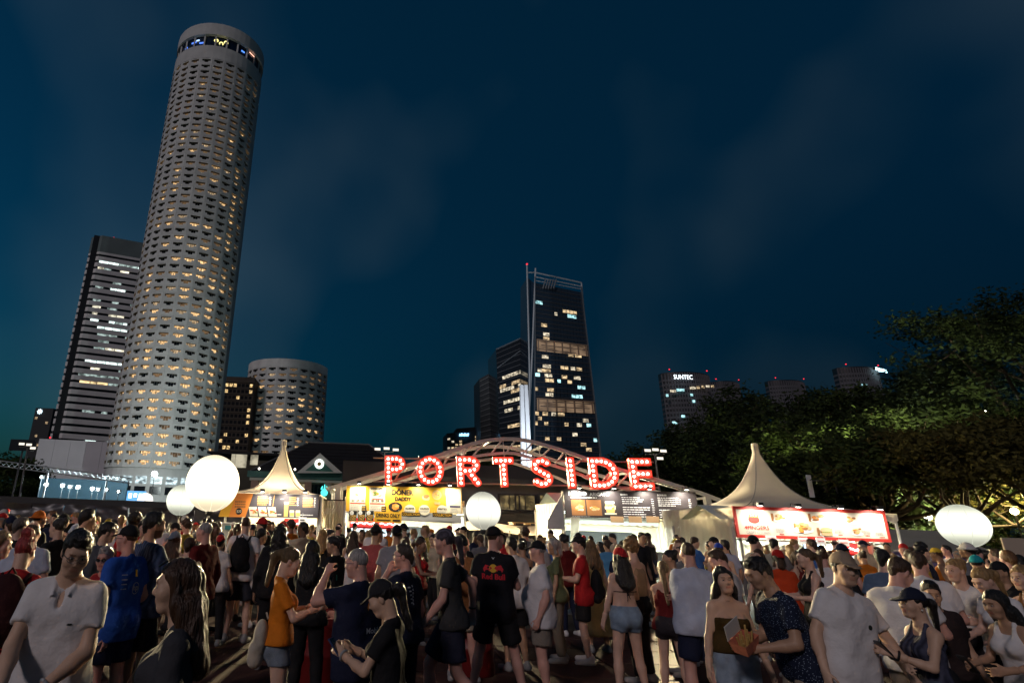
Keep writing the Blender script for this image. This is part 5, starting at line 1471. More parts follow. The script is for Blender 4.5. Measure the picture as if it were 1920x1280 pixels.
b.txt(.13, .70, .17, '4FINGERS', M_red, 3, .003, wide=.82); b.txt(.135, .86, .12, 'CRISPY CHICKEN', M_grey, 3, .002, wide=.78)
for i, (x, y, s_) in enumerate(((.30, .3, .25), (.44, .62, .34), (.55, .27, .25), (.59, .76, .24), (.775, .3, .2), (.795, .7, .2))):
    if i < 4: b.rect(x - .062, y - .14, x - .045, y + .14, M_brown, 2)
    b.disc(x, y + .1, s_ * 1.0, s_ * .32, M_white, 2.2); b.food(x, y, s_, [M_gold, M_org, M_brown, M_tan], 60 + i, 3)
b.disc(.59, .7, .2, .09, M_tan, 6); b.disc(.59, .84, .2, .06, M_tan, 6); b.bars(.56, .76, .62, .79, 1, M_leafp, 6.5, .9, 3)
for (x, y, s_) in ((.29, .7, 1), (.68, .66, 2), (.86, .66, 3), (.95, .7, 4)):
    b.bars(x - .035, y, x + .03, y + .14, 3, M_grey, 2, .45, 70 + s_); b.bars(x - .015, y + .16, x + .02, y + .22, 1, M_red, 2, .6, 75 + s_)
for x in (.13, .38, .66, .92): b.lamp(x, 105, (1, .91, .78))
for i, (x0_, x1_, y0_) in enumerate(((1434, 1456, 1003), (1495, 1515, 1007), (1528, 1548, 1008), (1570, 1592, 1011))):
    hung('white hanging card with red print, %s from the left under the red framed board' % ordn[i], x0_, y0_, x1_, y0_ + 13, Y4 - .1, M_white, [(.5, .28, 'COLLECTION', .7)], M_red, 'white cards under the red framed board')
c_ = at(1522, 1022, Y4 + 1.5); sc_ = tag(empty('order_screen', c_), 'blue lit order screen inside the red framed stall', 'screen')
MB().box((-.3, 0, -.18), (.3, .04, .18)).build('bezel', M_black, sc_); MB().box((-.28, -.008, -.16), (.28, -.003, .16)).build('display', lamp_mat('screen_blue', (.55, .75, 1), 2.2), sc_)
MB().tube([(0, .05, -.18), (0, .05, -c_.z + .0)], .03, 5).build('stand', M_black, sc_)
c_ = at(1603, 1030, Y4 + .9); fridge('red topped drinks fridge in the red framed stall', (c_.x, Y4 + .9), .6, 1.72)

# low pale roofs and banner to the right of stall 4
rf4 = tag(empty('low_marquee', (0, 0, 0)), 'long low marquee roof right of the red framed stall', 'marquee')
A, B = at(1672, 1019, 24), at(1880, 1032, 24)
q = MB(); q.add([(A.x, 24, A.z - .25), (B.x, 24, A.z - .25), (B.x, 26.5, A.z + .55), (A.x, 26.5, A.z + .55), (A.x, 26.5, A.z + .5), (B.x, 26.5, A.z + .5), (B.x, 24, A.z - .33), (A.x, 24, A.z - .33)], [(0, 1, 2, 3), (4, 5, 6, 7), (0, 7, 6, 1)])
q.build('roof', mat('marquee_roof', (.30, .29, .25), .8, var=.15, vscale=1), rf4)
MB().box((A.x, 23.93, A.z - .34), (B.x, 23.99, A.z - .2)).build('gutter', M_frame, rf4)
for k in range(6): x = A.x + (B.x - A.x) * k / 5; MB().tube([(x, 24.1, 0), (x, 24.1, A.z - .3)], .045, 6).build('post', M_frame, rf4)
bn = tag(empty('printed_banner', at(1735, 1036, 23.6)), 'purple and white printed banner under the low marquee roof', 'banner')
MB().box((-1.6, 0, -.75), (1.6, .03, 0)).build('cloth', mat('banner_purple', (.16, .13, .30), .7, var=.5, vscale=2.5), bn)
MB().tube([(-1.6, .05, .02), (1.6, .05, .02)], .02, 5).build('pole', M_frame, bn)
for k in range(5): MB().box((-1.3 + .55 * k, -.01, -.6), (-1.0 + .55 * k, -.004, -.25 - .1 * (k % 2))).build('print', M_white if k % 2 else M_gold, bn)
for sx in (-1.55, 1.55): MB().tube([(sx, .06, 0), (sx, .06, -at(1735, 1036, 23.6).z)], .03, 5).build('post', M_frame, bn)
cb = tag(empty('placard', at(1910, 1025, 12.5)), 'pale placard board at the right edge of the crowd', 'placard')
MB().box((-.28, 0, -.28), (.4, .03, .16)).build('board', mat('placard_cream', (.55, .45, .35), .8), cb); MB().tube([(.05, .04, -.28), (.05, .04, -1.7)], .02, 5).build('stick', M_frame, cb)

# ------------------------------------------------------------------ arched entrance frame
YF = 30.0
arch = tag(empty('arched_frame', (0, 0, 0)), 'pale arched roof frame spanning the two middle stalls', 'frame')
def smooth_path(px, Y, n=60):
    P = [at(x, y, Y) for x, y in px]; out = []
    for i in range(n + 1):
        t = i / n * (len(P) - 1); k = min(int(t), len(P) - 2); f = t - k
        p0, p1, p2, p3 = P[max(k - 1, 0)], P[k], P[k + 1], P[min(k + 2, len(P) - 1)]
        out.append(.5 * ((2 * p1) + (p2 - p0) * f + (2 * p0 - 5 * p1 + 4 * p2 - p3) * f * f + (3 * p1 - p0 - 3 * p2 + p3) * f ** 3))
    return out
def beam(pts, w, h, Y0):
    "rectangular hollow section along a path in the frame's plane"
    q = MB(); n = len(pts)
    for i, p in enumerate(pts):
        d = (pts[min(i + 1, n - 1)] - pts[max(i - 1, 0)]).normalized(); nn = Vector((-d.z, 0, d.x))
        for s_, t_ in ((-1, -1), (1, -1), (1, 1), (-1, 1)): q.v.append(tuple(p + nn * h / 2 * s_ + Vector((0, w / 2 * t_, 0))))
    for i in range(n - 1):
        for k in range(4): q.f.append([i * 4 + k, i * 4 + (k + 1) % 4, (i + 1) * 4 + (k + 1) % 4, (i + 1) * 4 + k]); q.mi.append(0)
    q.f += [[0, 3, 2, 1], [4 * n - 4, 4 * n - 3, 4 * n - 2, 4 * n - 1]]; q.mi += [0, 0]
    return q
up_px = [(612, 917), (670, 900), (721, 885), (781, 867), (821, 854), (892, 830), (940, 823), (975, 824), (1002, 829), (1054, 844), (1106, 862), (1168, 882), (1231, 899), (1310, 923), (1350, 938)]
lo_px = [(735, 903), (787, 886), (850, 868), (892, 855), (954, 849), (985, 855), (1031, 870), (1085, 888), (1110, 899), (1190, 921)]
upP = smooth_path(up_px, YF); loP = smooth_path(lo_px, YF)
M_arch = mat('arch_steel', (.42, .42, .41), .5, var=.1, vscale=2)
for dy in (0, 3.2):
    beam([p + Vector((0, dy, 0)) for p in upP], .14, .165, YF).build('top_beam', M_arch, arch); beam([p + Vector((0, dy, 0)) for p in loP], .11, .125, YF).build('lower_beam', M_arch, arch)
for x in np.linspace(760, 1180, 15):
    a = min(upP, key=lambda p: abs(proj(p)[0] - x)); c_ = min(loP, key=lambda p: abs(proj(p)[0] - (x + (22 if int(x) % 2 else -22))))
    MB().tube([a, c_], .045, 6).build('strut', M_arch, arch)
for (x, yt, yb) in ((634, 912, 985), (1325, 931, 1010)):
    a = at(x, yt, YF); MB().box((a.x - .13, YF - .13, 0), (a.x + .13, YF + .13, a.z)).build('post', M_arch, arch); MB().box((a.x - .12, YF + 3.1, 0), (a.x + .12, YF + 3.34, a.z)).build('post', M_arch, arch)
for t in (0.02, .2, .4, .6, .8, .98):
    p = upP[int(t * 60)]; MB().tube([p, p + Vector((0, 3.2, 0))], .06, 6).build('purlin', M_arch, arch)
for (x0_, y0_, x1_, y1_) in ((700, 858, 1225, 866), (700, 902, 1235, 914)):
    MB().tube([at(x0_, y0_, YF - .22), at(x1_, y1_, YF - .22)], .035, 6).build('hanging_bar', mat('bar_steel', (.35, .34, .32), .4, .5), arch)
for x in (735, 860, 940, 1005, 1065, 1180):
    a = min(upP, key=lambda p: abs(proj(p)[0] - x)); MB().tube([a, Vector((a.x, YF - .22, at(x, 860, YF).z))], .02, 5).build('hanger', M_arch, arch)
for (x0_, y0_, x1_, y1_) in ((1235, 899, 1095, 938), (1300, 925, 1165, 888)): MB().tube([at(x0_, y0_, YF + 1.5), at(x1_, y1_, YF + 1.5)], .03, 5).build('brace', M_arch, arch)

# ------------------------------------------------------------------ marquee letters with bulbs
M_letter = mat('letter_red_paint_glow', (.62, .025, .015), .35, var=.1, vscale=6, emit=(1, .05, .02), estr=.35)  # red paint; the bulbs' light on it is put in as emission
M_bulb = lamp_mat('bulb_glow', (1, .82, .66), 6)
def arcp(cx, cy, rx, ry, a0, a1, n=14): return [(cx + rx * math.cos(rad(a0 + (a1 - a0) * k / n)), cy + ry * math.sin(rad(a0 + (a1 - a0) * k / n))) for k in range(n + 1)]
LW = 0.24
def letter_paths(ch, w):
    h = 1.0; e = LW / 2; x0, x1 = e, w - e; y0, y1 = e, h - e
    if ch == 'P': return [[(x0, y0), (x0, y1)], [(x0, y1), (w * .55, y1)] + arcp(w * .55, .70, x1 - w * .55, y1 - .70, 90, -90) + [(x0, 2 * .70 - y1)]]
    if ch == 'O': return [arcp(w / 2, .5, w / 2 - e, .5 - e, 90, 450, 36)]
    if ch == 'R': return [[(x0, y0), (x0, y1)], [(x0, y1), (w * .55, y1)] + arcp(w * .55, .70, x1 - w * .55, y1 - .70, 90, -90) + [(x0, 2 * .70 - y1)], [(w * .5, .5), (x1 + .02, y0)]]
    if ch == 'T': return [[(x0, y1), (x1, y1)], [(w / 2, y1), (w / 2, y0)]]
    if ch == 'S': return [arcp(w / 2, .705, w / 2 - e, .295 - e, 35, 255, 16) + arcp(w / 2, .295, w / 2 - e, .295 - e, 75, -145, 16)]
    if ch == 'I': return [[(w / 2, y0), (w / 2, y1)]]
    if ch == 'D': return [[(x0, y0), (x0, y1)], [(x0, y1), (w * .4, y1)] + arcp(w * .4, .5, x1 - w * .4, .5 - e, 90, -90, 18) + [(x0, y0)]]
    if ch == 'E': return [[(x0, y0), (x0, y1)], [(x0, y1), (x1, y1)], [(x0, .5), (x1 - .03, .5)], [(x0, y0), (x1, y0)]]
def seg_field(paths, h_):
    xs = [p[0] for q in paths for p in q]; ys = [p[1] for q in paths for p in q]
    f = Field((min(xs) - .3, -.25, min(ys) - .3), (max(xs) + .3, .25, max(ys) + .3), h_)
    X = f.ax[0][:, None]; Z = f.ax[2][None, :]
    d = np.full((len(f.ax[0]), len(f.ax[2])), 9.0)
    for q in paths:
        for (ax, ay), (bx, by) in zip(q[:-1], q[1:]):
            ex, ey = bx - ax, by - ay; L = ex * ex + ey * ey + 1e-9
            t = np.clip(((X - ax) * ex + (Z - ay) * ey) / L, 0, 1)
            if abs(ex) < 1e-6 or abs(ey) < 1e-6:      # straight strokes get square ends
                mx, my = (ax + bx) / 2, (ay + by) / 2
                hx, hy = abs(ex) / 2, abs(ey) / 2
                dd = np.maximum(np.abs(X - mx) - hx, np.abs(Z - my) - hy); dd = np.where(dd > -LW, dd, -LW)
                qx, qy = np.abs(X - mx) - hx, np.abs(Z - my) - hy
                dd = np.maximum(qx, qy)
            else: dd = np.hypot(X - ax - t * ex, Z - ay - t * ey)
            d = np.minimum(d, dd)
    return f, d
def make_letter(ch, w):
    paths = letter_paths(ch, w); f, d = seg_field(paths, .027)
    Y = f.ax[1][None, :, None]
    o_ = np.maximum(d[:, None, :] - LW / 2, np.abs(Y) - .11)
    inn = np.maximum(d[:, None, :] - (LW / 2 - .04), np.maximum(Y - .03, -(Y + .3)))
    f.d = np.maximum(o_, -inn).astype(np.float32)
    P, Q = f.nets(); return mesh_np('channel', P, Q, False), paths
lets = [('P', 722, 761, 853.5, 908), ('O', 782, 833, 854, 910), ('R', 858, 902, 855, 912), ('T', 927, 966, 856.5, 913), ('S', 999, 1038, 857, 914), ('I', 1064, 1084, 857, 915.5), ('D', 1109, 1163, 857.5, 917), ('E', 1185, 1227, 859, 918.5)]
bulb_me = MB().lathe([(.001, -.045), (.025, -.038), (.040, -.018), (.045, .0), (.040, .022), (.022, .040), (.001, .045)], 10).mesh('bulb', True); bulb_me.materials.append(M_bulb)
for i, (ch, xl, xr, yt, yb) in enumerate(lets):
    A, B, Cc = at(xl, yb, YF - .45), at(xr, yb, YF - .45), at(xl, yt, YF - .45)
    hgt = (Cc - A).length; wid = (B - A).length
    me, paths = make_letter(ch, wid / hgt)
    L = tag(empty('marquee_letter', A), 'red bulb lit marquee letter %s hung from the arch' % ch, 'letter sign', 'marquee letters on the arch')
    L.scale = (hgt, hgt, hgt)
    L.rotation_euler = (0, math.atan2(-(B.z - A.z), B.x - A.x), 0)
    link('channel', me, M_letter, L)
    done = []
    for q in paths:
        seg = [Vector((x, 0, z)) for x, z in q]; Ls = [(b_ - a_).length for a_, b_ in zip(seg[:-1], seg[1:])]; tot = sum(Ls)
        nb = max(2, round(tot / .152))
        for k in range(nb + 1):
            s_ = tot * k / nb; j = 0
            while j < len(Ls) - 1 and s_ > Ls[j]: s_ -= Ls[j]; j += 1
            p = seg[j].lerp(seg[j + 1], min(1, s_ / max(Ls[j], 1e-6)))
            if any((p - d_).length < .115 for d_ in done): continue
            done.append(p); o = link('bulb', bulb_me, None, L, (p.x, -.03, p.z)); o.rotation_euler = (rad(90), 0, 0)
    MB().tube([(.1, .1, .95), (.1, .2, 1.0)], .02, 5).build('bracket', MATS['bar_steel'], L)

# ------------------------------------------------------------------ balloon lamps
def glow_skin(name, col, s, zc, r):
    "thin skin lit from a lamp at its middle: brightest level with the lamp"
    m = lamp_mat(name, col, s); n, l = m.node_tree.nodes, m.node_tree.links
    e = [q for q in n if q.type == 'EMISSION'][0]; tc = n.new('ShaderNodeTexCoord'); sp = n.new('ShaderNodeSeparateXYZ')
    mr = n.new('ShaderNodeMapRange'); mr.inputs['From Min'].default_value = 0; mr.inputs['From Max'].default_value = r; mr.inputs['To Min'].default_value = s; mr.inputs['To Max'].default_value = s * .22; mr.interpolation_type = 'SMOOTHSTEP'
    mt = n.new('ShaderNodeMath'); mt.operation = 'SUBTRACT'; mt.inputs[1].default_value = zc + r * .1; ab = n.new('ShaderNodeMath'); ab.operation = 'ABSOLUTE'
    l.new(tc.outputs['Object'], sp.inputs[0]); l.new(sp.outputs['Z'], mt.inputs[0]); l.new(mt.outputs[0], ab.inputs[0]); l.new(ab.outputs[0], mr.inputs['Value']); l.new(mr.outputs[0], e.inputs[1])
    return m
def balloon(label, x, y, Y, r, col, s, asp=1.0, seed=0):
    c_ = at(x, y, Y)
    g = tag(empty('balloon_lamp', (c_.x, c_.y, 0)), label, 'balloon lamp', 'glowing balloon lamps')
    n, m_ = 36, 24; q = MB()
    prof = [(max(.004, r * math.sin(math.pi * k / m_) * (1 + 0)), -asp * r * math.cos(math.pi * k / m_)) for k in range(m_ + 1)]
    q.lathe(prof, n, c=(0, 0, c_.z)); q.build('envelope', glow_skin('balloon_glow_%d' % seed, col, s, c_.z, asp * r), g, smooth=True)
    for k in range(8):
        a = math.pi * k / 4 + .3; pts = [(math.cos(a) * (p[0] + .004), math.sin(a) * (p[0] + .004), c_.z + p[1]) for p in prof]
        MB().tube(pts, .006, 4, caps=False).build('seam', lamp_mat('balloon_seam_%d' % seed, tuple(.8 * q_ for q_ in col), s * .5), g)
    MB().tube([(0, 0, 0), (0, 0, c_.z - asp * r)], .035, 8).build('pole', M_frame, g)
    MB().lathe([(.04, -.12), (.12, -.06), (.12, .02), (.04, .06)], 10, c=(0, 0, c_.z - asp * r - .02)).build('collar', MATS['lamp_housing'], g)
    for k in range(3):
        a = 2.1 * k + .5; MB().tube([(0, 0, .5), (.5 * math.cos(a), .5 * math.sin(a), .03)], .02, 5).build('foot', M_frame, g)
balloon('big warm white balloon lamp in front of the left stall', 399, 905, 23.0, .93, (1, .84, .56), 2.5, 1.04, 1)
balloon('smaller balloon lamp just left of the big one', 340, 937, 33.0, .72, (.97, 1, .80), 1.0, 1.03, 2)
balloon('small balloon lamp between the two middle stalls', 906, 957, 21.5, .57, (1, .98, .80), 1.05, 1.04, 3)
balloon('balloon lamp under the trees at the right', 1806, 985, 18.5, .60, (.98, 1, .80), 1.15, .95, 4)
# ------------------------------------------------------------------ people: bodies, clothes and hair as implicit surfaces
def rotx(a): c, s = math.cos(a), math.sin(a); return np.array([[1, 0, 0], [0, c, -s], [0, s, c]])
def roty(a): c, s = math.cos(a), math.sin(a); return np.array([[c, 0, s], [0, 1, 0], [-s, 0, c]])
def rotz(a): c, s = math.cos(a), math.sin(a); return np.array([[c, -s, 0], [s, c, 0], [0, 0, 1]])
ARM = {'down': ((.27, .05, .87), (.3, -1, -.2)), 'phone': ((.10, .31, 1.22), (.6, -.3, -1)), 'hip': ((.20, .0, 1.0), (1, -.35, .1)),
       'mouth': ((.05, .17, 1.45), (.6, .3, -1)), 'fold': ((-.06, .21, 1.13), (.8, -.2, -.8)), 'hold': ((.16, .32, 1.14), (.5, -.4, -1)),
       'front': ((.04, .25, .98), (.9, -.3, -.5)), 'point': ((.22, .52, 1.60), (.4, 0, -1)), 'back': ((.10, -.17, .99), (1, -.5, 0)),
       'swing': ((.25, .24, .93), (.3, -1, -.2)), 'swingb': ((.28, -.2, .95), (.3, -1, .2)), 'up': ((.12, .28, 1.50), (.8, .1, -1)), 'wide': ((.33, .18, .93), (.8, -.6, 0)),
       'low': ((.12, .36, 1.02), (.6, -.5, -.8))}
PROF = {'m': [(.93, .066, .115), (1.02, .060, .112), (1.12, .060, .112), (1.21, .072, .115), (1.29, .080, .108)],
        'f': [(.93, .078, .117), (1.02, .052, .103), (1.10, .040, .093), (1.19, .048, .096), (1.27, .056, .094)]}
YS = .84

def ik(S, W, l1, l2, hint):
    d = W - S; L = np.linalg.norm(d); mx = (l1 + l2) * .995
    if L > mx: W = S + d / L * mx; d = W - S; L = mx
    u = d / L; h = hint - (hint @ u) * u; h = h / (np.linalg.norm(h) + 1e-9)
    a = (l1 * l1 - l2 * l2 + L * L) / (2 * L); b = math.sqrt(max(l1 * l1 - a * a, 0))
    return S + u * a + h * b, W

def skeleton(sp):
    k = {}
    fem = sp['sex'] == 'f'
    RT = rotx(-rad(sp.get('lean', 0))) @ roty(rad(sp.get('side', 0))) @ rotz(rad(sp.get('twist', 0)))
    pv = np.array([0, 0, .95]); k['RT'] = RT; k['pv'] = pv; k['fr'] = (RT, pv)
    tw = lambda p: pv + RT @ (np.array(p, float) - pv); k['tw'] = tw
    sw = .140 if fem else .165; k['sw'] = sw
    k['neck'] = tw((0, -.02, 1.44))
    hy, hp, hr = sp.get('head', (0, 0, 0))
    RH = RT @ rotz(rad(hy)) @ rotx(-rad(hp)) @ roty(rad(hr))
    if sp.get('lean', 0) > 12: RH = rotx(rad(sp['lean'] * .6)) @ RH
    RH = RH * .92
    k['RH'] = RH; nt = tw((0, -.005, 1.50)); k['Hc'] = nt + RH @ np.array([0, .022, .118]); k['hf'] = (RH, k['Hc'])
    hs = 1.0
    arms = sp.get('arms', ('down', 'down'))
    for sx, nm in ((-1, arms[0]), (1, arms[1])):
        t, h = ARM[nm] if isinstance(nm, str) else nm
        S = tw((sx * sw, -.015, 1.375)); W = tw((sx * t[0], t[1], t[2])); hint = RT @ np.array([sx * h[0], h[1], h[2]], float)
        E, W = ik(S, W, .285 if not fem else .27, .255 if not fem else .24, hint)
        k['arm', sx] = (S, E, W)
    st = sp.get('legs', 'stand'); sd = sp.get('stance', .10)
    for sx in (-1, 1):
        H = np.array([sx * .088, 0, .90]); f = 0
        if st == 'walk': f = .26 * sx
        if st == 'rest': f = .06 * sx
        K = np.array([sx * (.095 + sd * .25), .03 + f * .75, .49]); A = np.array([sx * (.10 + sd * .5), -.02 + f * (.9 if f > 0 else 1.25), .085 if f >= 0 else .12])
        if st == 'walk' and f < 0: K = K + np.array([0, .12, 0])
        k['leg', sx] = (H, K, A)
    return k

HEADP = [('e', (0, -.014, .036), (.073, .096, .088)), ('e', (0, .028, -.036), (.060, .068, .086)), ('c', (-.022, .062, -.098), (.022, .062, -.098), .027),
         ('c', (-.034, .086, .026), (.034, .086, .026), .016), ('s', (-.040, .062, -.028), .033), ('s', (.040, .062, -.028), .033),
         ('c', (0, .096, .004), (0, .112, -.028), .0075, .0110), ('c', (-.010, .100, -.033), (.010, .100, -.033), .0085),
         ('c', (-.016, .090, -.060), (.016, .090, -.060), .0085), ('c', (-.013, .088, -.070), (.013, .088, -.070), .0090)]
def head_field(k, h, detail=True):
    Hc = k['Hc']; fr = k['hf']; f = Field(Hc - .19, Hc + .19, h)
    for p in HEADP[:6]:
        if p[0] == 'e': f.ell(Hc + np.array(p[1]), p[2], .03, fr)
        elif p[0] == 'c': f.cap(Hc + np.array(p[1]), Hc + np.array(p[2]), p[3], p[3], .03, fr)
        else: f.ell(Hc + np.array(p[1]), (p[2],) * 3, .03, fr)
    if detail:
        for sx in (-1, 1): f.ell(Hc + np.array([sx * .031, .112, .003]), (.019, .018, .013), .012, fr, neg=True)
    for p in HEADP[6:]:
        f.cap(Hc + np.array(p[1]), Hc + np.array(p[2]), p[3], p[4] if len(p) > 4 else p[3], .011, fr)
    for sx in (-1, 1): f.ell(Hc + np.array([sx * .074, -.008, -.008]), (.011, .021, .032), .008, fr)
    nb = k['neck']; nt = Hc + k['RH'] @ np.array([0, -.03, -.06])
    f.cap(nb, nt, .058, .055, .03)
    return f

def hand_fields(k, sx, h, curl=.5, spread=1.0):
    S, E, W = k['arm', sx]
    d = (W - E) / np.linalg.norm(W - E)
    n0 = k['RT'] @ np.array([-sx, .15, -.1]); n = n0 - (n0 @ d) * d; n /= np.linalg.norm(n)      # palm faces the body
    s = np.cross(d, n) * sx                                                                     # toward the thumb
    if s[1] < 0 and abs(s[1]) > .3: s = s
    f = Field(W - .21, W + .21, h)
    f.cap(E + (W - E) * .75, W, .033, .027, .02)
    P0, P1 = W + d * .02, W + d * .085
    for t in (-1, -.35, .35, 1):
        f.cap(W + s * .012 * t, P1 + s * .027 * t, .018, .0125, .014)
    ln = (.062, .074, .079, .07)
    for i, t in enumerate((-1.12, -.38, .38, 1.12)):
        L = ln[i]; a = P1 + s * .0265 * t * spread
        c1 = curl * (.8 + .12 * (i % 3)); d1 = d * math.cos(c1) + n * math.sin(c1); m = a + d1 * L * .52
        c2 = c1 + curl * 1.1; d2 = d * math.cos(c2) + n * math.sin(c2); e = m + d2 * L * .5
        f.cap(a - d * .01, m, .0098, .0088, .004); f.cap(m, e, .0088, .0072, .003)
    b = W + d * .025 + s * .026; m = b + (d * .65 + s * .62 + n * .35) * .044; e = m + (d * .9 + s * .15 + n * .45) * .034
    f.cap(W + d * .01 + s * .012, b, .017, .013, .01); f.cap(b, m, .0125, .0105, .005); f.cap(m, e, .0105, .0085, .003)
    return f

def bbox_of(pts, m):
    P = np.array(pts); return P.min(0) - m, P.max(0) + m

def build_body(sp, k, q):
    fem = sp['sex'] == 'f'; fat = sp.get('fat', 0.0)
    pts = [k['neck'], k['tw']((0, 0, 1.5))]
    for sx in (-1, 1): pts += list(k['arm', sx]) + list(k['leg', sx])
    pts += [k['leg', sx][2] + np.array([0, .2, -.09]) for sx in (-1, 1)]
    lo, hi = bbox_of(pts, .19)
    f = Field(lo, hi, q)
    for (z, hw, r) in PROF[sp['sex']]:
        g = fat * .045 * (1.0 if z < 1.25 else .35)
        f.cap((-hw - g * .3, 0, z), (hw + g * .3, 0, z), r + g, None, .05, k['fr'], YS)
    if fat > .3: f.ell((0, .05 + .05 * fat, 1.06), (.14, .10 + .03 * fat, .15), .06, k['fr'])
    f.cap((-.13 if not fem else -.11, -.02, 1.372), (.13 if not fem else .11, -.02, 1.372), .052 if not fem else .044, None, .04, k['fr'])
    for sx in (-1, 1):
        f.cap((0, -.025, 1.45), (sx * .13, -.025, 1.385), .045, .036, .04, k['fr'])
        if fem: f.ell((sx * .068, .078, 1.255), (.06, .055, .06), .03, k['fr'])
    for sx in (-1, 1): f.ell((sx * .07, -.07, .90), (.085, .075, .10), .05, None)
    nb = k['neck']; f.cap(nb, k['Hc'] + k['RH'] @ np.array([0, -.03, -.06]), .058 if not fem else .05, .053 if not fem else .046, .03)
    for sx in (-1, 1):
        S, E, W = k['arm', sx]; g = (1 + .18 * fat) * (.84 if fem else 1.0)
        f.cap(S, E, .050 * g, .040 * g, .025); f.ell(S + np.array([sx * .004, 0, -.01]), (.053 * g,) * 3, .03)
        f.cap(E, E + (W - E) * .35, .042 * g, .044 * g, .02); f.cap(E + (W - E) * .3, W, .043 * g, .028 * g, .02)
        H, K, A = k['leg', sx]; g = 1 + .15 * fat
        f.cap(H, K, .088 * g, .057 * g, .03); f.cap(K, K + (A - K) * .35, .055 * g, .058 * g, .02); f.cap(K + (A - K) * .3, A, .057 * g, .036, .025)
        f.cap(A + np.array([0, -.03, -.04]), A + np.array([sx * .02, .16, -.055]), .036, .03, .02)
    return f

def tshirt_field(sp, k, q, kind):
    fem = sp['sex'] == 'f'; fat = sp.get('fat', 0.0); o = .013 if kind not in ('tank', 'tube', 'crop') else .008
    hem = {'tee': .83, 'polo': .81, 'shirt': .78, 'long': .82, 'crop': 1.06, 'tank': .86, 'tube': .98, 'dress': .80, 'jacket': .80}.get(kind, .83)
    if sp.get('hem'): hem = sp['hem']
    pts = [k['tw']((x, y, z)) for x in (-.25, .25) for y in (-.2, .25) for z in (hem - .05, 1.52)]
    sl = {'tee': .66, 'polo': .62, 'shirt': .72, 'crop': .5}.get(kind, 0)
    for sx in (-1, 1):
        S, E, W = k['arm', sx]; pts += [S, E] + ([W] if kind in ('long', 'jacket') else [])
    lo, hi = bbox_of(pts, .13)
    f = Field(lo, hi, q)
    prof = PROF[sp['sex']]; loose = kind in ('tee', 'polo', 'shirt', 'long', 'jacket')
    rows = list(prof) + [(hem + .02, prof[0][1], prof[0][2] + .004)] + ([(.88, prof[0][1], prof[0][2])] if hem < .87 else [])
    for (z, hw, r) in rows:
        if z < hem - .03: continue
        g = fat * .045 * (1.0 if z < 1.25 else .35)
        rr = r
        if loose and z < 1.0: r += .008
        if loose and not fem: rr = max(r, .116); hw = max(hw, .068)
        if loose and fem: rr = max(r, .104); hw = max(hw, .056)
        f.cap((-hw - g * .3, 0, z), (hw + g * .3, 0, z), rr + g + o, None, .06, k['fr'], YS)
    if loose and hem < .95:
        for sx in (-1, 1): f.ell((sx * .07, -.07, .90), (.100 + o, .090 + o, .12), .06, None)
    if fat > .3: f.ell((0, .055 + .05 * fat, 1.06), (.15 + o, .11 + .03 * fat + o, .17), .06, k['fr'])
    if kind not in ('tube',):
        if kind in ('tank', 'dress'):
            for sx in (-1, 1): f.cap((sx * .085, .07, 1.30), (sx * .075, .0, 1.452), .030, .016, .02, k['fr']); f.cap((sx * .075, 0, 1.452), (sx * .09, -.085, 1.30), .016, .03, .02, k['fr'])
        else:
            w_ = .13 if not fem else .11
            f.cap((-w_, -.02, 1.372), (w_, -.02, 1.372), (.052 if not fem else .044) + o, None, .04, k['fr'])
            for sx in (-1, 1): f.cap((0, -.03, 1.44), (sx * .13, -.025, 1.385), .046 + o * .6, .036 + o, .03, k['fr'])
    if fem:
        for sx in (-1, 1): f.ell((sx * .068, .08, 1.255), (.062 + o, .058 + o, .062 + o), .035, k['fr'])
    for sx in (-1, 1):
        S, E, W = k['arm', sx]; g = (1 + .18 * fat) * (.84 if fem else 1.0)
        if sl:
            f.cap(S, S + (E - S) * sl, .056 * g + o, (.056 if kind != 'crop' else .05) * g + o + .002, .025, None, 1.0, True)
        elif kind in ('long', 'jacket'):
            f.cap(S, E, .058 * g + o, .05 * g + o, .03); f.cap(E, E + (W - E) * .93, .05 * g + o, .034 * g + o, .02, None, 1.0, True)
    RT, pv = k['fr']
    f.folds(.010 if loose else .003, sp.get('seed', 0), E1=k)
    f.half(pv + RT @ (np.array([0, 0, hem]) - pv), RT @ np.array([0, 0, -1.0]))
    if kind in ('tank', 'dress'): f.half(pv + RT @ (np.array([0, 0, 1.47]) - pv), RT @ np.array([0, 0, 1.0]))
    if kind == 'tube': f.half(pv + RT @ (np.array([0, 0, 1.295]) - pv), RT @ np.array([0, 0, 1.0]))
    f.ell(k['tw']((0, .025, 1.505)), (.074, .080, .080), .008, None, neg=True)
    if kind in ('polo', 'shirt'): f.ell((0, .11, 1.39), (.022, .07, .075), .006, k['fr'], neg=True)
    if kind in ('polo', 'shirt'):
        R, pv = k['fr']
        n = 14; cp = lambda a: (.068 * math.sin(a), -.014 - .068 * math.cos(a), 1.452 - .012 * (1 - math.cos(a)))
        for i in range(n):
            f.cap(cp(rad(-118 + 236 * i / n)), cp(rad(-118 + 236 * (i + 1) / n)), .0145, None, .006, k['fr'])
        for sx in (-1, 1): f.cap((sx * .060, .018, 1.438), (sx * .040, .092, 1.385), .014, .010, .006, k['fr'])
    return f

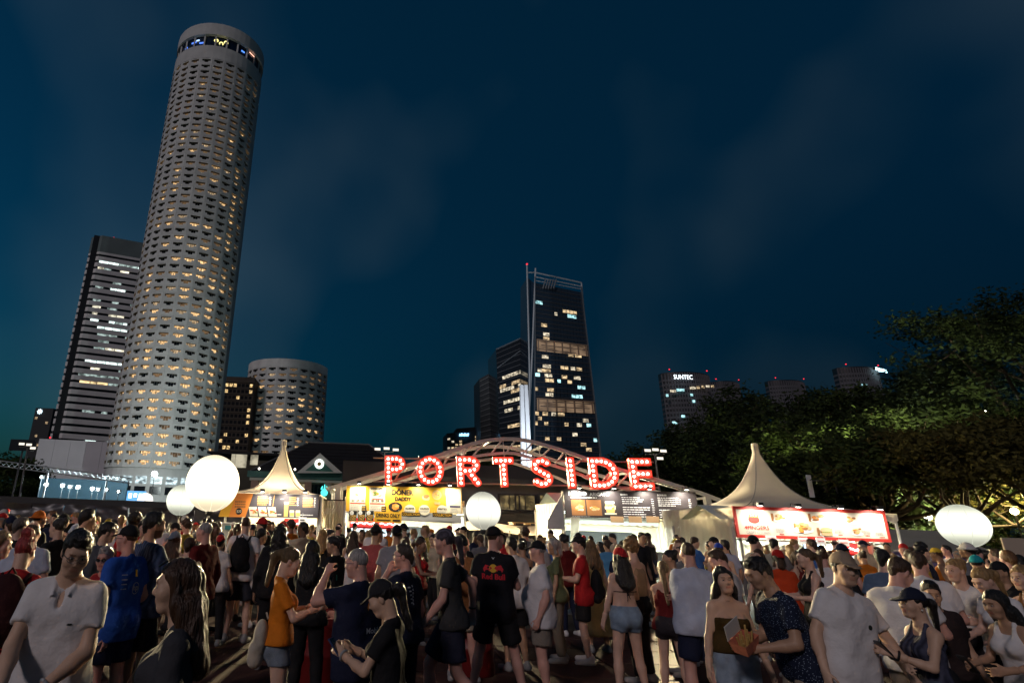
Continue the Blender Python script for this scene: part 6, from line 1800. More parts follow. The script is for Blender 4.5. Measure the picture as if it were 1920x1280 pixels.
def bottoms_field(sp, k, q, kind):
    fem = sp['sex'] == 'f'; fat = sp.get('fat', 0.0); o = .014
    pts = [np.array([x, y, z]) for x in (-.22, .22) for y in (-.2, .22) for z in (.8, 1.06)]
    t = {'shorts': .82, 'jshorts': .34, 'pants': 1, 'jeans': 1, 'cargo': .98, 'skirt': 0, 'longskirt': 0}[kind]
    for sx in (-1, 1): H, K, A = k['leg', sx]; pts += [H, K] + ([A] if t >= .98 else [])
    if kind in ('skirt', 'longskirt'): pts += [np.array([x, y, .45 if kind == 'skirt' else .2]) for x in (-.3, .3) for y in (-.3, .3)]
    lo, hi = bbox_of(pts, .16); f = Field(lo, hi, q)
    for (z, hw, r) in PROF[sp['sex']][:2]:
        g = fat * .045; f.cap((-hw - g * .3, 0, z), (hw + g * .3, 0, z), r + g + o, None, .05, None, YS)
    for sx in (-1, 1): f.ell((sx * .07, -.07, .90), (.085 + o, .075 + o, .10 + o), .05, None)
    if t:
        for sx in (-1, 1):
            H, K, A = k['leg', sx]; g = 1 + .15 * fat
            r0, r1 = .088 * g + o + .004, (.075 * g + o + .012 if kind == 'shorts' else .070 * g + o)
            if t < .95: f.cap(H, H + (K - H) * t, r0, .088 * g + o if t < .5 else r1 + .012, .02, None, 1.0, True)
            else:
                f.cap(H, K, r0, .066 * g + o, .02); f.cap(K, A + (K - A) * .04, .064 * g + o, .050 + o, .015, None, 1.0, True)
    else:
        zb = .48 if kind == 'skirt' else .26; f.cap((0, 0, .94), (0, .01, zb), .155 + o, .21 if kind == 'skirt' else .27, .04, None, .9, True)
    f.folds(.009, sp.get('seed', 0) + 5)
    f.half((0, 0, 1.03 if not fem else 1.06), (0, 0, 1))
    return f

def hair_field(sp, k, q, kind):
    Hc = k['Hc']; fr = k['hf']; RH = k['RH']
    long_ = kind in ('long', 'pony', 'braid', 'bob', 'curlylong', 'afro', 'curly', 'pigtail')
    lo = Hc - np.array([.26, .30, .62 if kind in ('long', 'pony', 'braid', 'curlylong') else .30]); hi = Hc + np.array([.26, .26, .28])
    f = Field(lo, hi, q)
    th = {'buzz': .004, 'short': .009, 'bald': .003, 'crop': .012, 'afro': .055, 'curly': .036, 'bob': .015}.get(kind, .010)
    f.ell(Hc + np.array([0, -.016, .036 + th * .25]), (.073 + th, .096 + th, .088 + th), .01, fr)
    a, b = (-.006, .92) if kind not in ('short', 'crop') else (.004, .74)
    if kind == 'bald': a, b = .0, .9
    # hairline: keep what lies above a plane rising toward the forehead
    n = RH @ np.array([0, b, -1.0]); f.half(Hc + RH @ np.array([0, 0, a]), n)
    if kind == 'bald': f.ell(Hc + np.array([0, .02, .12]), (.085, .10, .085), .02, fr, neg=True)
    if kind in ('short', 'crop'):
        f.ell(Hc + np.array([0, .030, .108]), (.054, .055, .018 if kind == 'short' else .024), .02, fr)
        f.cap(Hc + np.array([0, -.085, -.01]), Hc + np.array([0, -.075, -.055]), .045, .035, .02, fr)
        for sx in (-1, 1): f.cap(Hc + np.array([sx * .072, .012, .02]), Hc + np.array([sx * .073, .014, -.022]), .010, .006, .01, fr)
    if kind in ('long', 'bob', 'curlylong'):
        L = -.36 if kind != 'bob' else -.12
        for sx in (-1, 1):
            f.cap(Hc + np.array([sx * .066, .012, .05]), Hc + np.array([sx * .076, -.012, -.11]), .022, .026, .03, fr)
            bp = k['tw']((sx * .085, -.075 if kind != 'front' else .06, 1.62 + L * .75)) if kind != 'bob' else None
            if bp is not None:
                f.cap(Hc + RH @ np.array([sx * .080, -.03, -.08]), bp, .040, .045, .03)
        f.cap(Hc + np.array([0, -.085, .02]), Hc + np.array([0, -.095, -.12]), .058, .055, .03, fr)
        if kind != 'bob':
            e = k['tw']((0, -.125, 1.62 + L)); f.cap(Hc + RH @ np.array([0, -.09, -.1]), e, .066, .048, .04); f.cap(e + np.array([-.05, 0, .02]), e + np.array([.05, 0, .02]), .035, None, .03)
            for sx in (-1, 1): f.cap(Hc + RH @ np.array([sx * .05, -.09, -.08]), k['tw']((sx * .07, -.12, 1.30)), .05, .04, .03)
    if kind in ('pony', 'braid'):
        f.ell(Hc + np.array([0, -.115, .045]), (.034, .034, .034), .015, fr)
        m = Hc + RH @ np.array([0, -.165, .0]); e = k['tw']((.02, -.15, 1.40)) if kind == 'pony' else k['tw']((.03, -.14, 1.20))
        f.cap(Hc + RH @ np.array([0, -.12, .05]), m, .028, .036, .02); f.cap(m, e, .037, .022, .03)
    if kind == 'bun': f.ell(Hc + np.array([0, -.105, .10]), (.046, .046, .044), .012, fr)
    if kind == 'topbun': f.ell(Hc + np.array([0, -.06, .15]), (.055, .055, .05), .012, fr)
    amp = {'buzz': .0008, 'bald': .0005, 'short': .003, 'crop': .0045, 'afro': .014, 'curly': .014, 'curlylong': .014}.get(kind, .004)
    f.wobble(amp, 95 if kind not in ('afro', 'curly', 'curlylong') else 55, 90 if kind not in ('afro', 'curly', 'curlylong') else 60, 25 if kind not in ('afro', 'curly', 'curlylong', 'short', 'crop') else 60, sp.get('seed', 0) + 3)
    # never in front of the face
    f.ell(Hc + np.array([0, .115, -.05]), (.066 if kind in ('long', 'bob', 'curlylong') else .085, .085, .105), .01, fr, neg=True)
    return f

def cap_field(sp, k, q, d=1, bucket=False):
    Hc = k['Hc']; fr = k['hf']; RH = k['RH']
    f = Field(Hc - .27, Hc + .27, q)
    f.ell(Hc + np.array([0, -.016, .042]), (.086, .108, .099), .01, fr)
    f.half(Hc + RH @ np.array([0, .02 * d, .035]), RH @ np.array([0, .12 * d, -1.0]))
    t = max(.009, q * .75); bs = sp.get('brim', 1.0)
    if bucket: f.ell(Hc + np.array([0, -.012, .03]), (.155, .175, t * 1.2), .012, fr)
    else:
        y0 = .105 if d > 0 else -.135
        wc = Hc + RH @ np.array([0, y0, .036]); R2 = RH @ rotx(rad(-12 * d))
        if bs > 0: f.ell(wc, (.070 * bs, .078 * bs, t), .012, (R2, wc))
    f.ell(Hc + np.array([0, -.016, .142]), (.010, .010, .007), .004, fr)
    return f

def cat_mesh(name, parts, tint=None):
    V, Q, n, T = [], [], 0, []
    for i, (v, q_) in enumerate(parts):
        V.append(v); Q.append(q_ + n); n += len(v)
    V = np.concatenate(V); Q = np.concatenate(Q)
    me = mesh_np(name, V, Q, True)
    if tint is not None:
        at_ = me.color_attributes.new('tint', 'FLOAT_COLOR', 'POINT')
        c = np.ones((len(V), 4), np.float32); c[:, :3] = tint; at_.data.foreach_set('color', c.ravel())
    return me

def build_parts(sp):
    "list of (part name, mesh, colour key)"
    k = skeleton(sp); near = sp.get('near', 1.0)
    qb = sp.get('q', .022); qh = sp.get('qh', .010); qs = sp.get('qs', .018)
    out = []
    pb = build_body(sp, k, qb).nets()
    hf = head_field(k, qh, qh < .012); ph_ = hf.nets()
    loc = (ph_[0] - k['Hc']) @ k['RH'] / .92 ** 2
    tint = np.ones((len(ph_[0]), 3), np.float32)
    ax = np.abs(loc[:, 0])
    lips = (ax < .022) & (loc[:, 2] < -.053) & (loc[:, 2] > -.078) & (loc[:, 1] > .084)
    tint[lips] = (.85, .55, .56) if sp['sex'] == 'f' else (.9, .74, .74)
    brow = (ax > .014) & (ax < .050) & (loc[:, 2] > .018) & (loc[:, 2] < .029) & (loc[:, 1] > .062)
    tint[brow] = (.42, .36, .33)
    eye = (ax > .017) & (ax < .045) & (loc[:, 2] > -.008) & (loc[:, 2] < .009) & (loc[:, 1] > .07)
    tint[eye] = (.55, .46, .43)
    if sp.get('beard'):
        bd = (loc[:, 2] < -.045) & (loc[:, 1] > -.01) & ~lips & (loc[:, 2] > -.14); tint[bd] = (.30, .25, .22)
    parts = [pb, ph_]; tints = [np.ones((len(pb[0]), 3), np.float32), tint]
    for sx in (-1, 1):
        hq = sp.get('qf', .012)
        if hq: 
            hh = hand_fields(k, sx, hq, sp.get('curl', .5)).nets(); parts.append(hh); tints.append(np.ones((len(hh[0]), 3), np.float32))
    out.append(('body', cat_mesh('body', parts, np.concatenate(tints)), 'skin'))
    top, bot, hair, hat = sp.get('top'), sp.get('bottom'), sp.get('hair'), sp.get('cap')
    if top == 'bikini':
        f = Field(*bbox_of([k['tw']((x, y, z)) for x in (-.2, .2) for y in (-.2, .2) for z in (1.1, 1.5)], .05), .012)
        n = 30
        for i in range(n):
            a0, a1 = 2 * math.pi * i / n, 2 * math.pi * (i + 1) / n
            p = lambda a: (.165 * math.cos(a), .098 * math.sin(a), 1.215)
            f.cap(p(a0), p(a1), .0085, None, .002, k['fr'])
        for sx in (-1, 1): f.ell((sx * .07, .105, 1.245), (.06, .035, .055), .01, k['fr']); f.cap((sx * .075, .09, 1.29), (sx * .03, -.06, 1.47), .008, None, .002, k['fr'])
        f.cap((0, -.10, 1.215), (-.02, -.125, 1.10), .009, .006, .004, k['fr']); f.cap((0, -.10, 1.215), (.025, -.125, 1.13), .009, .006, .004, k['fr'])
        out.append(('bikini_top', f.mesh('bikini_top'), 'top'))
    elif top: out.append(({'tee': 'shirt', 'polo': 'polo_shirt', 'shirt': 'shirt', 'long': 'long_sleeved_shirt', 'tank': 'tank_top', 'tube': 'tube_top', 'dress': 'dress_top', 'jacket': 'jacket', 'crop': 'crop_top'}[top], tshirt_field(sp, k, qs, top).mesh('shirt'), 'top'))
    if bot: out.append(({'shorts': 'shorts', 'jshorts': 'denim_shorts', 'pants': 'trousers', 'jeans': 'jeans', 'cargo': 'cargo_trousers', 'skirt': 'skirt', 'longskirt': 'long_skirt'}[bot], bottoms_field(sp, k, qs * 1.1, bot).mesh('bottoms'), 'bottom'))
    if hair:
        hfl = hair_field(sp, k, sp.get('qhair', .011), hair)
        if hat: hfl.half(k['Hc'] + k['RH'] @ np.array([0, 0, .052]), k['RH'] @ np.array([0, 0, 1.0]))
        out.append(('hair', hfl.mesh('hair'), 'hair'))
    if hat: out.append(('cap' if not sp.get('bucket') else 'hat', cap_field(sp, k, sp.get('qhair', .011), sp.get('capdir', 1), sp.get('bucket', False)).mesh('cap'), 'cap'))
    for sx in (-1, 1):
        A = k['leg', sx][2]; f = Field(A + np.array([-.12, -.16, -.14]), A + np.array([.12, .26, .08]), sp.get('qshoe', .016))
        f.cap(A + np.array([0, -.045, -.035]), A + np.array([sx * .022, .165, -.05]), .048, .040, .02); f.cap(A + np.array([0, -.02, -.03]), A + np.array([0, -.015, .01]), .045, .043, .02)
        f.half((0, 0, A[2] - .083), (0, 0, -1)); out.append(('shoe', f.mesh('shoe'), 'shoe'))
    if sp.get('eyes'):
        for sx in (-1, 1):
            c_ = k['Hc'] + k['RH'] @ np.array([sx * .0315, .0872, .0010])
            R_ = Matrix([list(map(float, r)) for r in k['RH']])
            q = MB(); 
            for (r_, z_, mi) in (((.0, 0, 0)),): pass
            prof = [(.0004, -.0115), (.008, -.008), (.0115, 0), (.0085, .0078), (.0060, .0100), (.0058, .0102), (.0004, .0118)]
            q.lathe(prof, 10)
            for i in range(len(q.f)): q.mi[i] = 1 if i >= 40 else 0
            q.v = [tuple(Vector(c_) + R_ @ (Matrix.Rotation(rad(-90), 3, 'X') @ Vector(v))) for v in q.v]
            out.append(('eye', q.mesh('eye', True), 'eye'))
    if sp.get('glasses'):
        q = MB(); R_ = Matrix([list(map(float, r)) for r in k['RH']]); T = lambda x, y, z: Vector(k['Hc']) + R_ @ Vector((x, y, z))
        for sx in (-1, 1):
            pts = [T(sx * .033 + .024 * math.cos(a), .118 - .15 * abs(sx * .033 + .024 * math.cos(a)) ** 1.3 * 4, -.002 + .017 * math.sin(a)) for a in np.linspace(0, 2 * math.pi, 13)]
            q.tube(pts, .0022 if sp['glasses'] == 'clear' else .003, 5, caps=False)
            q.tube([T(sx * .056, .105, .003), T(sx * .074, .06, .004), T(sx * .078, -.01, .002)], .0022, 5)
            if sp['glasses'] == 'dark': q.add(pts[:12], [tuple(range(12))])
        q.tube([T(-.010, .122, .002), T(.010, .122, .002)], .0022, 5)
        out.append(('glasses', q.mesh('glasses'), 'glasses'))
    return out, k

def skin_mat(c):
    nm = 'skin_%d_%d_%d' % tuple(int(x * 100) for x in c)
    if nm in MATS: return MATS[nm]
    m = mat(nm, c, .48, var=.10, vscale=9, bump=.08, bscale=120, spec=.35)
    n, l = m.node_tree.nodes, m.node_tree.links; b = n['Principled BSDF']
    src = b.inputs['Base Color'].links[0].from_socket
    a = n.new('ShaderNodeVertexColor'); a.layer_name = 'tint'; mx = n.new('ShaderNodeMix'); mx.data_type = 'RGBA'; mx.blend_type = 'MULTIPLY'; mx.inputs['Factor'].default_value = 1
    l.new(src, mx.inputs['A']); l.new(a.outputs['Color'], mx.inputs['B']); l.new(mx.outputs['Result'], b.inputs['Base Color'])
    return m
def cloth_mat(c, kind='cloth'):
    nm = '%s_%d_%d_%d' % ((kind,) + tuple(int(x * 1000) for x in c))
    if nm in MATS: return MATS[nm]
    if kind == 'denim': return mat(nm, c, .85, var=.35, vscale=10, bump=.4, bscale=160)
    if kind == 'hair': return mat(nm, c, .42, var=.45, vscale=45, bump=.9, bscale=90, stretch=(1, 1, .16), spec=.5)
    m = mat(nm, c, .82, var=.14, vscale=5, bump=.85, bscale=11, spec=.2)
    if kind == 'speckle':
        n, l = m.node_tree.nodes, m.node_tree.links; b = n['Principled BSDF']; src = b.inputs['Base Color'].links[0].from_socket
        tc = n.new('ShaderNodeTexCoord'); v = n.new('ShaderNodeTexVoronoi'); v.inputs['Scale'].default_value = 75
        r = n.new('ShaderNodeMapRange'); r.inputs['From Min'].default_value = .16; r.inputs['From Max'].default_value = .24; r.inputs['To Min'].default_value = 1; r.inputs['To Max'].default_value = 0
        mx = n.new('ShaderNodeMix'); mx.data_type = 'RGBA'; mx.inputs['B'].default_value = (.35, .45, .6, 1)
        l.new(tc.outputs['Object'], v.inputs['Vector']); l.new(v.outputs['Distance'], r.inputs['Value']); l.new(r.outputs[0], mx.inputs['Factor']); l.new(src, mx.inputs['A']); l.new(mx.outputs['Result'], b.inputs['Base Color'])
    if kind == 'stripe':
        n, l = m.node_tree.nodes, m.node_tree.links; b = n['Principled BSDF']; src = b.inputs['Base Color'].links[0].from_socket
        tc = n.new('ShaderNodeTexCoord'); v = n.new('ShaderNodeTexWave'); v.inputs['Scale'].default_value = 9; v.inputs['Distortion'].default_value = 6
        mx = n.new('ShaderNodeMix'); mx.data_type = 'RGBA'; mx.inputs['B'].default_value = tuple(2.4 * q + .02 for q in c) + (1,)
        l.new(tc.outputs['Object'], v.inputs['Vector']); l.new(v.outputs['Fac'], mx.inputs['Factor']); l.new(src, mx.inputs['A']); l.new(mx.outputs['Result'], b.inputs['Base Color'])
    return m
M_eyew = mat('eye_white', (.45, .42, .40), .25); M_iris = mat('iris', (.03, .018, .012), .15)
M_glass = mat('glasses_frame', (.02, .02, .02), .25, spec=.7); M_gold_f = mat('glasses_metal', (.4, .38, .36), .25, .8)

def place_person(parts, loc, rz, scale, cols, label, group, name='person'):
    root = tag(empty(name, loc, rz), label, 'person', group); root.scale = (scale,) * 3
    for nm, me, key in parts:
        o = bpy.data.objects.new(nm, me); COL.objects.link(o); o.parent = root
        if key == 'eye':
            if not len(me.materials): me.materials.append(M_eyew); me.materials.append(M_iris)
            continue
        if not len(me.materials): me.materials.append(None)
        o.material_slots[0].link = 'OBJECT'; o.material_slots[0].material = cols[key]
    return root
# ------------------------------------------------------------------ the people one can tell apart
SK = {'fair': (.66, .42, .32), 'pink': (.64, .35, .28), 'asian': (.62, .40, .28), 'tan': (.47, .28, .18), 'brown': (.26, .15, .095), 'dark': (.14, .075, .05)}
WH = (.72, .70, .70); BK = (.014, .014, .016); NV = (.014, .018, .045); RD = (.42, .018, .022); MR = (.13, .012, .012); GY = (.16, .16, .17); LB = (.50, .55, .68)
HB = (.010, .008, .007); HBR = (.055, .028, .014); HBL = (.33, .20, .08); HGY = (.33, .31, .30); HRD = (.30, .03, .03)
PLACED = []; HERO = {}
def detail(zc):
    if zc < 4.2: return dict(q=.020, qh=.0065, qs=.013, qf=.0075, qhair=.0085, qshoe=.012)
    if zc < 6.6: return dict(q=.025, qh=.0085, qs=.017, qf=.011, qhair=.010, qshoe=.016)
    return dict(q=.030, qh=.012, qs=.023, qf=.014, qhair=.014, qshoe=.020)
def hero(key, x, ytop, zc, fa, label, sex='m', skin='fair', top=('tee', BK), bottom=('shorts', BK), hair=('short', HB), cap=None, capdir=1, shoe=(.3, .3, .3), group='people in the crowd', **kw):
    sp = dict(sex=sex, top=top[0] if top else None, bottom=bottom[0] if bottom else None, hair=hair[0] if hair else None, cap=bool(cap), capdir=capdir, seed=len(PLACED), **detail(zc))
    sp.update(kw)
    parts, k = build_parts(sp)
    th = .016 if not cap else .03
    tl = k['Hc'] + np.array([0, 0, .124 + th])
    P = atz(x, ytop, zc); sc = P.z / tl[2]
    if not .86 <= sc <= 1.13:
        sc = min(max(sc, .86), 1.13)
    rz = rad(fa)
    off = Vector((tl[0], tl[1], 0)) * sc; off.rotate(Matrix.Rotation(rz, 3, 'Z'))
    loc = Vector((P.x - off.x, P.y - off.y, 0.03 if -4 < P.x < 13 and P.y < 13.6 else 0.0))
    cols = {'skin': skin_mat(SK[skin]), 'shoe': cloth_mat(shoe), 'glasses': M_glass if sp.get('glasses') == 'dark' else M_gold_f}
    if top: cols['top'] = cloth_mat(top[1], top[2] if len(top) > 2 else 'cloth')
    if bottom: cols['bottom'] = cloth_mat(bottom[1], bottom[2] if len(bottom) > 2 else 'cloth')
    if hair: cols['hair'] = cloth_mat(hair[1], 'hair')
    if cap: cols['cap'] = cloth_mat(cap, sp.get('capkind', 'cloth'))
    o = place_person(parts, loc, rz, sc, cols, label, group)
    PLACED.append((loc.x, loc.y)); HERO[key] = (o, k, sc)
    return o
def hw(key, p):
    "torso-local point of a placed person in world space"
    o, k, sc = HERO[key]; M = Matrix.Translation(o.location) @ Matrix.Rotation(o.rotation_euler.z, 4, 'Z') @ Matrix.Scale(sc, 4)
    return M @ Vector(k['tw'](p))
def hand(key, sx, f=.07):
    o, k, sc = HERO[key]; S, E, W = k['arm', sx]; p = W + (W - E) / np.linalg.norm(W - E) * f
    M = Matrix.Translation(o.location) @ Matrix.Rotation(o.rotation_euler.z, 4, 'Z') @ Matrix.Scale(sc, 4)
    return M @ Vector(p)
def pmat(key):
    o, k, sc = HERO[key]; return Matrix.Translation(o.location) @ Matrix.Rotation(o.rotation_euler.z, 4, 'Z') @ Matrix.Scale(sc, 4)

DN = (.16, .22, .32)
# front row
hero('polo', 150, 997, 3.55, 186, 'person in a white polo shirt and glasses looking down, nearest at the left', skin='asian', top=('polo', WH), bottom=('pants', (.25, .22, .18)), hair=('crop', HB), arms=('front', 'low'), head=(24, 14, -6), lean=6, eyes=True, glasses='clear', side=-1, hem=.78)
hero('hairgirl', 338, 1052, 2.8, 102, 'person with long brown hair and grey top in profile, sunglasses pushed up', 'f', 'asian', ('tee', (.045, .045, .052)), ('jeans', BK), ('long', (.050, .022, .010)), arms=('down', 'down'), head=(0, 2, 0), eyes=True)
hero('redbun', 52, 1008, 4.8, 10, 'person with red tied up hair and red shirt carrying a dark backpack', 'f', 'fair', ('tee', RD), ('jeans', (.05, .07, .1)), ('topbun', HRD), arms=('hold', 'hold'), head=(0, 14, 0))
hero('bluetee', 66, 978, 6.8, 8, 'balding person in a pale blue shirt behind the red haired one', skin='pink', top=('tee', LB), hair=('bald', HBR), fat=.5)
hero('jersey', 243, 984, 5.9, 62, 'person in a bright blue team jersey and black cap', skin='pink', top=('tee', (.02, .09, .42)), bottom=('shorts', NV), hair=('buzz', HBR), cap=BK, fat=.35, head=(20, 0, 0), glasses='clear', hem=.74)
hero('oldlady', 200, 1026, 5.8, 150, 'person with short grey hair and dark glasses in a dark red top', 'f', 'pink', ('tee', (.25, .015, .02)), ('pants', BK), ('short', HGY), glasses='dark', head=(30, 8, 0))
hero('beard', 293, 961, 6.3, -40, 'tall bearded person in a navy patterned shirt seen from behind', skin='tan', top=('tee', (.02, .035, .075), 'stripe'), bottom=('shorts', BK), hair=('crop', HB), beard=True, arms=('hold', 'hold'), head=(-10, 0, 0), fat=.25)
hero('greycap', 331, 996, 8.3, 0, 'person in a grey blue backwards cap and beige top', 'f', 'fair', ('tee', (.42, .33, .27)), ('jshorts', DN, 'denim'), ('long', HBR), (.16, .20, .26), -1, head=(-20, 0, 0))
hero('browncrop', 357, 1009, 7.8, -6, 'person with cropped brown hair and dark tank top in front of the maroon shirt', skin='fair', top=('tank', BK), bottom=('shorts', BK), hair=('short', HBR))
hero('maroon', 385, 979, 8.0, 60, 'older person in a long maroon shirt with white hair', skin='pink', top=('long', MR), bottom=('pants', (.08, .08, .1)), hair=('buzz', HGY), head=(20, 0, 0))
hero('redcap', 415, 1002, 9.6, 0, 'person in a white shirt with small red cap beside the maroon shirt', 'f', 'tan', ('tee', WH), ('pants', BK), ('short', HB), RD, -1)
hero('pack', 463, 969, 10, -3, 'person in a white shirt carrying a black backpack before the left stall', skin='fair', top=('tee', WH), bottom=('shorts', (.035, .04, .055)), hair=('buzz', HBR))
hero('strap', 492, 991, 10, -22, 'person in a white shirt with a black cross strap', skin='tan', top=('shirt', WH), bottom=('shorts', BK), hair=('short', HB), head=(-15, 6, 0))
hero('bigblack', 527, 983, 8.4, 8, 'broad person all in black with tousled dark hair', skin='tan', top=('long', BK), bottom=('pants', BK), hair=('curlylong', HB), fat=.6)
hero('orange', 546, 1029, 5.3, -82, 'person in an orange top and denim shorts reading a phone', 'f', 'fair', ('tee', (.62, .18, .012)), ('jshorts', (.22, .27, .34), 'denim'), ('pony', (.12, .075, .03)), arms=('phone', 'phone'), head=(0, 18, 0), hem=.93, eyes=True, stance=.2)
hero('darkhair', 588, 1014, 6.8, -20, 'person in black with long straight black hair beside the orange top', 'f', 'asian', ('tee', BK), ('pants', BK), ('long', HB), arms=('phone', 'phone'))
hero('teal', 625, 1006, 8.6, 60, 'person in a black shirt with a teal shoulder stripe', skin='tan', top=('tee', BK), bottom=('pants', BK), hair=('short', HB), head=(15, 12, 0), arms=('phone', 'phone'))
hero('greybuzz', 670, 1030, 5.0, 48, 'older person with cropped grey hair and glasses in a navy team shirt', skin='pink', top=('tee', NV), bottom=('cargo', (.10, .095, .07)), hair=('buzz', HGY), arms=('up', 'hold'), head=(26, 6, 0), glasses='clear', fat=.55, hem=.74)
hero('pinkshirt', 707, 985, 9.5, -10, 'person in a faded red shirt and black cap before the yellow stall', skin='tan', top=('shirt', (.42, .09, .09)), bottom=('shorts', BK), hair=('buzz', HB), cap=BK, head=(-40, 0, 0), fat=.3)
hero('greypolo', 745, 984, 8.8, -12, 'person in a grey polo shirt and backwards black cap', skin='tan', top=('polo', (.28, .27, .29)), bottom=('shorts', BK), hair=('buzz', HB), cap=BK, capdir=-1, fat=.45)
hero('navytext', 757, 1021, 6.0, 55, 'person with glasses in a navy shirt with white sleeve print, hand at mouth', skin='pink', top=('tee', (.010, .014, .032)), bottom=('pants', BK), hair=('short', (.05, .035, .025)), arms=('mouth', 'down'), head=(22, 0, 0), glasses='clear', fat=.3)
hero('blackcap', 716, 1092, 3.9, 72, 'person in a black cap and black shirt smiling at a phone', 'f', 'asian', ('tee', BK), ('pants', BK), ('pony', HB), (.022, .022, .026), 1, arms=('phone', 'phone'), head=(8, 26, 0), eyes=True)
hero('walker', 832, 990, 6.4, 80, 'person in a charcoal shirt and striped head scarf walking left', skin='pink', top=('tee', (.045, .046, .048)), bottom=('shorts', (.022, .024, .045)), hair=('pony', (.05, .045, .055)), cap=(.05, .045, .06), capkind='stripe', legs='walk', arms=('swing', 'swingb'), head=(0, 0, 0), lean=5, capdir=-1, brim=0)
hero('tanshirt', 866, 1003, 8.2, 178, 'person in a tan shirt and black cap facing the camera', skin='pink', top=('shirt', (.28, .12, .045)), bottom=('shorts', (.3, .26, .2)), hair=('buzz', HGY), cap=BK, fat=.55, eyes=True, arms=('hold', 'hold'), head=(10, 8, 0))
hero('bull', 927, 986, 7.3, -18, 'person seen from behind in a black shirt with a red and yellow bull logo', skin='pink', top=('polo', (.012, .012, .016)), bottom=('shorts', BK), hair=('buzz', HBR), cap=BK, capdir=1, arms=('down', 'hold'), head=(-42, 0, 0), hem=.76, stance=.35, shoe=(.35, .33, .33))
hero('whiteback', 958, 1006, 8.8, 20, 'person in a loose white shirt just beyond the bull logo shirt', skin='tan', top=('shirt', WH), bottom=('shorts', BK), hair=('short', HB))
hero('strapless', 978, 1016, 10.8, 6, 'person in a black strapless top and short skirt seen from behind', 'f', 'tan', ('tube', BK), ('jshorts', (.04, .045, .06)), ('bun', HB), arms=('down', 'hold'))
hero('linen', 1006, 1013, 7.5, 78, 'person in a white linen shirt and black cap, hand on hip', skin='pink', top=('shirt', (.70, .68, .70)), bottom=('shorts', (.22, .19, .16)), hair=('buzz', HGY), cap=BK, arms=('down', 'hip'), fat=.8, head=(5, 0, 0), shoe=BK, hem=.76)
ARM['hip2'] = ((.19, .06, 1.0), (1, -.3, .1))
hero('greybob', 1037, 1010, 9.4, 70, 'person with a grey bob and olive top behind the linen shirt', 'f', 'tan', ('tee', (.12, .14, .07)), ('pants', (.2, .17, .13)), ('bob', HGY), head=(20, 0, 0))
hero('redtee', 1083, 1004, 9.4, 72, 'person in a long red shirt and black cap holding a cup', skin='fair', top=('tee', RD), bottom=('shorts', BK), hair=('short', HB), cap=BK, arms=('hold', 'down'), hem=.77, head=(10, 0, 0), shoe=WH)
hero('yellowdress', 1106, 1012, 10.2, 10, 'person in a long pale yellow dress with long fair hair', 'f', 'fair', ('dress', (.46, .38, .19)), ('longskirt', (.46, .38, .19)), ('long', (.16, .09, .035)))
hero('bluefar', 1137, 1010, 14, 0, 'person in a sky blue shirt standing before the dark board stall', skin='tan', top=('tee', (.10, .30, .52)), hair=('short', HBR))
hero('bikini', 1160, 1026, 7.5, 6, 'person in a red backwards cap, bikini top and denim shorts', 'f', 'fair', ('bikini', BK), ('jshorts', (.22, .30, .40), 'denim'), ('long', HB), RD, -1, arms=('down', 'hold'), stance=.15, shoe=WH, capkind='cloth')
hero('curly', 1183, 1011, 8.4, 40, 'person with a mop of curly fair hair beside the red cap', 'm', 'fair', ('tank', (.35, .24, .15)), ('pants', BK), ('curly', (.22, .13, .055)), head=(-60, 4, 0))
hero('braids', 1243, 1062, 7.4, -30, 'person with braided fair hair in a dark red dress', 'f', 'fair', ('tank', MR), ('jshorts', (.03, .025, .03)), ('braid', (.16, .10, .05)), arms=('fold', 'fold'))
hero('profile', 1253, 1032, 8.8, 75, 'person with dark tied hair in profile behind the braided one', 'f', 'tan', ('tank', BK), ('pants', BK), ('bun', HB), eyes=True)
hero('paleblue', 1287, 1017, 6.9, -2, 'broad person in a pale blue shirt and navy shorts seen from behind', skin='pink', top=('tee', (.50, .54, .66)), bottom=('shorts', NV), hair=('buzz', HBR), arms=('fold', 'fold'), fat=.5, hem=.80)
hero('bowed', 1343, 1031, 7.3, 40, 'person with bowed head and white shirt behind the smiling one', skin='pink', top=('tee', WH), hair=('short', HBR), head=(30, 24, 0))
hero('smile', 1353, 1064, 5.3, 176, 'smiling person in a brown tube top and light jeans with long dark hair', 'f', 'asian', ('tube', (.06, .035, .008)), ('jeans', (.30, .38, .48), 'denim'), ('long', HB), arms=('down', 'down'), head=(-6, -4, 4), eyes=True, hem=1.0)
hero('speckle', 1418, 1047, 5.0, 84, 'person in a navy speckled shirt bending forward with a food box', skin='tan', top=('tee', (.012, .018, .042), 'speckle'), bottom=('pants', (.36, .29, .22)), hair=('crop', HB), lean=17, arms=('hold', 'hold'), head=(8, 14, 0), fat=.3)
hero('redfan', 1456, 1030, 8.8, -15, 'person in a red cap and orange red shirt seen from behind', 'f', 'fair', ('tee', (.55, .06, .015)), ('shorts', BK), ('bob', HBR), (.5, .02, .015), -1)
hero('pointer', 1420, 1030, 9.8, 120, 'person with arm stretched out pointing left over the crowd', 'f', 'fair', ('tank', (.3, .22, .15)), ('shorts', BK), ('long', HBR), arms=('point', 'down'))
hero('tankprof', 1507, 1029, 7.9, 76, 'person in a black tank top with fair ponytail in profile', 'f', 'fair', ('tank', BK), ('shorts', BK), ('pony', (.10, .06, .03)), arms=('hold', 'hold'), eyes=True)
hero('khaki', 1576, 1033, 4.8, 190, 'person in a khaki cap and white shirt facing the camera', skin='asian', top=('tee', WH), bottom=('pants', (.25, .25, .3)), hair=('short', HB), cap=(.33, .25, .18), head=(-14, 6, 4), eyes=True, side=-9, arms=('wide', 'down'), hem=.74)
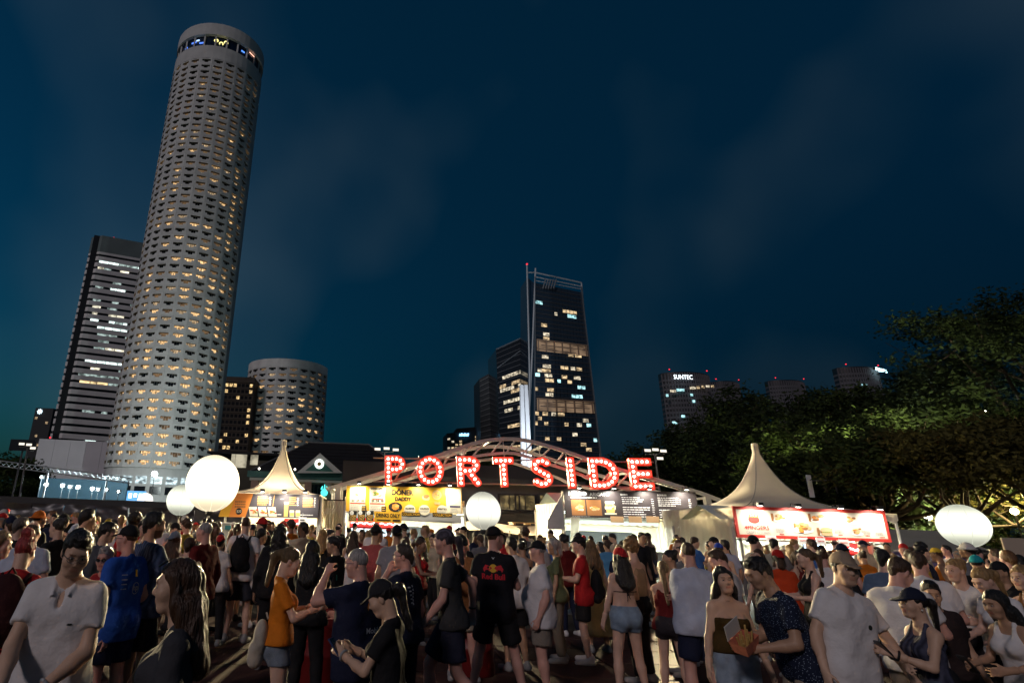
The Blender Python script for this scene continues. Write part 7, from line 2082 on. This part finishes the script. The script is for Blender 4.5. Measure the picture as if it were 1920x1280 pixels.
hero('bluegrey', 1652, 1030, 7.4, -55, 'person in a slate blue shirt with dark hair turned right', skin='fair', top=('tee', (.10, .15, .24)), hair=('short', HB))
hero('whitepolo', 1682, 1047, 5.4, -50, 'person in a white polo shirt looking down to the right', skin='pink', top=('polo', WH), bottom=('pants', (.35, .29, .22)), hair=('short', HBR), head=(-25, 30, 0), arms=('hold', 'hold'))
hero('bigcap', 1706, 1108, 4.6, 84, 'person in a big dark cap and pearl earring in profile', 'f', 'asian', ('tank', (.02, .022, .04), 'stripe'), ('jeans', (.06, .08, .12)), ('pony', HB), (.012, .016, .035), 1, arms=('phone', 'fold'), head=(4, 0, 0), eyes=True, brim=1.25)
hero('whitetee2', 1718, 1036, 6.4, -35, 'person in a white shirt leaning right, seen from behind', skin='pink', top=('tee', WH), bottom=('shorts', BK), hair=('short', HBR), lean=12, arms=('hold', 'hold'), head=(-10, 10, 0))
hero('between', 1741, 1090, 5.5, 170, 'person with short dark hair half hidden behind the big dark cap', 'm', 'tan', ('tee', (.03, .02, .02)), ('shorts', BK), ('short', HB), head=(-20, 12, 0), eyes=True)
hero('blonde', 1787, 1049, 6.5, 120, 'person with blonde tied hair in a white shirt looking left', 'f', 'fair', ('tee', WH), ('skirt', BK), ('bun', HBL), head=(-20, 0, 0), eyes=True, arms=('hold', 'hold'))
hero('blonde2', 1838, 1066, 5.9, 96, 'blonde person in a white top bending towards the left', 'f', 'fair', ('crop', WH), ('shorts', BK), ('pony', HBL), lean=16, head=(0, 18, 0), arms=('hold', 'hold'), eyes=True)
hero('whitetank', 1862, 1112, 4.9, 92, 'person in a white tank top with long dark hair leaning left', 'f', 'tan', ('tank', WH), ('jshorts', (.35, .35, .38)), ('long', HB), lean=10, head=(6, 0, 0), arms=('hold', 'hold'), eyes=True)
hero('turquoise', 1828, 1040, 8.8, -30, 'person in a turquoise cap under the right balloon', skin='tan', top=('tee', BK), hair=('buzz', HB), cap=(.02, .34, .38), head=(-30, 0, 0))
hero('ginger', 1886, 1032, 8, -15, 'person with short ginger hair seen from behind at the right edge', skin='pink', top=('tee', (.2, .1, .03)), hair=('short', (.16, .07, .02)))
hero('darkhat', 1868, 1052, 7.0, 100, 'person in a black cap behind the blonde bending one', 'm', 'tan', ('tee', BK), ('shorts', BK), ('short', HB), BK, 1)
hero('edge', 1912, 1062, 6.0, 95, 'fair haired person in profile cut by the right edge', 'f', 'fair', ('tank', (.25, .13, .05)), ('shorts', BK), ('bob', HBL), eyes=True)
# left group behind
hero('darkjacket', 26, 962, 8.6, 30, 'person in a dark jacket and cap at the left edge', skin='fair', top=('jacket', (.02, .02, .025)), hair=('short', HBR), cap=NV)
hero('jacket2', 44, 966, 8, -25, 'person in a printed black jacket with grey hair at the left', skin='fair', top=('jacket', BK), hair=('short', (.12, .1, .09)))
hero('orangehat', 78, 953, 9.8, -30, 'tall person in an orange bucket hat before the black barrier', skin='pink', top=('tee', BK), hair=('buzz', HB), cap=(.65, .16, .02), bucket=True)
hero('bunleft', 112, 972, 7.8, 60, 'person with a dark bun and black top left of the tall dark haired one', 'f', 'fair', ('long', BK), ('pants', BK), ('bun', (.03, .02, .015)), head=(10, 0, 0))
hero('tallblack', 167, 955, 8.2, -35, 'tall person in a black jacket with thick black hair before the barrier', skin='asian', top=('jacket', BK), hair=('crop', HB))
hero('greyhood', 205, 980, 7.6, -45, 'person in a grey hooded top with yellow lit edge', skin='asian', top=('jacket', (.06, .065, .08)), hair=('crop', HB), head=(-15, 6, 0))
hero('leftedge', 5, 998, 5.4, -60, 'person with long fair hair cut by the left edge', 'f', 'fair', ('tee', BK), ('pants', BK), ('bob', (.25, .17, .08)), head=(-20, 0, 0))

# ------------------------------------------------------------------ the crowd behind: templates, then copies with their own colours
TD = dict(q=.034, qh=.016, qs=.028, qf=0, qhair=.018, qshoe=.026)
TPL = []
def tpl(sex, top, bottom, hair, cap, **kw):
    sp = dict(sex=sex, top=top, bottom=bottom, hair=hair, cap=cap, seed=100 + len(TPL), **TD); sp.update(kw)
    parts, k = build_parts(sp); TPL.append((sp, parts, k))
tpl('m', 'tee', 'shorts', 'short', False); tpl('m', 'tee', 'shorts', 'buzz', True); tpl('m', 'tee', 'pants', 'crop', False, arms=('phone', 'phone'), head=(0, 15, 0))
tpl('m', 'polo', 'shorts', 'buzz', True, capdir=-1, head=(25, 0, 0)); tpl('m', 'tee', 'shorts', 'bald', False, fat=.5, arms=('fold', 'fold')); tpl('m', 'shirt', 'pants', 'short', False, fat=.3, head=(-30, 0, 0))
tpl('f', 'tee', 'jshorts', 'long', False); tpl('f', 'tank', 'jshorts', 'pony', False, arms=('hold', 'hold')); tpl('f', 'tee', 'pants', 'bun', False, head=(20, 8, 0)); tpl('f', 'tank', 'skirt', 'bob', False, arms=('phone', 'down'))
tpl('f', 'tee', 'shorts', 'long', True); tpl('m', 'tee', 'shorts', 'curly', False); tpl('m', 'tee', 'shorts', 'short', True, bucket=True); tpl('f', 'dress', 'longskirt', 'long', False, head=(-20, 0, 0))
tpl('m', 'tee', 'shorts', 'short', False, arms=('up', 'down'), head=(10, -6, 0)); tpl('m', 'tank', 'shorts', 'crop', True, capdir=1, head=(-15, 5, 0))
CTOP = [('black', BK, 9), ('white', WH, 5), ('navy', NV, 4), ('red', RD, 3), ('orange', (.55, .16, .015), 3), ('grey', GY, 3), ('blue', (.04, .12, .35), 2), ('maroon', MR, 1), ('olive', (.10, .11, .05), 1), ('cream', (.5, .42, .3), 2), ('yellow', (.55, .38, .06), 1), ('pale blue', LB, 1)]
CCAP = [('black', BK, 5), ('white', (.6, .58, .55), 3), ('red', (.45, .02, .02), 3), ('orange', (.6, .16, .02), 3), ('navy', NV, 2), ('yellow', (.6, .42, .04), 1), ('turquoise', (.02, .32, .36), 1), ('blue', (.02, .06, .4), 1)]
CH = [('dark', HB, 8), ('brown', HBR, 5), ('fair', HBL, 3), ('grey', HGY, 1), ('ginger', (.18, .07, .02), 1)]
def pick(L, r):
    t = r.random() * sum(q[2] for q in L)
    for q in L:
        t -= q[2]
        if t <= 0: return q
    return L[-1]
def where(px):
    for lim, t in ((300, 'before the black barrier'), (465, 'below the big balloon'), (640, 'before the left stall'), (865, 'before the yellow stall'), (1050, 'below the middle balloon'), (1335, 'before the dark board stall'), (1690, 'before the red framed stall'), (9999, 'below the right balloon')):
        if px < lim: return t
cr = random.Random(5); CROWD = []
rows = [9.2, 10.2, 11.2, 12.3, 13.5, 14.9, 16.4, 18.0, 19.8, 21.8]
for zi, zc in enumerate(rows):
    step = .80 * FPX / zc * (1.0 if zc < 14 else 1.3)
    x = -30 + cr.random() * step
    while x < 1950:
        z = zc + cr.uniform(-.45, .45); P = atz(x, 1000, z)
        ylim = 25.0 if x < 1330 else 19.5
        clear = all((P.x - a) ** 2 + (P.y - b) ** 2 > .30 for a, b in PLACED)
        if 880 < x < 1260 and z < 11.4: clear = False
        if 400 < x < 660 and z < 10.6: clear = False
        if cr.random() < .25 and z < 10.6: clear = False
        if clear and P.y < ylim and cr.random() < .93:
            PLACED.append((P.x, P.y)); CROWD.append((x, P.x, P.y, z))
        x += step * cr.uniform(.8, 1.35)
seen = {}
recs = []
NAMES = {'tee': 'shirt', 'polo': 'polo shirt', 'shirt': 'shirt', 'tank': 'tank top', 'dress': 'dress'}
HN = {'short': 'short', 'buzz': 'cropped', 'crop': 'thick', 'bald': 'thinning', 'long': 'long', 'pony': 'ponytailed', 'bun': 'tied up', 'bob': 'bobbed', 'curly': 'curly'}
for (px, X, Y, z) in CROWD:
    sp, parts, k = TPL[cr.randrange(len(TPL))]
    ct, ch, cc = pick(CTOP, cr), pick(CH, cr), pick(CCAP, cr)
    d = '%s %s and %s' % (ct[0], NAMES[sp['top']], ('%s %s' % (cc[0], 'hat' if sp.get('bucket') else 'cap')) if sp['cap'] else '%s %s hair' % (HN[sp['hair']], ch[0]))
    recs.append([px, X, Y, z, sp, parts, ct, ch, cc, d, where(px)])
for rcd in recs: seen.setdefault((rcd[9], rcd[10]), []).append(rcd)
for key, L in seen.items():
    L.sort(key=lambda q: q[0])
    for i, rcd in enumerate(L):
        px, X, Y, z, sp, parts, ct, ch, cc, d, w_ = rcd
        lab = 'person in %s, %s' % (d.replace(' and ', ', '), w_)
        if len(L) > 1: lab += ', %s from left' % ordn[i]
        skin = SK[cr.choice(['fair', 'pink', 'fair', 'asian', 'asian', 'tan', 'tan', 'brown', 'dark'])]
        cols = {'skin': skin_mat(skin), 'top': cloth_mat(ct[1]), 'bottom': cloth_mat(ct[1] if sp['top'] == 'dress' else cr.choice([BK, NV, GY, (.3, .25, .18), DN])), 'hair': cloth_mat(ch[1], 'hair'), 'cap': cloth_mat(cc[1]), 'shoe': cloth_mat(cr.choice([WH, BK, GY]))}
        h = cr.uniform(1.58, 1.74) if sp['sex'] == 'f' else cr.uniform(1.66, 1.86)
        fa = cr.gauss(0, 55) if cr.random() < .72 else cr.uniform(0, 360)
        place_person(parts, (X, Y, 0.0 if Y > 13.6 or X < -4 else .03), rad(fa), h / 1.76, cols, lab, 'crowd between the camera and the stalls')
print('crowd', len(CROWD), 'heroes', len(HERO))
# ------------------------------------------------------------------ prints on clothes, laid on the cloth itself
def decal(key, part, me, c, side, m, name='print', sc=1.0, rot=0.0, wide=None):
    o, k, s_ = HERO[key]
    tgt = [ch for ch in o.children if ch.name.split('.')[0] == part][0]
    bvh = BVHTree.FromPolygons([v.co for v in tgt.data.vertices], [p.vertices for p in tgt.data.polygons])
    pts = [v.co.copy() for v in me.vertices]
    if wide:
        w = max(p.x for p in pts) - min(p.x for p in pts); fx = wide / w
    else: fx = sc
    R = Matrix([list(map(float, r)) for r in k['RT']]); pv = Vector(k['pv']); out = []
    for p in pts:
        x, y = p.x * fx, p.y * sc
        x, y = x * math.cos(rot) - y * math.sin(rot), x * math.sin(rot) + y * math.cos(rot)
        lx = c[0] + (x if side < 0 else -x); q = pv + R @ (Vector((lx, side * .6, c[1] + y)) - pv); d = R @ Vector((0, -side, 0))
        hit = bvh.ray_cast(q, d)
        out.append((hit[0] - d * .0035) if hit[0] is not None else q + d * .45)
    me2 = bpy.data.meshes.new(name); me2.from_pydata([tuple(v) for v in out], [], [tuple(p.vertices) for p in me.polygons]); me2.update()
    return link(name, me2, m, tgt)
def poly_mesh(pts):
    me = bpy.data.meshes.new('print'); me.from_pydata([(x, y, 0) for x, y in pts], [], [tuple(range(len(pts)))]); return me
def disc_mesh(r, n=20): return poly_mesh([(r * math.cos(2 * math.pi * k / n), r * math.sin(2 * math.pi * k / n)) for k in range(n)])
def ring_mesh(r0, r1, n=24, ex=1.0):
    me = bpy.data.meshes.new('print'); V = []
    for k in range(n): a = 2 * math.pi * k / n; V += [(r0 * math.cos(a) * ex, r0 * math.sin(a), 0), (r1 * math.cos(a) * ex, r1 * math.sin(a), 0)]
    me.from_pydata(V, [], [(2 * k, 2 * k + 1, (2 * k + 3) % (2 * n), (2 * k + 2) % (2 * n)) for k in range(n)]); return me
C_wh = mat('ink_white', (.6, .6, .62), .7); C_rd = mat('ink_red', (.55, .015, .03), .7); C_ye = mat('ink_yellow', (.75, .42, .03), .7); C_or = mat('ink_orange', (.6, .2, .03), .7); C_bk = mat('ink_dark', (.02, .03, .025), .7)
bull = [(-.11, -.005), (-.085, .03), (-.05, .022), (-.02, .012), (-.012, -.004), (-.03, -.01), (-.04, -.03), (-.055, -.012), (-.085, -.018), (-.095, -.036), (-.105, -.02)]
def bull_logo(key, c, f=1.0, side=-1):
    decal(key, 'polo_shirt' if key == 'bull' else 'shirt', disc_mesh(.042 * f), c, side, C_ye, 'logo_disc')
    for sx in (1, -1):
        P = [(x * sx * f, y * f * 1.15) for x, y in bull]
        decal(key, 'polo_shirt' if key == 'bull' else 'shirt', poly_mesh(P if sx > 0 else P[::-1]), (c[0], c[1] + .001), side, C_or if f < 1 else C_rd, 'logo_bull')
bull_logo('bull', (0, 1.30)); decal('bull', 'polo_shirt', text_mesh('Red Bull', .075, .003), (0, 1.215), -1, C_rd, 'lettering', wide=.25)
decal('bull', 'polo_shirt', poly_mesh([(-.02, .015), (0, -.012), (.02, .015), (0, .005)]), (0, 1.40), -1, C_wh, 'logo_mark')
bull_logo('greybuzz', (.06, 1.28), .8); decal('greybuzz', 'shirt', text_mesh('Mobil 1', .06, .001), (.06, 1.10), -1, C_wh, 'lettering', wide=.19)
decal('jersey', 'shirt', ring_mesh(.046, .052, ex=.8), (.05, 1.18), -1, C_wh, 'logo_ring'); decal('jersey', 'shirt', text_mesh('hp', .07, .001), (.05, 1.185), -1, C_wh, 'lettering')
decal('jersey', 'shirt', poly_mesh([(-.012, -.03), (.012, -.03), (.012, .03), (-.012, .03)]), (.05, 1.31), -1, C_ye, 'logo_bar')
for i in range(4): decal('jersey', 'shirt', poly_mesh([(-.03, -.004), (.03, -.004), (.03, .004), (-.03, .004)]), (-.09, 1.30 - .04 * i), -1, C_wh, 'print_line')
for i in range(5): decal('navytext', 'shirt', poly_mesh([(-.02, -.006), (.022, -.006), (.018, .007), (-.016, .007)]), (-.10 + .01 * i, 1.33 - .035 * i), -1, C_wh, 'print_line')
for i in range(6): decal('navytext', 'shirt', poly_mesh([(-.01, -.010), (.012, -.010), (.010, .010), (-.010, .008)]), (-.04, 1.34 - .032 * i), -1, C_wh, 'print_line')
decal('polo', 'polo_shirt', poly_mesh([(-.016, -.003), (.0, -.006), (.016, -.002), (.010, .005), (-.008, .005)]), (-.085, 1.25), 1, C_bk, 'logo_mark')
decal('khaki', 'shirt', disc_mesh(.018, 9), (-.07, 1.22), 1, C_bk, 'logo_mark')
decal('teal', 'shirt', poly_mesh([(-.012, -.12), (.012, -.12), (.03, .1), (.004, .1)]), (-.10, 1.25), -1, mat('ink_teal', (.01, .25, .2), .7), 'stripe')

# ------------------------------------------------------------------ things carried, worn and standing among the people
def follow(o, key): o.matrix_world = pmat(key); return o
def worn(name, label, cat, key): return tag(follow(bpy.data.objects.new(name, None), key), label, cat)
def pack(key, label, col, c=(0, -.20, 1.20), r=(.15, .095, .24), strap=True):
    o, k, s_ = HERO[key]; g = bpy.data.objects.new('backpack', None); COL.objects.link(g); g.matrix_world = pmat(key); tag(g, label, 'backpack', 'bags people carry')
    fr = k['fr']; C3 = k['tw'](c)
    f = Field(C3 - .36, C3 + .36, .016); f.ell(c, r, .02, fr); f.ell((c[0], c[1] - .05, c[2] - .09), (r[0] * .78, r[1] * .75, r[2] * .45), .02, fr); f.cap((-.1, -.2, c[2] - .17), (.1, -.2, c[2] - .17), .07, None, .04, fr); f.folds(.004, 3)
    link('pack_body', f.mesh('pack_body'), cloth_mat(col), g)
    if strap:
        for sx in (-1, 1):
            f = Field(k['tw']((sx * .1, 0, 1.3)) - .32, k['tw']((sx * .1, 0, 1.3)) + .32, .012)
            pts = [(sx * .085, -.13, 1.38), (sx * .10, -.05, 1.435), (sx * .10, .05, 1.42), (sx * .10, .115, 1.32), (sx * .12, .11, 1.18), (sx * .14, .0, 1.06)]
            for a, b in zip(pts[:-1], pts[1:]): f.cap(a, b, .019, None, .01, fr)
            link('strap', f.mesh('strap'), cloth_mat(col), g)
    q = MB(); q.tube([k['tw']((-.03, c[1] + .05, c[2] + r[2] - .01)), k['tw']((0, c[1] + .03, c[2] + r[2] + .035)), k['tw']((.03, c[1] + .05, c[2] + r[2] - .01))], .009, 6); link('grab_handle', q.mesh('grab_handle'), cloth_mat(col), g)
pack('redbun', 'dark maroon backpack on the red haired person', (.035, .008, .010), r=(.17, .11, .26))
pack('pack', 'plain black backpack on the white shirt before the left stall', (.012, .012, .014))
pack('redtee', 'slack black shoulder bag behind the long red shirt', (.01, .01, .012), c=(.05, -.21, 1.05), r=(.13, .09, .22), strap=False)
pack('bigcap', 'black handbag under the arm of the big dark cap', (.01, .01, .012), c=(.10, -.16, .98), r=(.14, .10, .16), strap=False)
pack('orange', 'pale canvas drawstring bag behind the orange top', (.42, .38, .32), c=(.08, -.16, .98), r=(.12, .07, .15), strap=False)

def phone(key, sx, label, col=(.02, .02, .022), lit=None, tilt=40):
    p = hand(key, sx, .06); o, k, s_ = HERO[key]
    g = tag(empty('phone', p, o.rotation_euler.z), label, 'phone', 'phones in hands'); g.rotation_euler = (rad(-tilt), 0, o.rotation_euler.z)
    MB().box((-.036, -.005, -.07), (.036, .005, .08)).build('case', mat('phone_case_%d' % (int(col[2] * 100)), col, .35), g)
    MB().box((-.033, -.0075, -.065), (.033, -.0055, .075)).build('screen', lamp_mat('phone_lit', (.6, .75, 1), .8) if lit else mat('phone_black', (.01, .01, .012), .1), g)
phone('orange', 1, 'pale phone in the hands of the orange top', (.5, .48, .45)); phone('blackcap', -1, 'dark blue phone in the hands of the smiling black cap', (.02, .04, .12)); phone('darkhair', 1, 'phone held by the long black haired person'); phone('whitetank', 1, 'black phone held by the white tank top'); phone('bigcap', -1, 'phone raised by the person in the big dark cap')
# food box
p = hand('speckle', -1, .08); g = tag(empty('food_box', p + Vector((-.02, 0, .0)), rad(25)), 'open paper food box held by the navy speckled shirt', 'food box')
g.rotation_euler = (rad(10), rad(-25), rad(25))
q = MB(); a, b, h = .075, .095, .09
q.add([(-a, -a * .7, 0), (a, -a * .7, 0), (a, a * .7, 0), (-a, a * .7, 0), (-b, -b * .7, h), (b, -b * .7, h), (b, b * .7, h), (-b, b * .7, h)], [(3, 2, 1, 0), (0, 1, 5, 4), (1, 2, 6, 5), (2, 3, 7, 6), (3, 0, 4, 7)]); q.build('carton', mat('carton_red', (.62, .20, .12), .7, var=.3, vscale=20), g)
MB().box((-.09, .07, .085), (.09, .075, .2)).build('lid', mat('carton_white', (.7, .66, .6), .7), g)
for k in range(12): MB().tube([(-.06 + .012 * k, -.03 + .02 * (k % 4), .03), (-.07 + .014 * k + .01 * (k % 3), -.04 + .025 * (k % 4), .10 + .015 * (k % 3))], .007, 5).build('chip', mat('fried_chip', (.6, .38, .12), .7), g)
def bottle(label, P, col, lab, h=.22, tilt=0):
    g = tag(empty('bottle', P), label, 'bottle', 'bottles in the crowd'); g.rotation_euler = (rad(tilt), rad(tilt * .6), 0)
    MB().lathe([(.001, 0), (.032, .003), (.034, .02), (.031, h * .45), (.034, h * .6), (.03, h * .72), (.013, h * .86), (.012, h * .93), (.001, h * .93)], 14).build('body', mat('bottle_' + lab, col, .15, spec=.7), g, smooth=True)
    MB().lathe([(.0145, h * .92), (.0145, h), (.001, h)], 12).build('cap', mat('bottle_cap_' + lab, (.5, .5, .5) if lab != 'lime' else (.1, .5, .05), .4), g)
    MB().lathe([(.0345, h * .25), (.0345, h * .42)], 14).build('wrap', mat('bottle_wrap_' + lab, tuple(min(1, .5 * c_ + .25) for c_ in col), .5), g)
bottle('lime green bottle held beside the light jeans', hand('smile', -1, .05) + Vector((.06, -.03, .1)), (.10, .55, .03), 'lime', .21, 20)
# standing bin with a shopping bag on it, and a litter box behind the white shirt
c_ = atz(884, 1200, 8.1); c_.z = .03
def barrel(label, P, s=1.0):
    g = tag(empty('red_barrel', P), label, 'barrel', 'red barrels between the people')
    MB().lathe([(.001, 0), (.28 * s, .0), (.295 * s, .03), (.285 * s, .3), (.30 * s, .32), (.285 * s, .34), (.285 * s, .62), (.30 * s, .64), (.285 * s, .66), (.29 * s, .93), (.27 * s, .95), (.001, .95)], 28).build('drum', mat('barrel_red', (.16, .012, .012), .45, var=.2, vscale=4), g, smooth=True)
    MB().lathe([(.29 * s, .935), (.302 * s, .95), (.29 * s, .965), (.27 * s, .955)], 28).build('rim', mat('barrel_rim', (.3, .28, .27), .4, .6), g, smooth=True)
    return g
br_loc = Vector((c_.x, c_.y, .03)); barrel('dark red barrel table beside the bull logo shirt', br_loc)
c2 = atz(600, 1200, 7.4); barrel('dark red barrel behind the orange top', Vector((c2.x, c2.y, .03)), .9)
g = tag(empty('shopping_bag', br_loc + Vector((-.02, -.05, .955))), 'white plastic shopping bag on the red barrel', 'bag')
f = Field((-.24, -.2, -.02), (.24, .2, .48), .014); f.cap((0, 0, .09), (0, 0, .20), .13, .11, .03, None, .7); f.cap((-.05, 0, .26), (-.03, 0, .38), .025, .02, .04); f.cap((-.03, 0, .38), (.02, 0, .30), .02, .025, .02); f.folds(.012, 8); f.half((0, 0, .003), (0, 0, -1)); link('bag_body', f.mesh('bag_body'), mat('thin_plastic', (.62, .60, .60), .3, spec=.6, bump=.6, bscale=20), g)
c3 = atz(1540, 1270, 3.9)
g = tag(empty('takeaway_table', (c3.x + .12, c3.y + .1, 0)), 'small standing table with takeaway boxes before the khaki cap', 'table')
MB().lathe([(.001, .74), (.30, .74), (.30, .77), (.001, .77)], 24).build('top', mat('table_dark', (.05, .045, .04), .5), g); MB().tube([(0, 0, 0), (0, 0, .74)], .03, 8).build('column', M_alu, g); MB().lathe([(.22, 0), (.22, .02), (.03, .04)], 20).build('foot', M_alu, g)
bottle('clear sanitizer bottle on the small standing table', Vector((c3.x + .0, c3.y - .02, .77)), (.6, .62, .65), 'clear', .2)
q = MB().box((-.09, -.07, 0), (.09, .07, .06)); o = tag(q.build('takeaway_box', mat('kraft_box', (.4, .27, .15), .8), None, Vector((c3.x + .24, c3.y + .02, .772))), 'brown takeaway box on the small standing table', 'box')
c4 = hand('redtee', -1, .06); g = tag(empty('paper_cup', c4), 'paper cup held by the long red shirt', 'cup'); MB().lathe([(.001, -.05), (.03, -.05), (.04, .06), (.037, .06), (.028, -.04), (.001, -.04)], 14).build('cup', M_white, g)
MB().lathe([(.041, .055), (.042, .066), (.001, .07)], 14).build('lid', M_grey, g)
# sunglasses pushed up on the long brown hair, watch and pearl
def head_pt(key, p):
    o, k, s_ = HERO[key]; return pmat(key) @ Vector(k['Hc'] + k['RH'] @ np.array(p))
o, k, s_ = HERO['hairgirl']; q = MB()
for sx in (-1, 1): q.tube([k['Hc'] + k['RH'] @ np.array([sx * (.035 + .024 * math.cos(a)), .075 - .02 * math.sin(a), .112 + .014 * math.sin(a)]) for a in np.linspace(0, 2 * math.pi, 11)], .005, 5, caps=False)
ob = q.build('sunglasses', M_glass, o)
o, k, s_ = HERO['bigcap']; MB().lathe([(.001, -.009), (.0085, -.004), (.0085, .004), (.001, .009)], 8, c=tuple(k['Hc'] + k['RH'] @ np.array([-.083, -.008, -.048]))).build('earring', mat('pearl', (.75, .72, .66), .25), o); MB().lathe([(.001, -.009), (.0085, -.004), (.0085, .004), (.001, .009)], 8, c=tuple(k['Hc'] + k['RH'] @ np.array([.083, -.008, -.048]))).build('earring', MATS['pearl'], o)
for key, sx, m_ in (('polo', -1, M_alu), ('blackcap', -1, M_alu), ('bigcap', -1, M_black), ('walker', 1, M_black)):
    o, k, s_ = HERO[key]; S, E, W = k['arm', sx]; d = (W - E) / np.linalg.norm(W - E); c_ = E + (W - E) * .92
    q = MB(); a = Vector(d).orthogonal().normalized(); b = Vector(d).cross(a)
    q.tube([Vector(c_) + (a * math.cos(t) + b * math.sin(t)) * .035 for t in np.linspace(0, 2 * math.pi, 17)], .009, 6, caps=False)
    w_ = q.build('watch', m_, o)
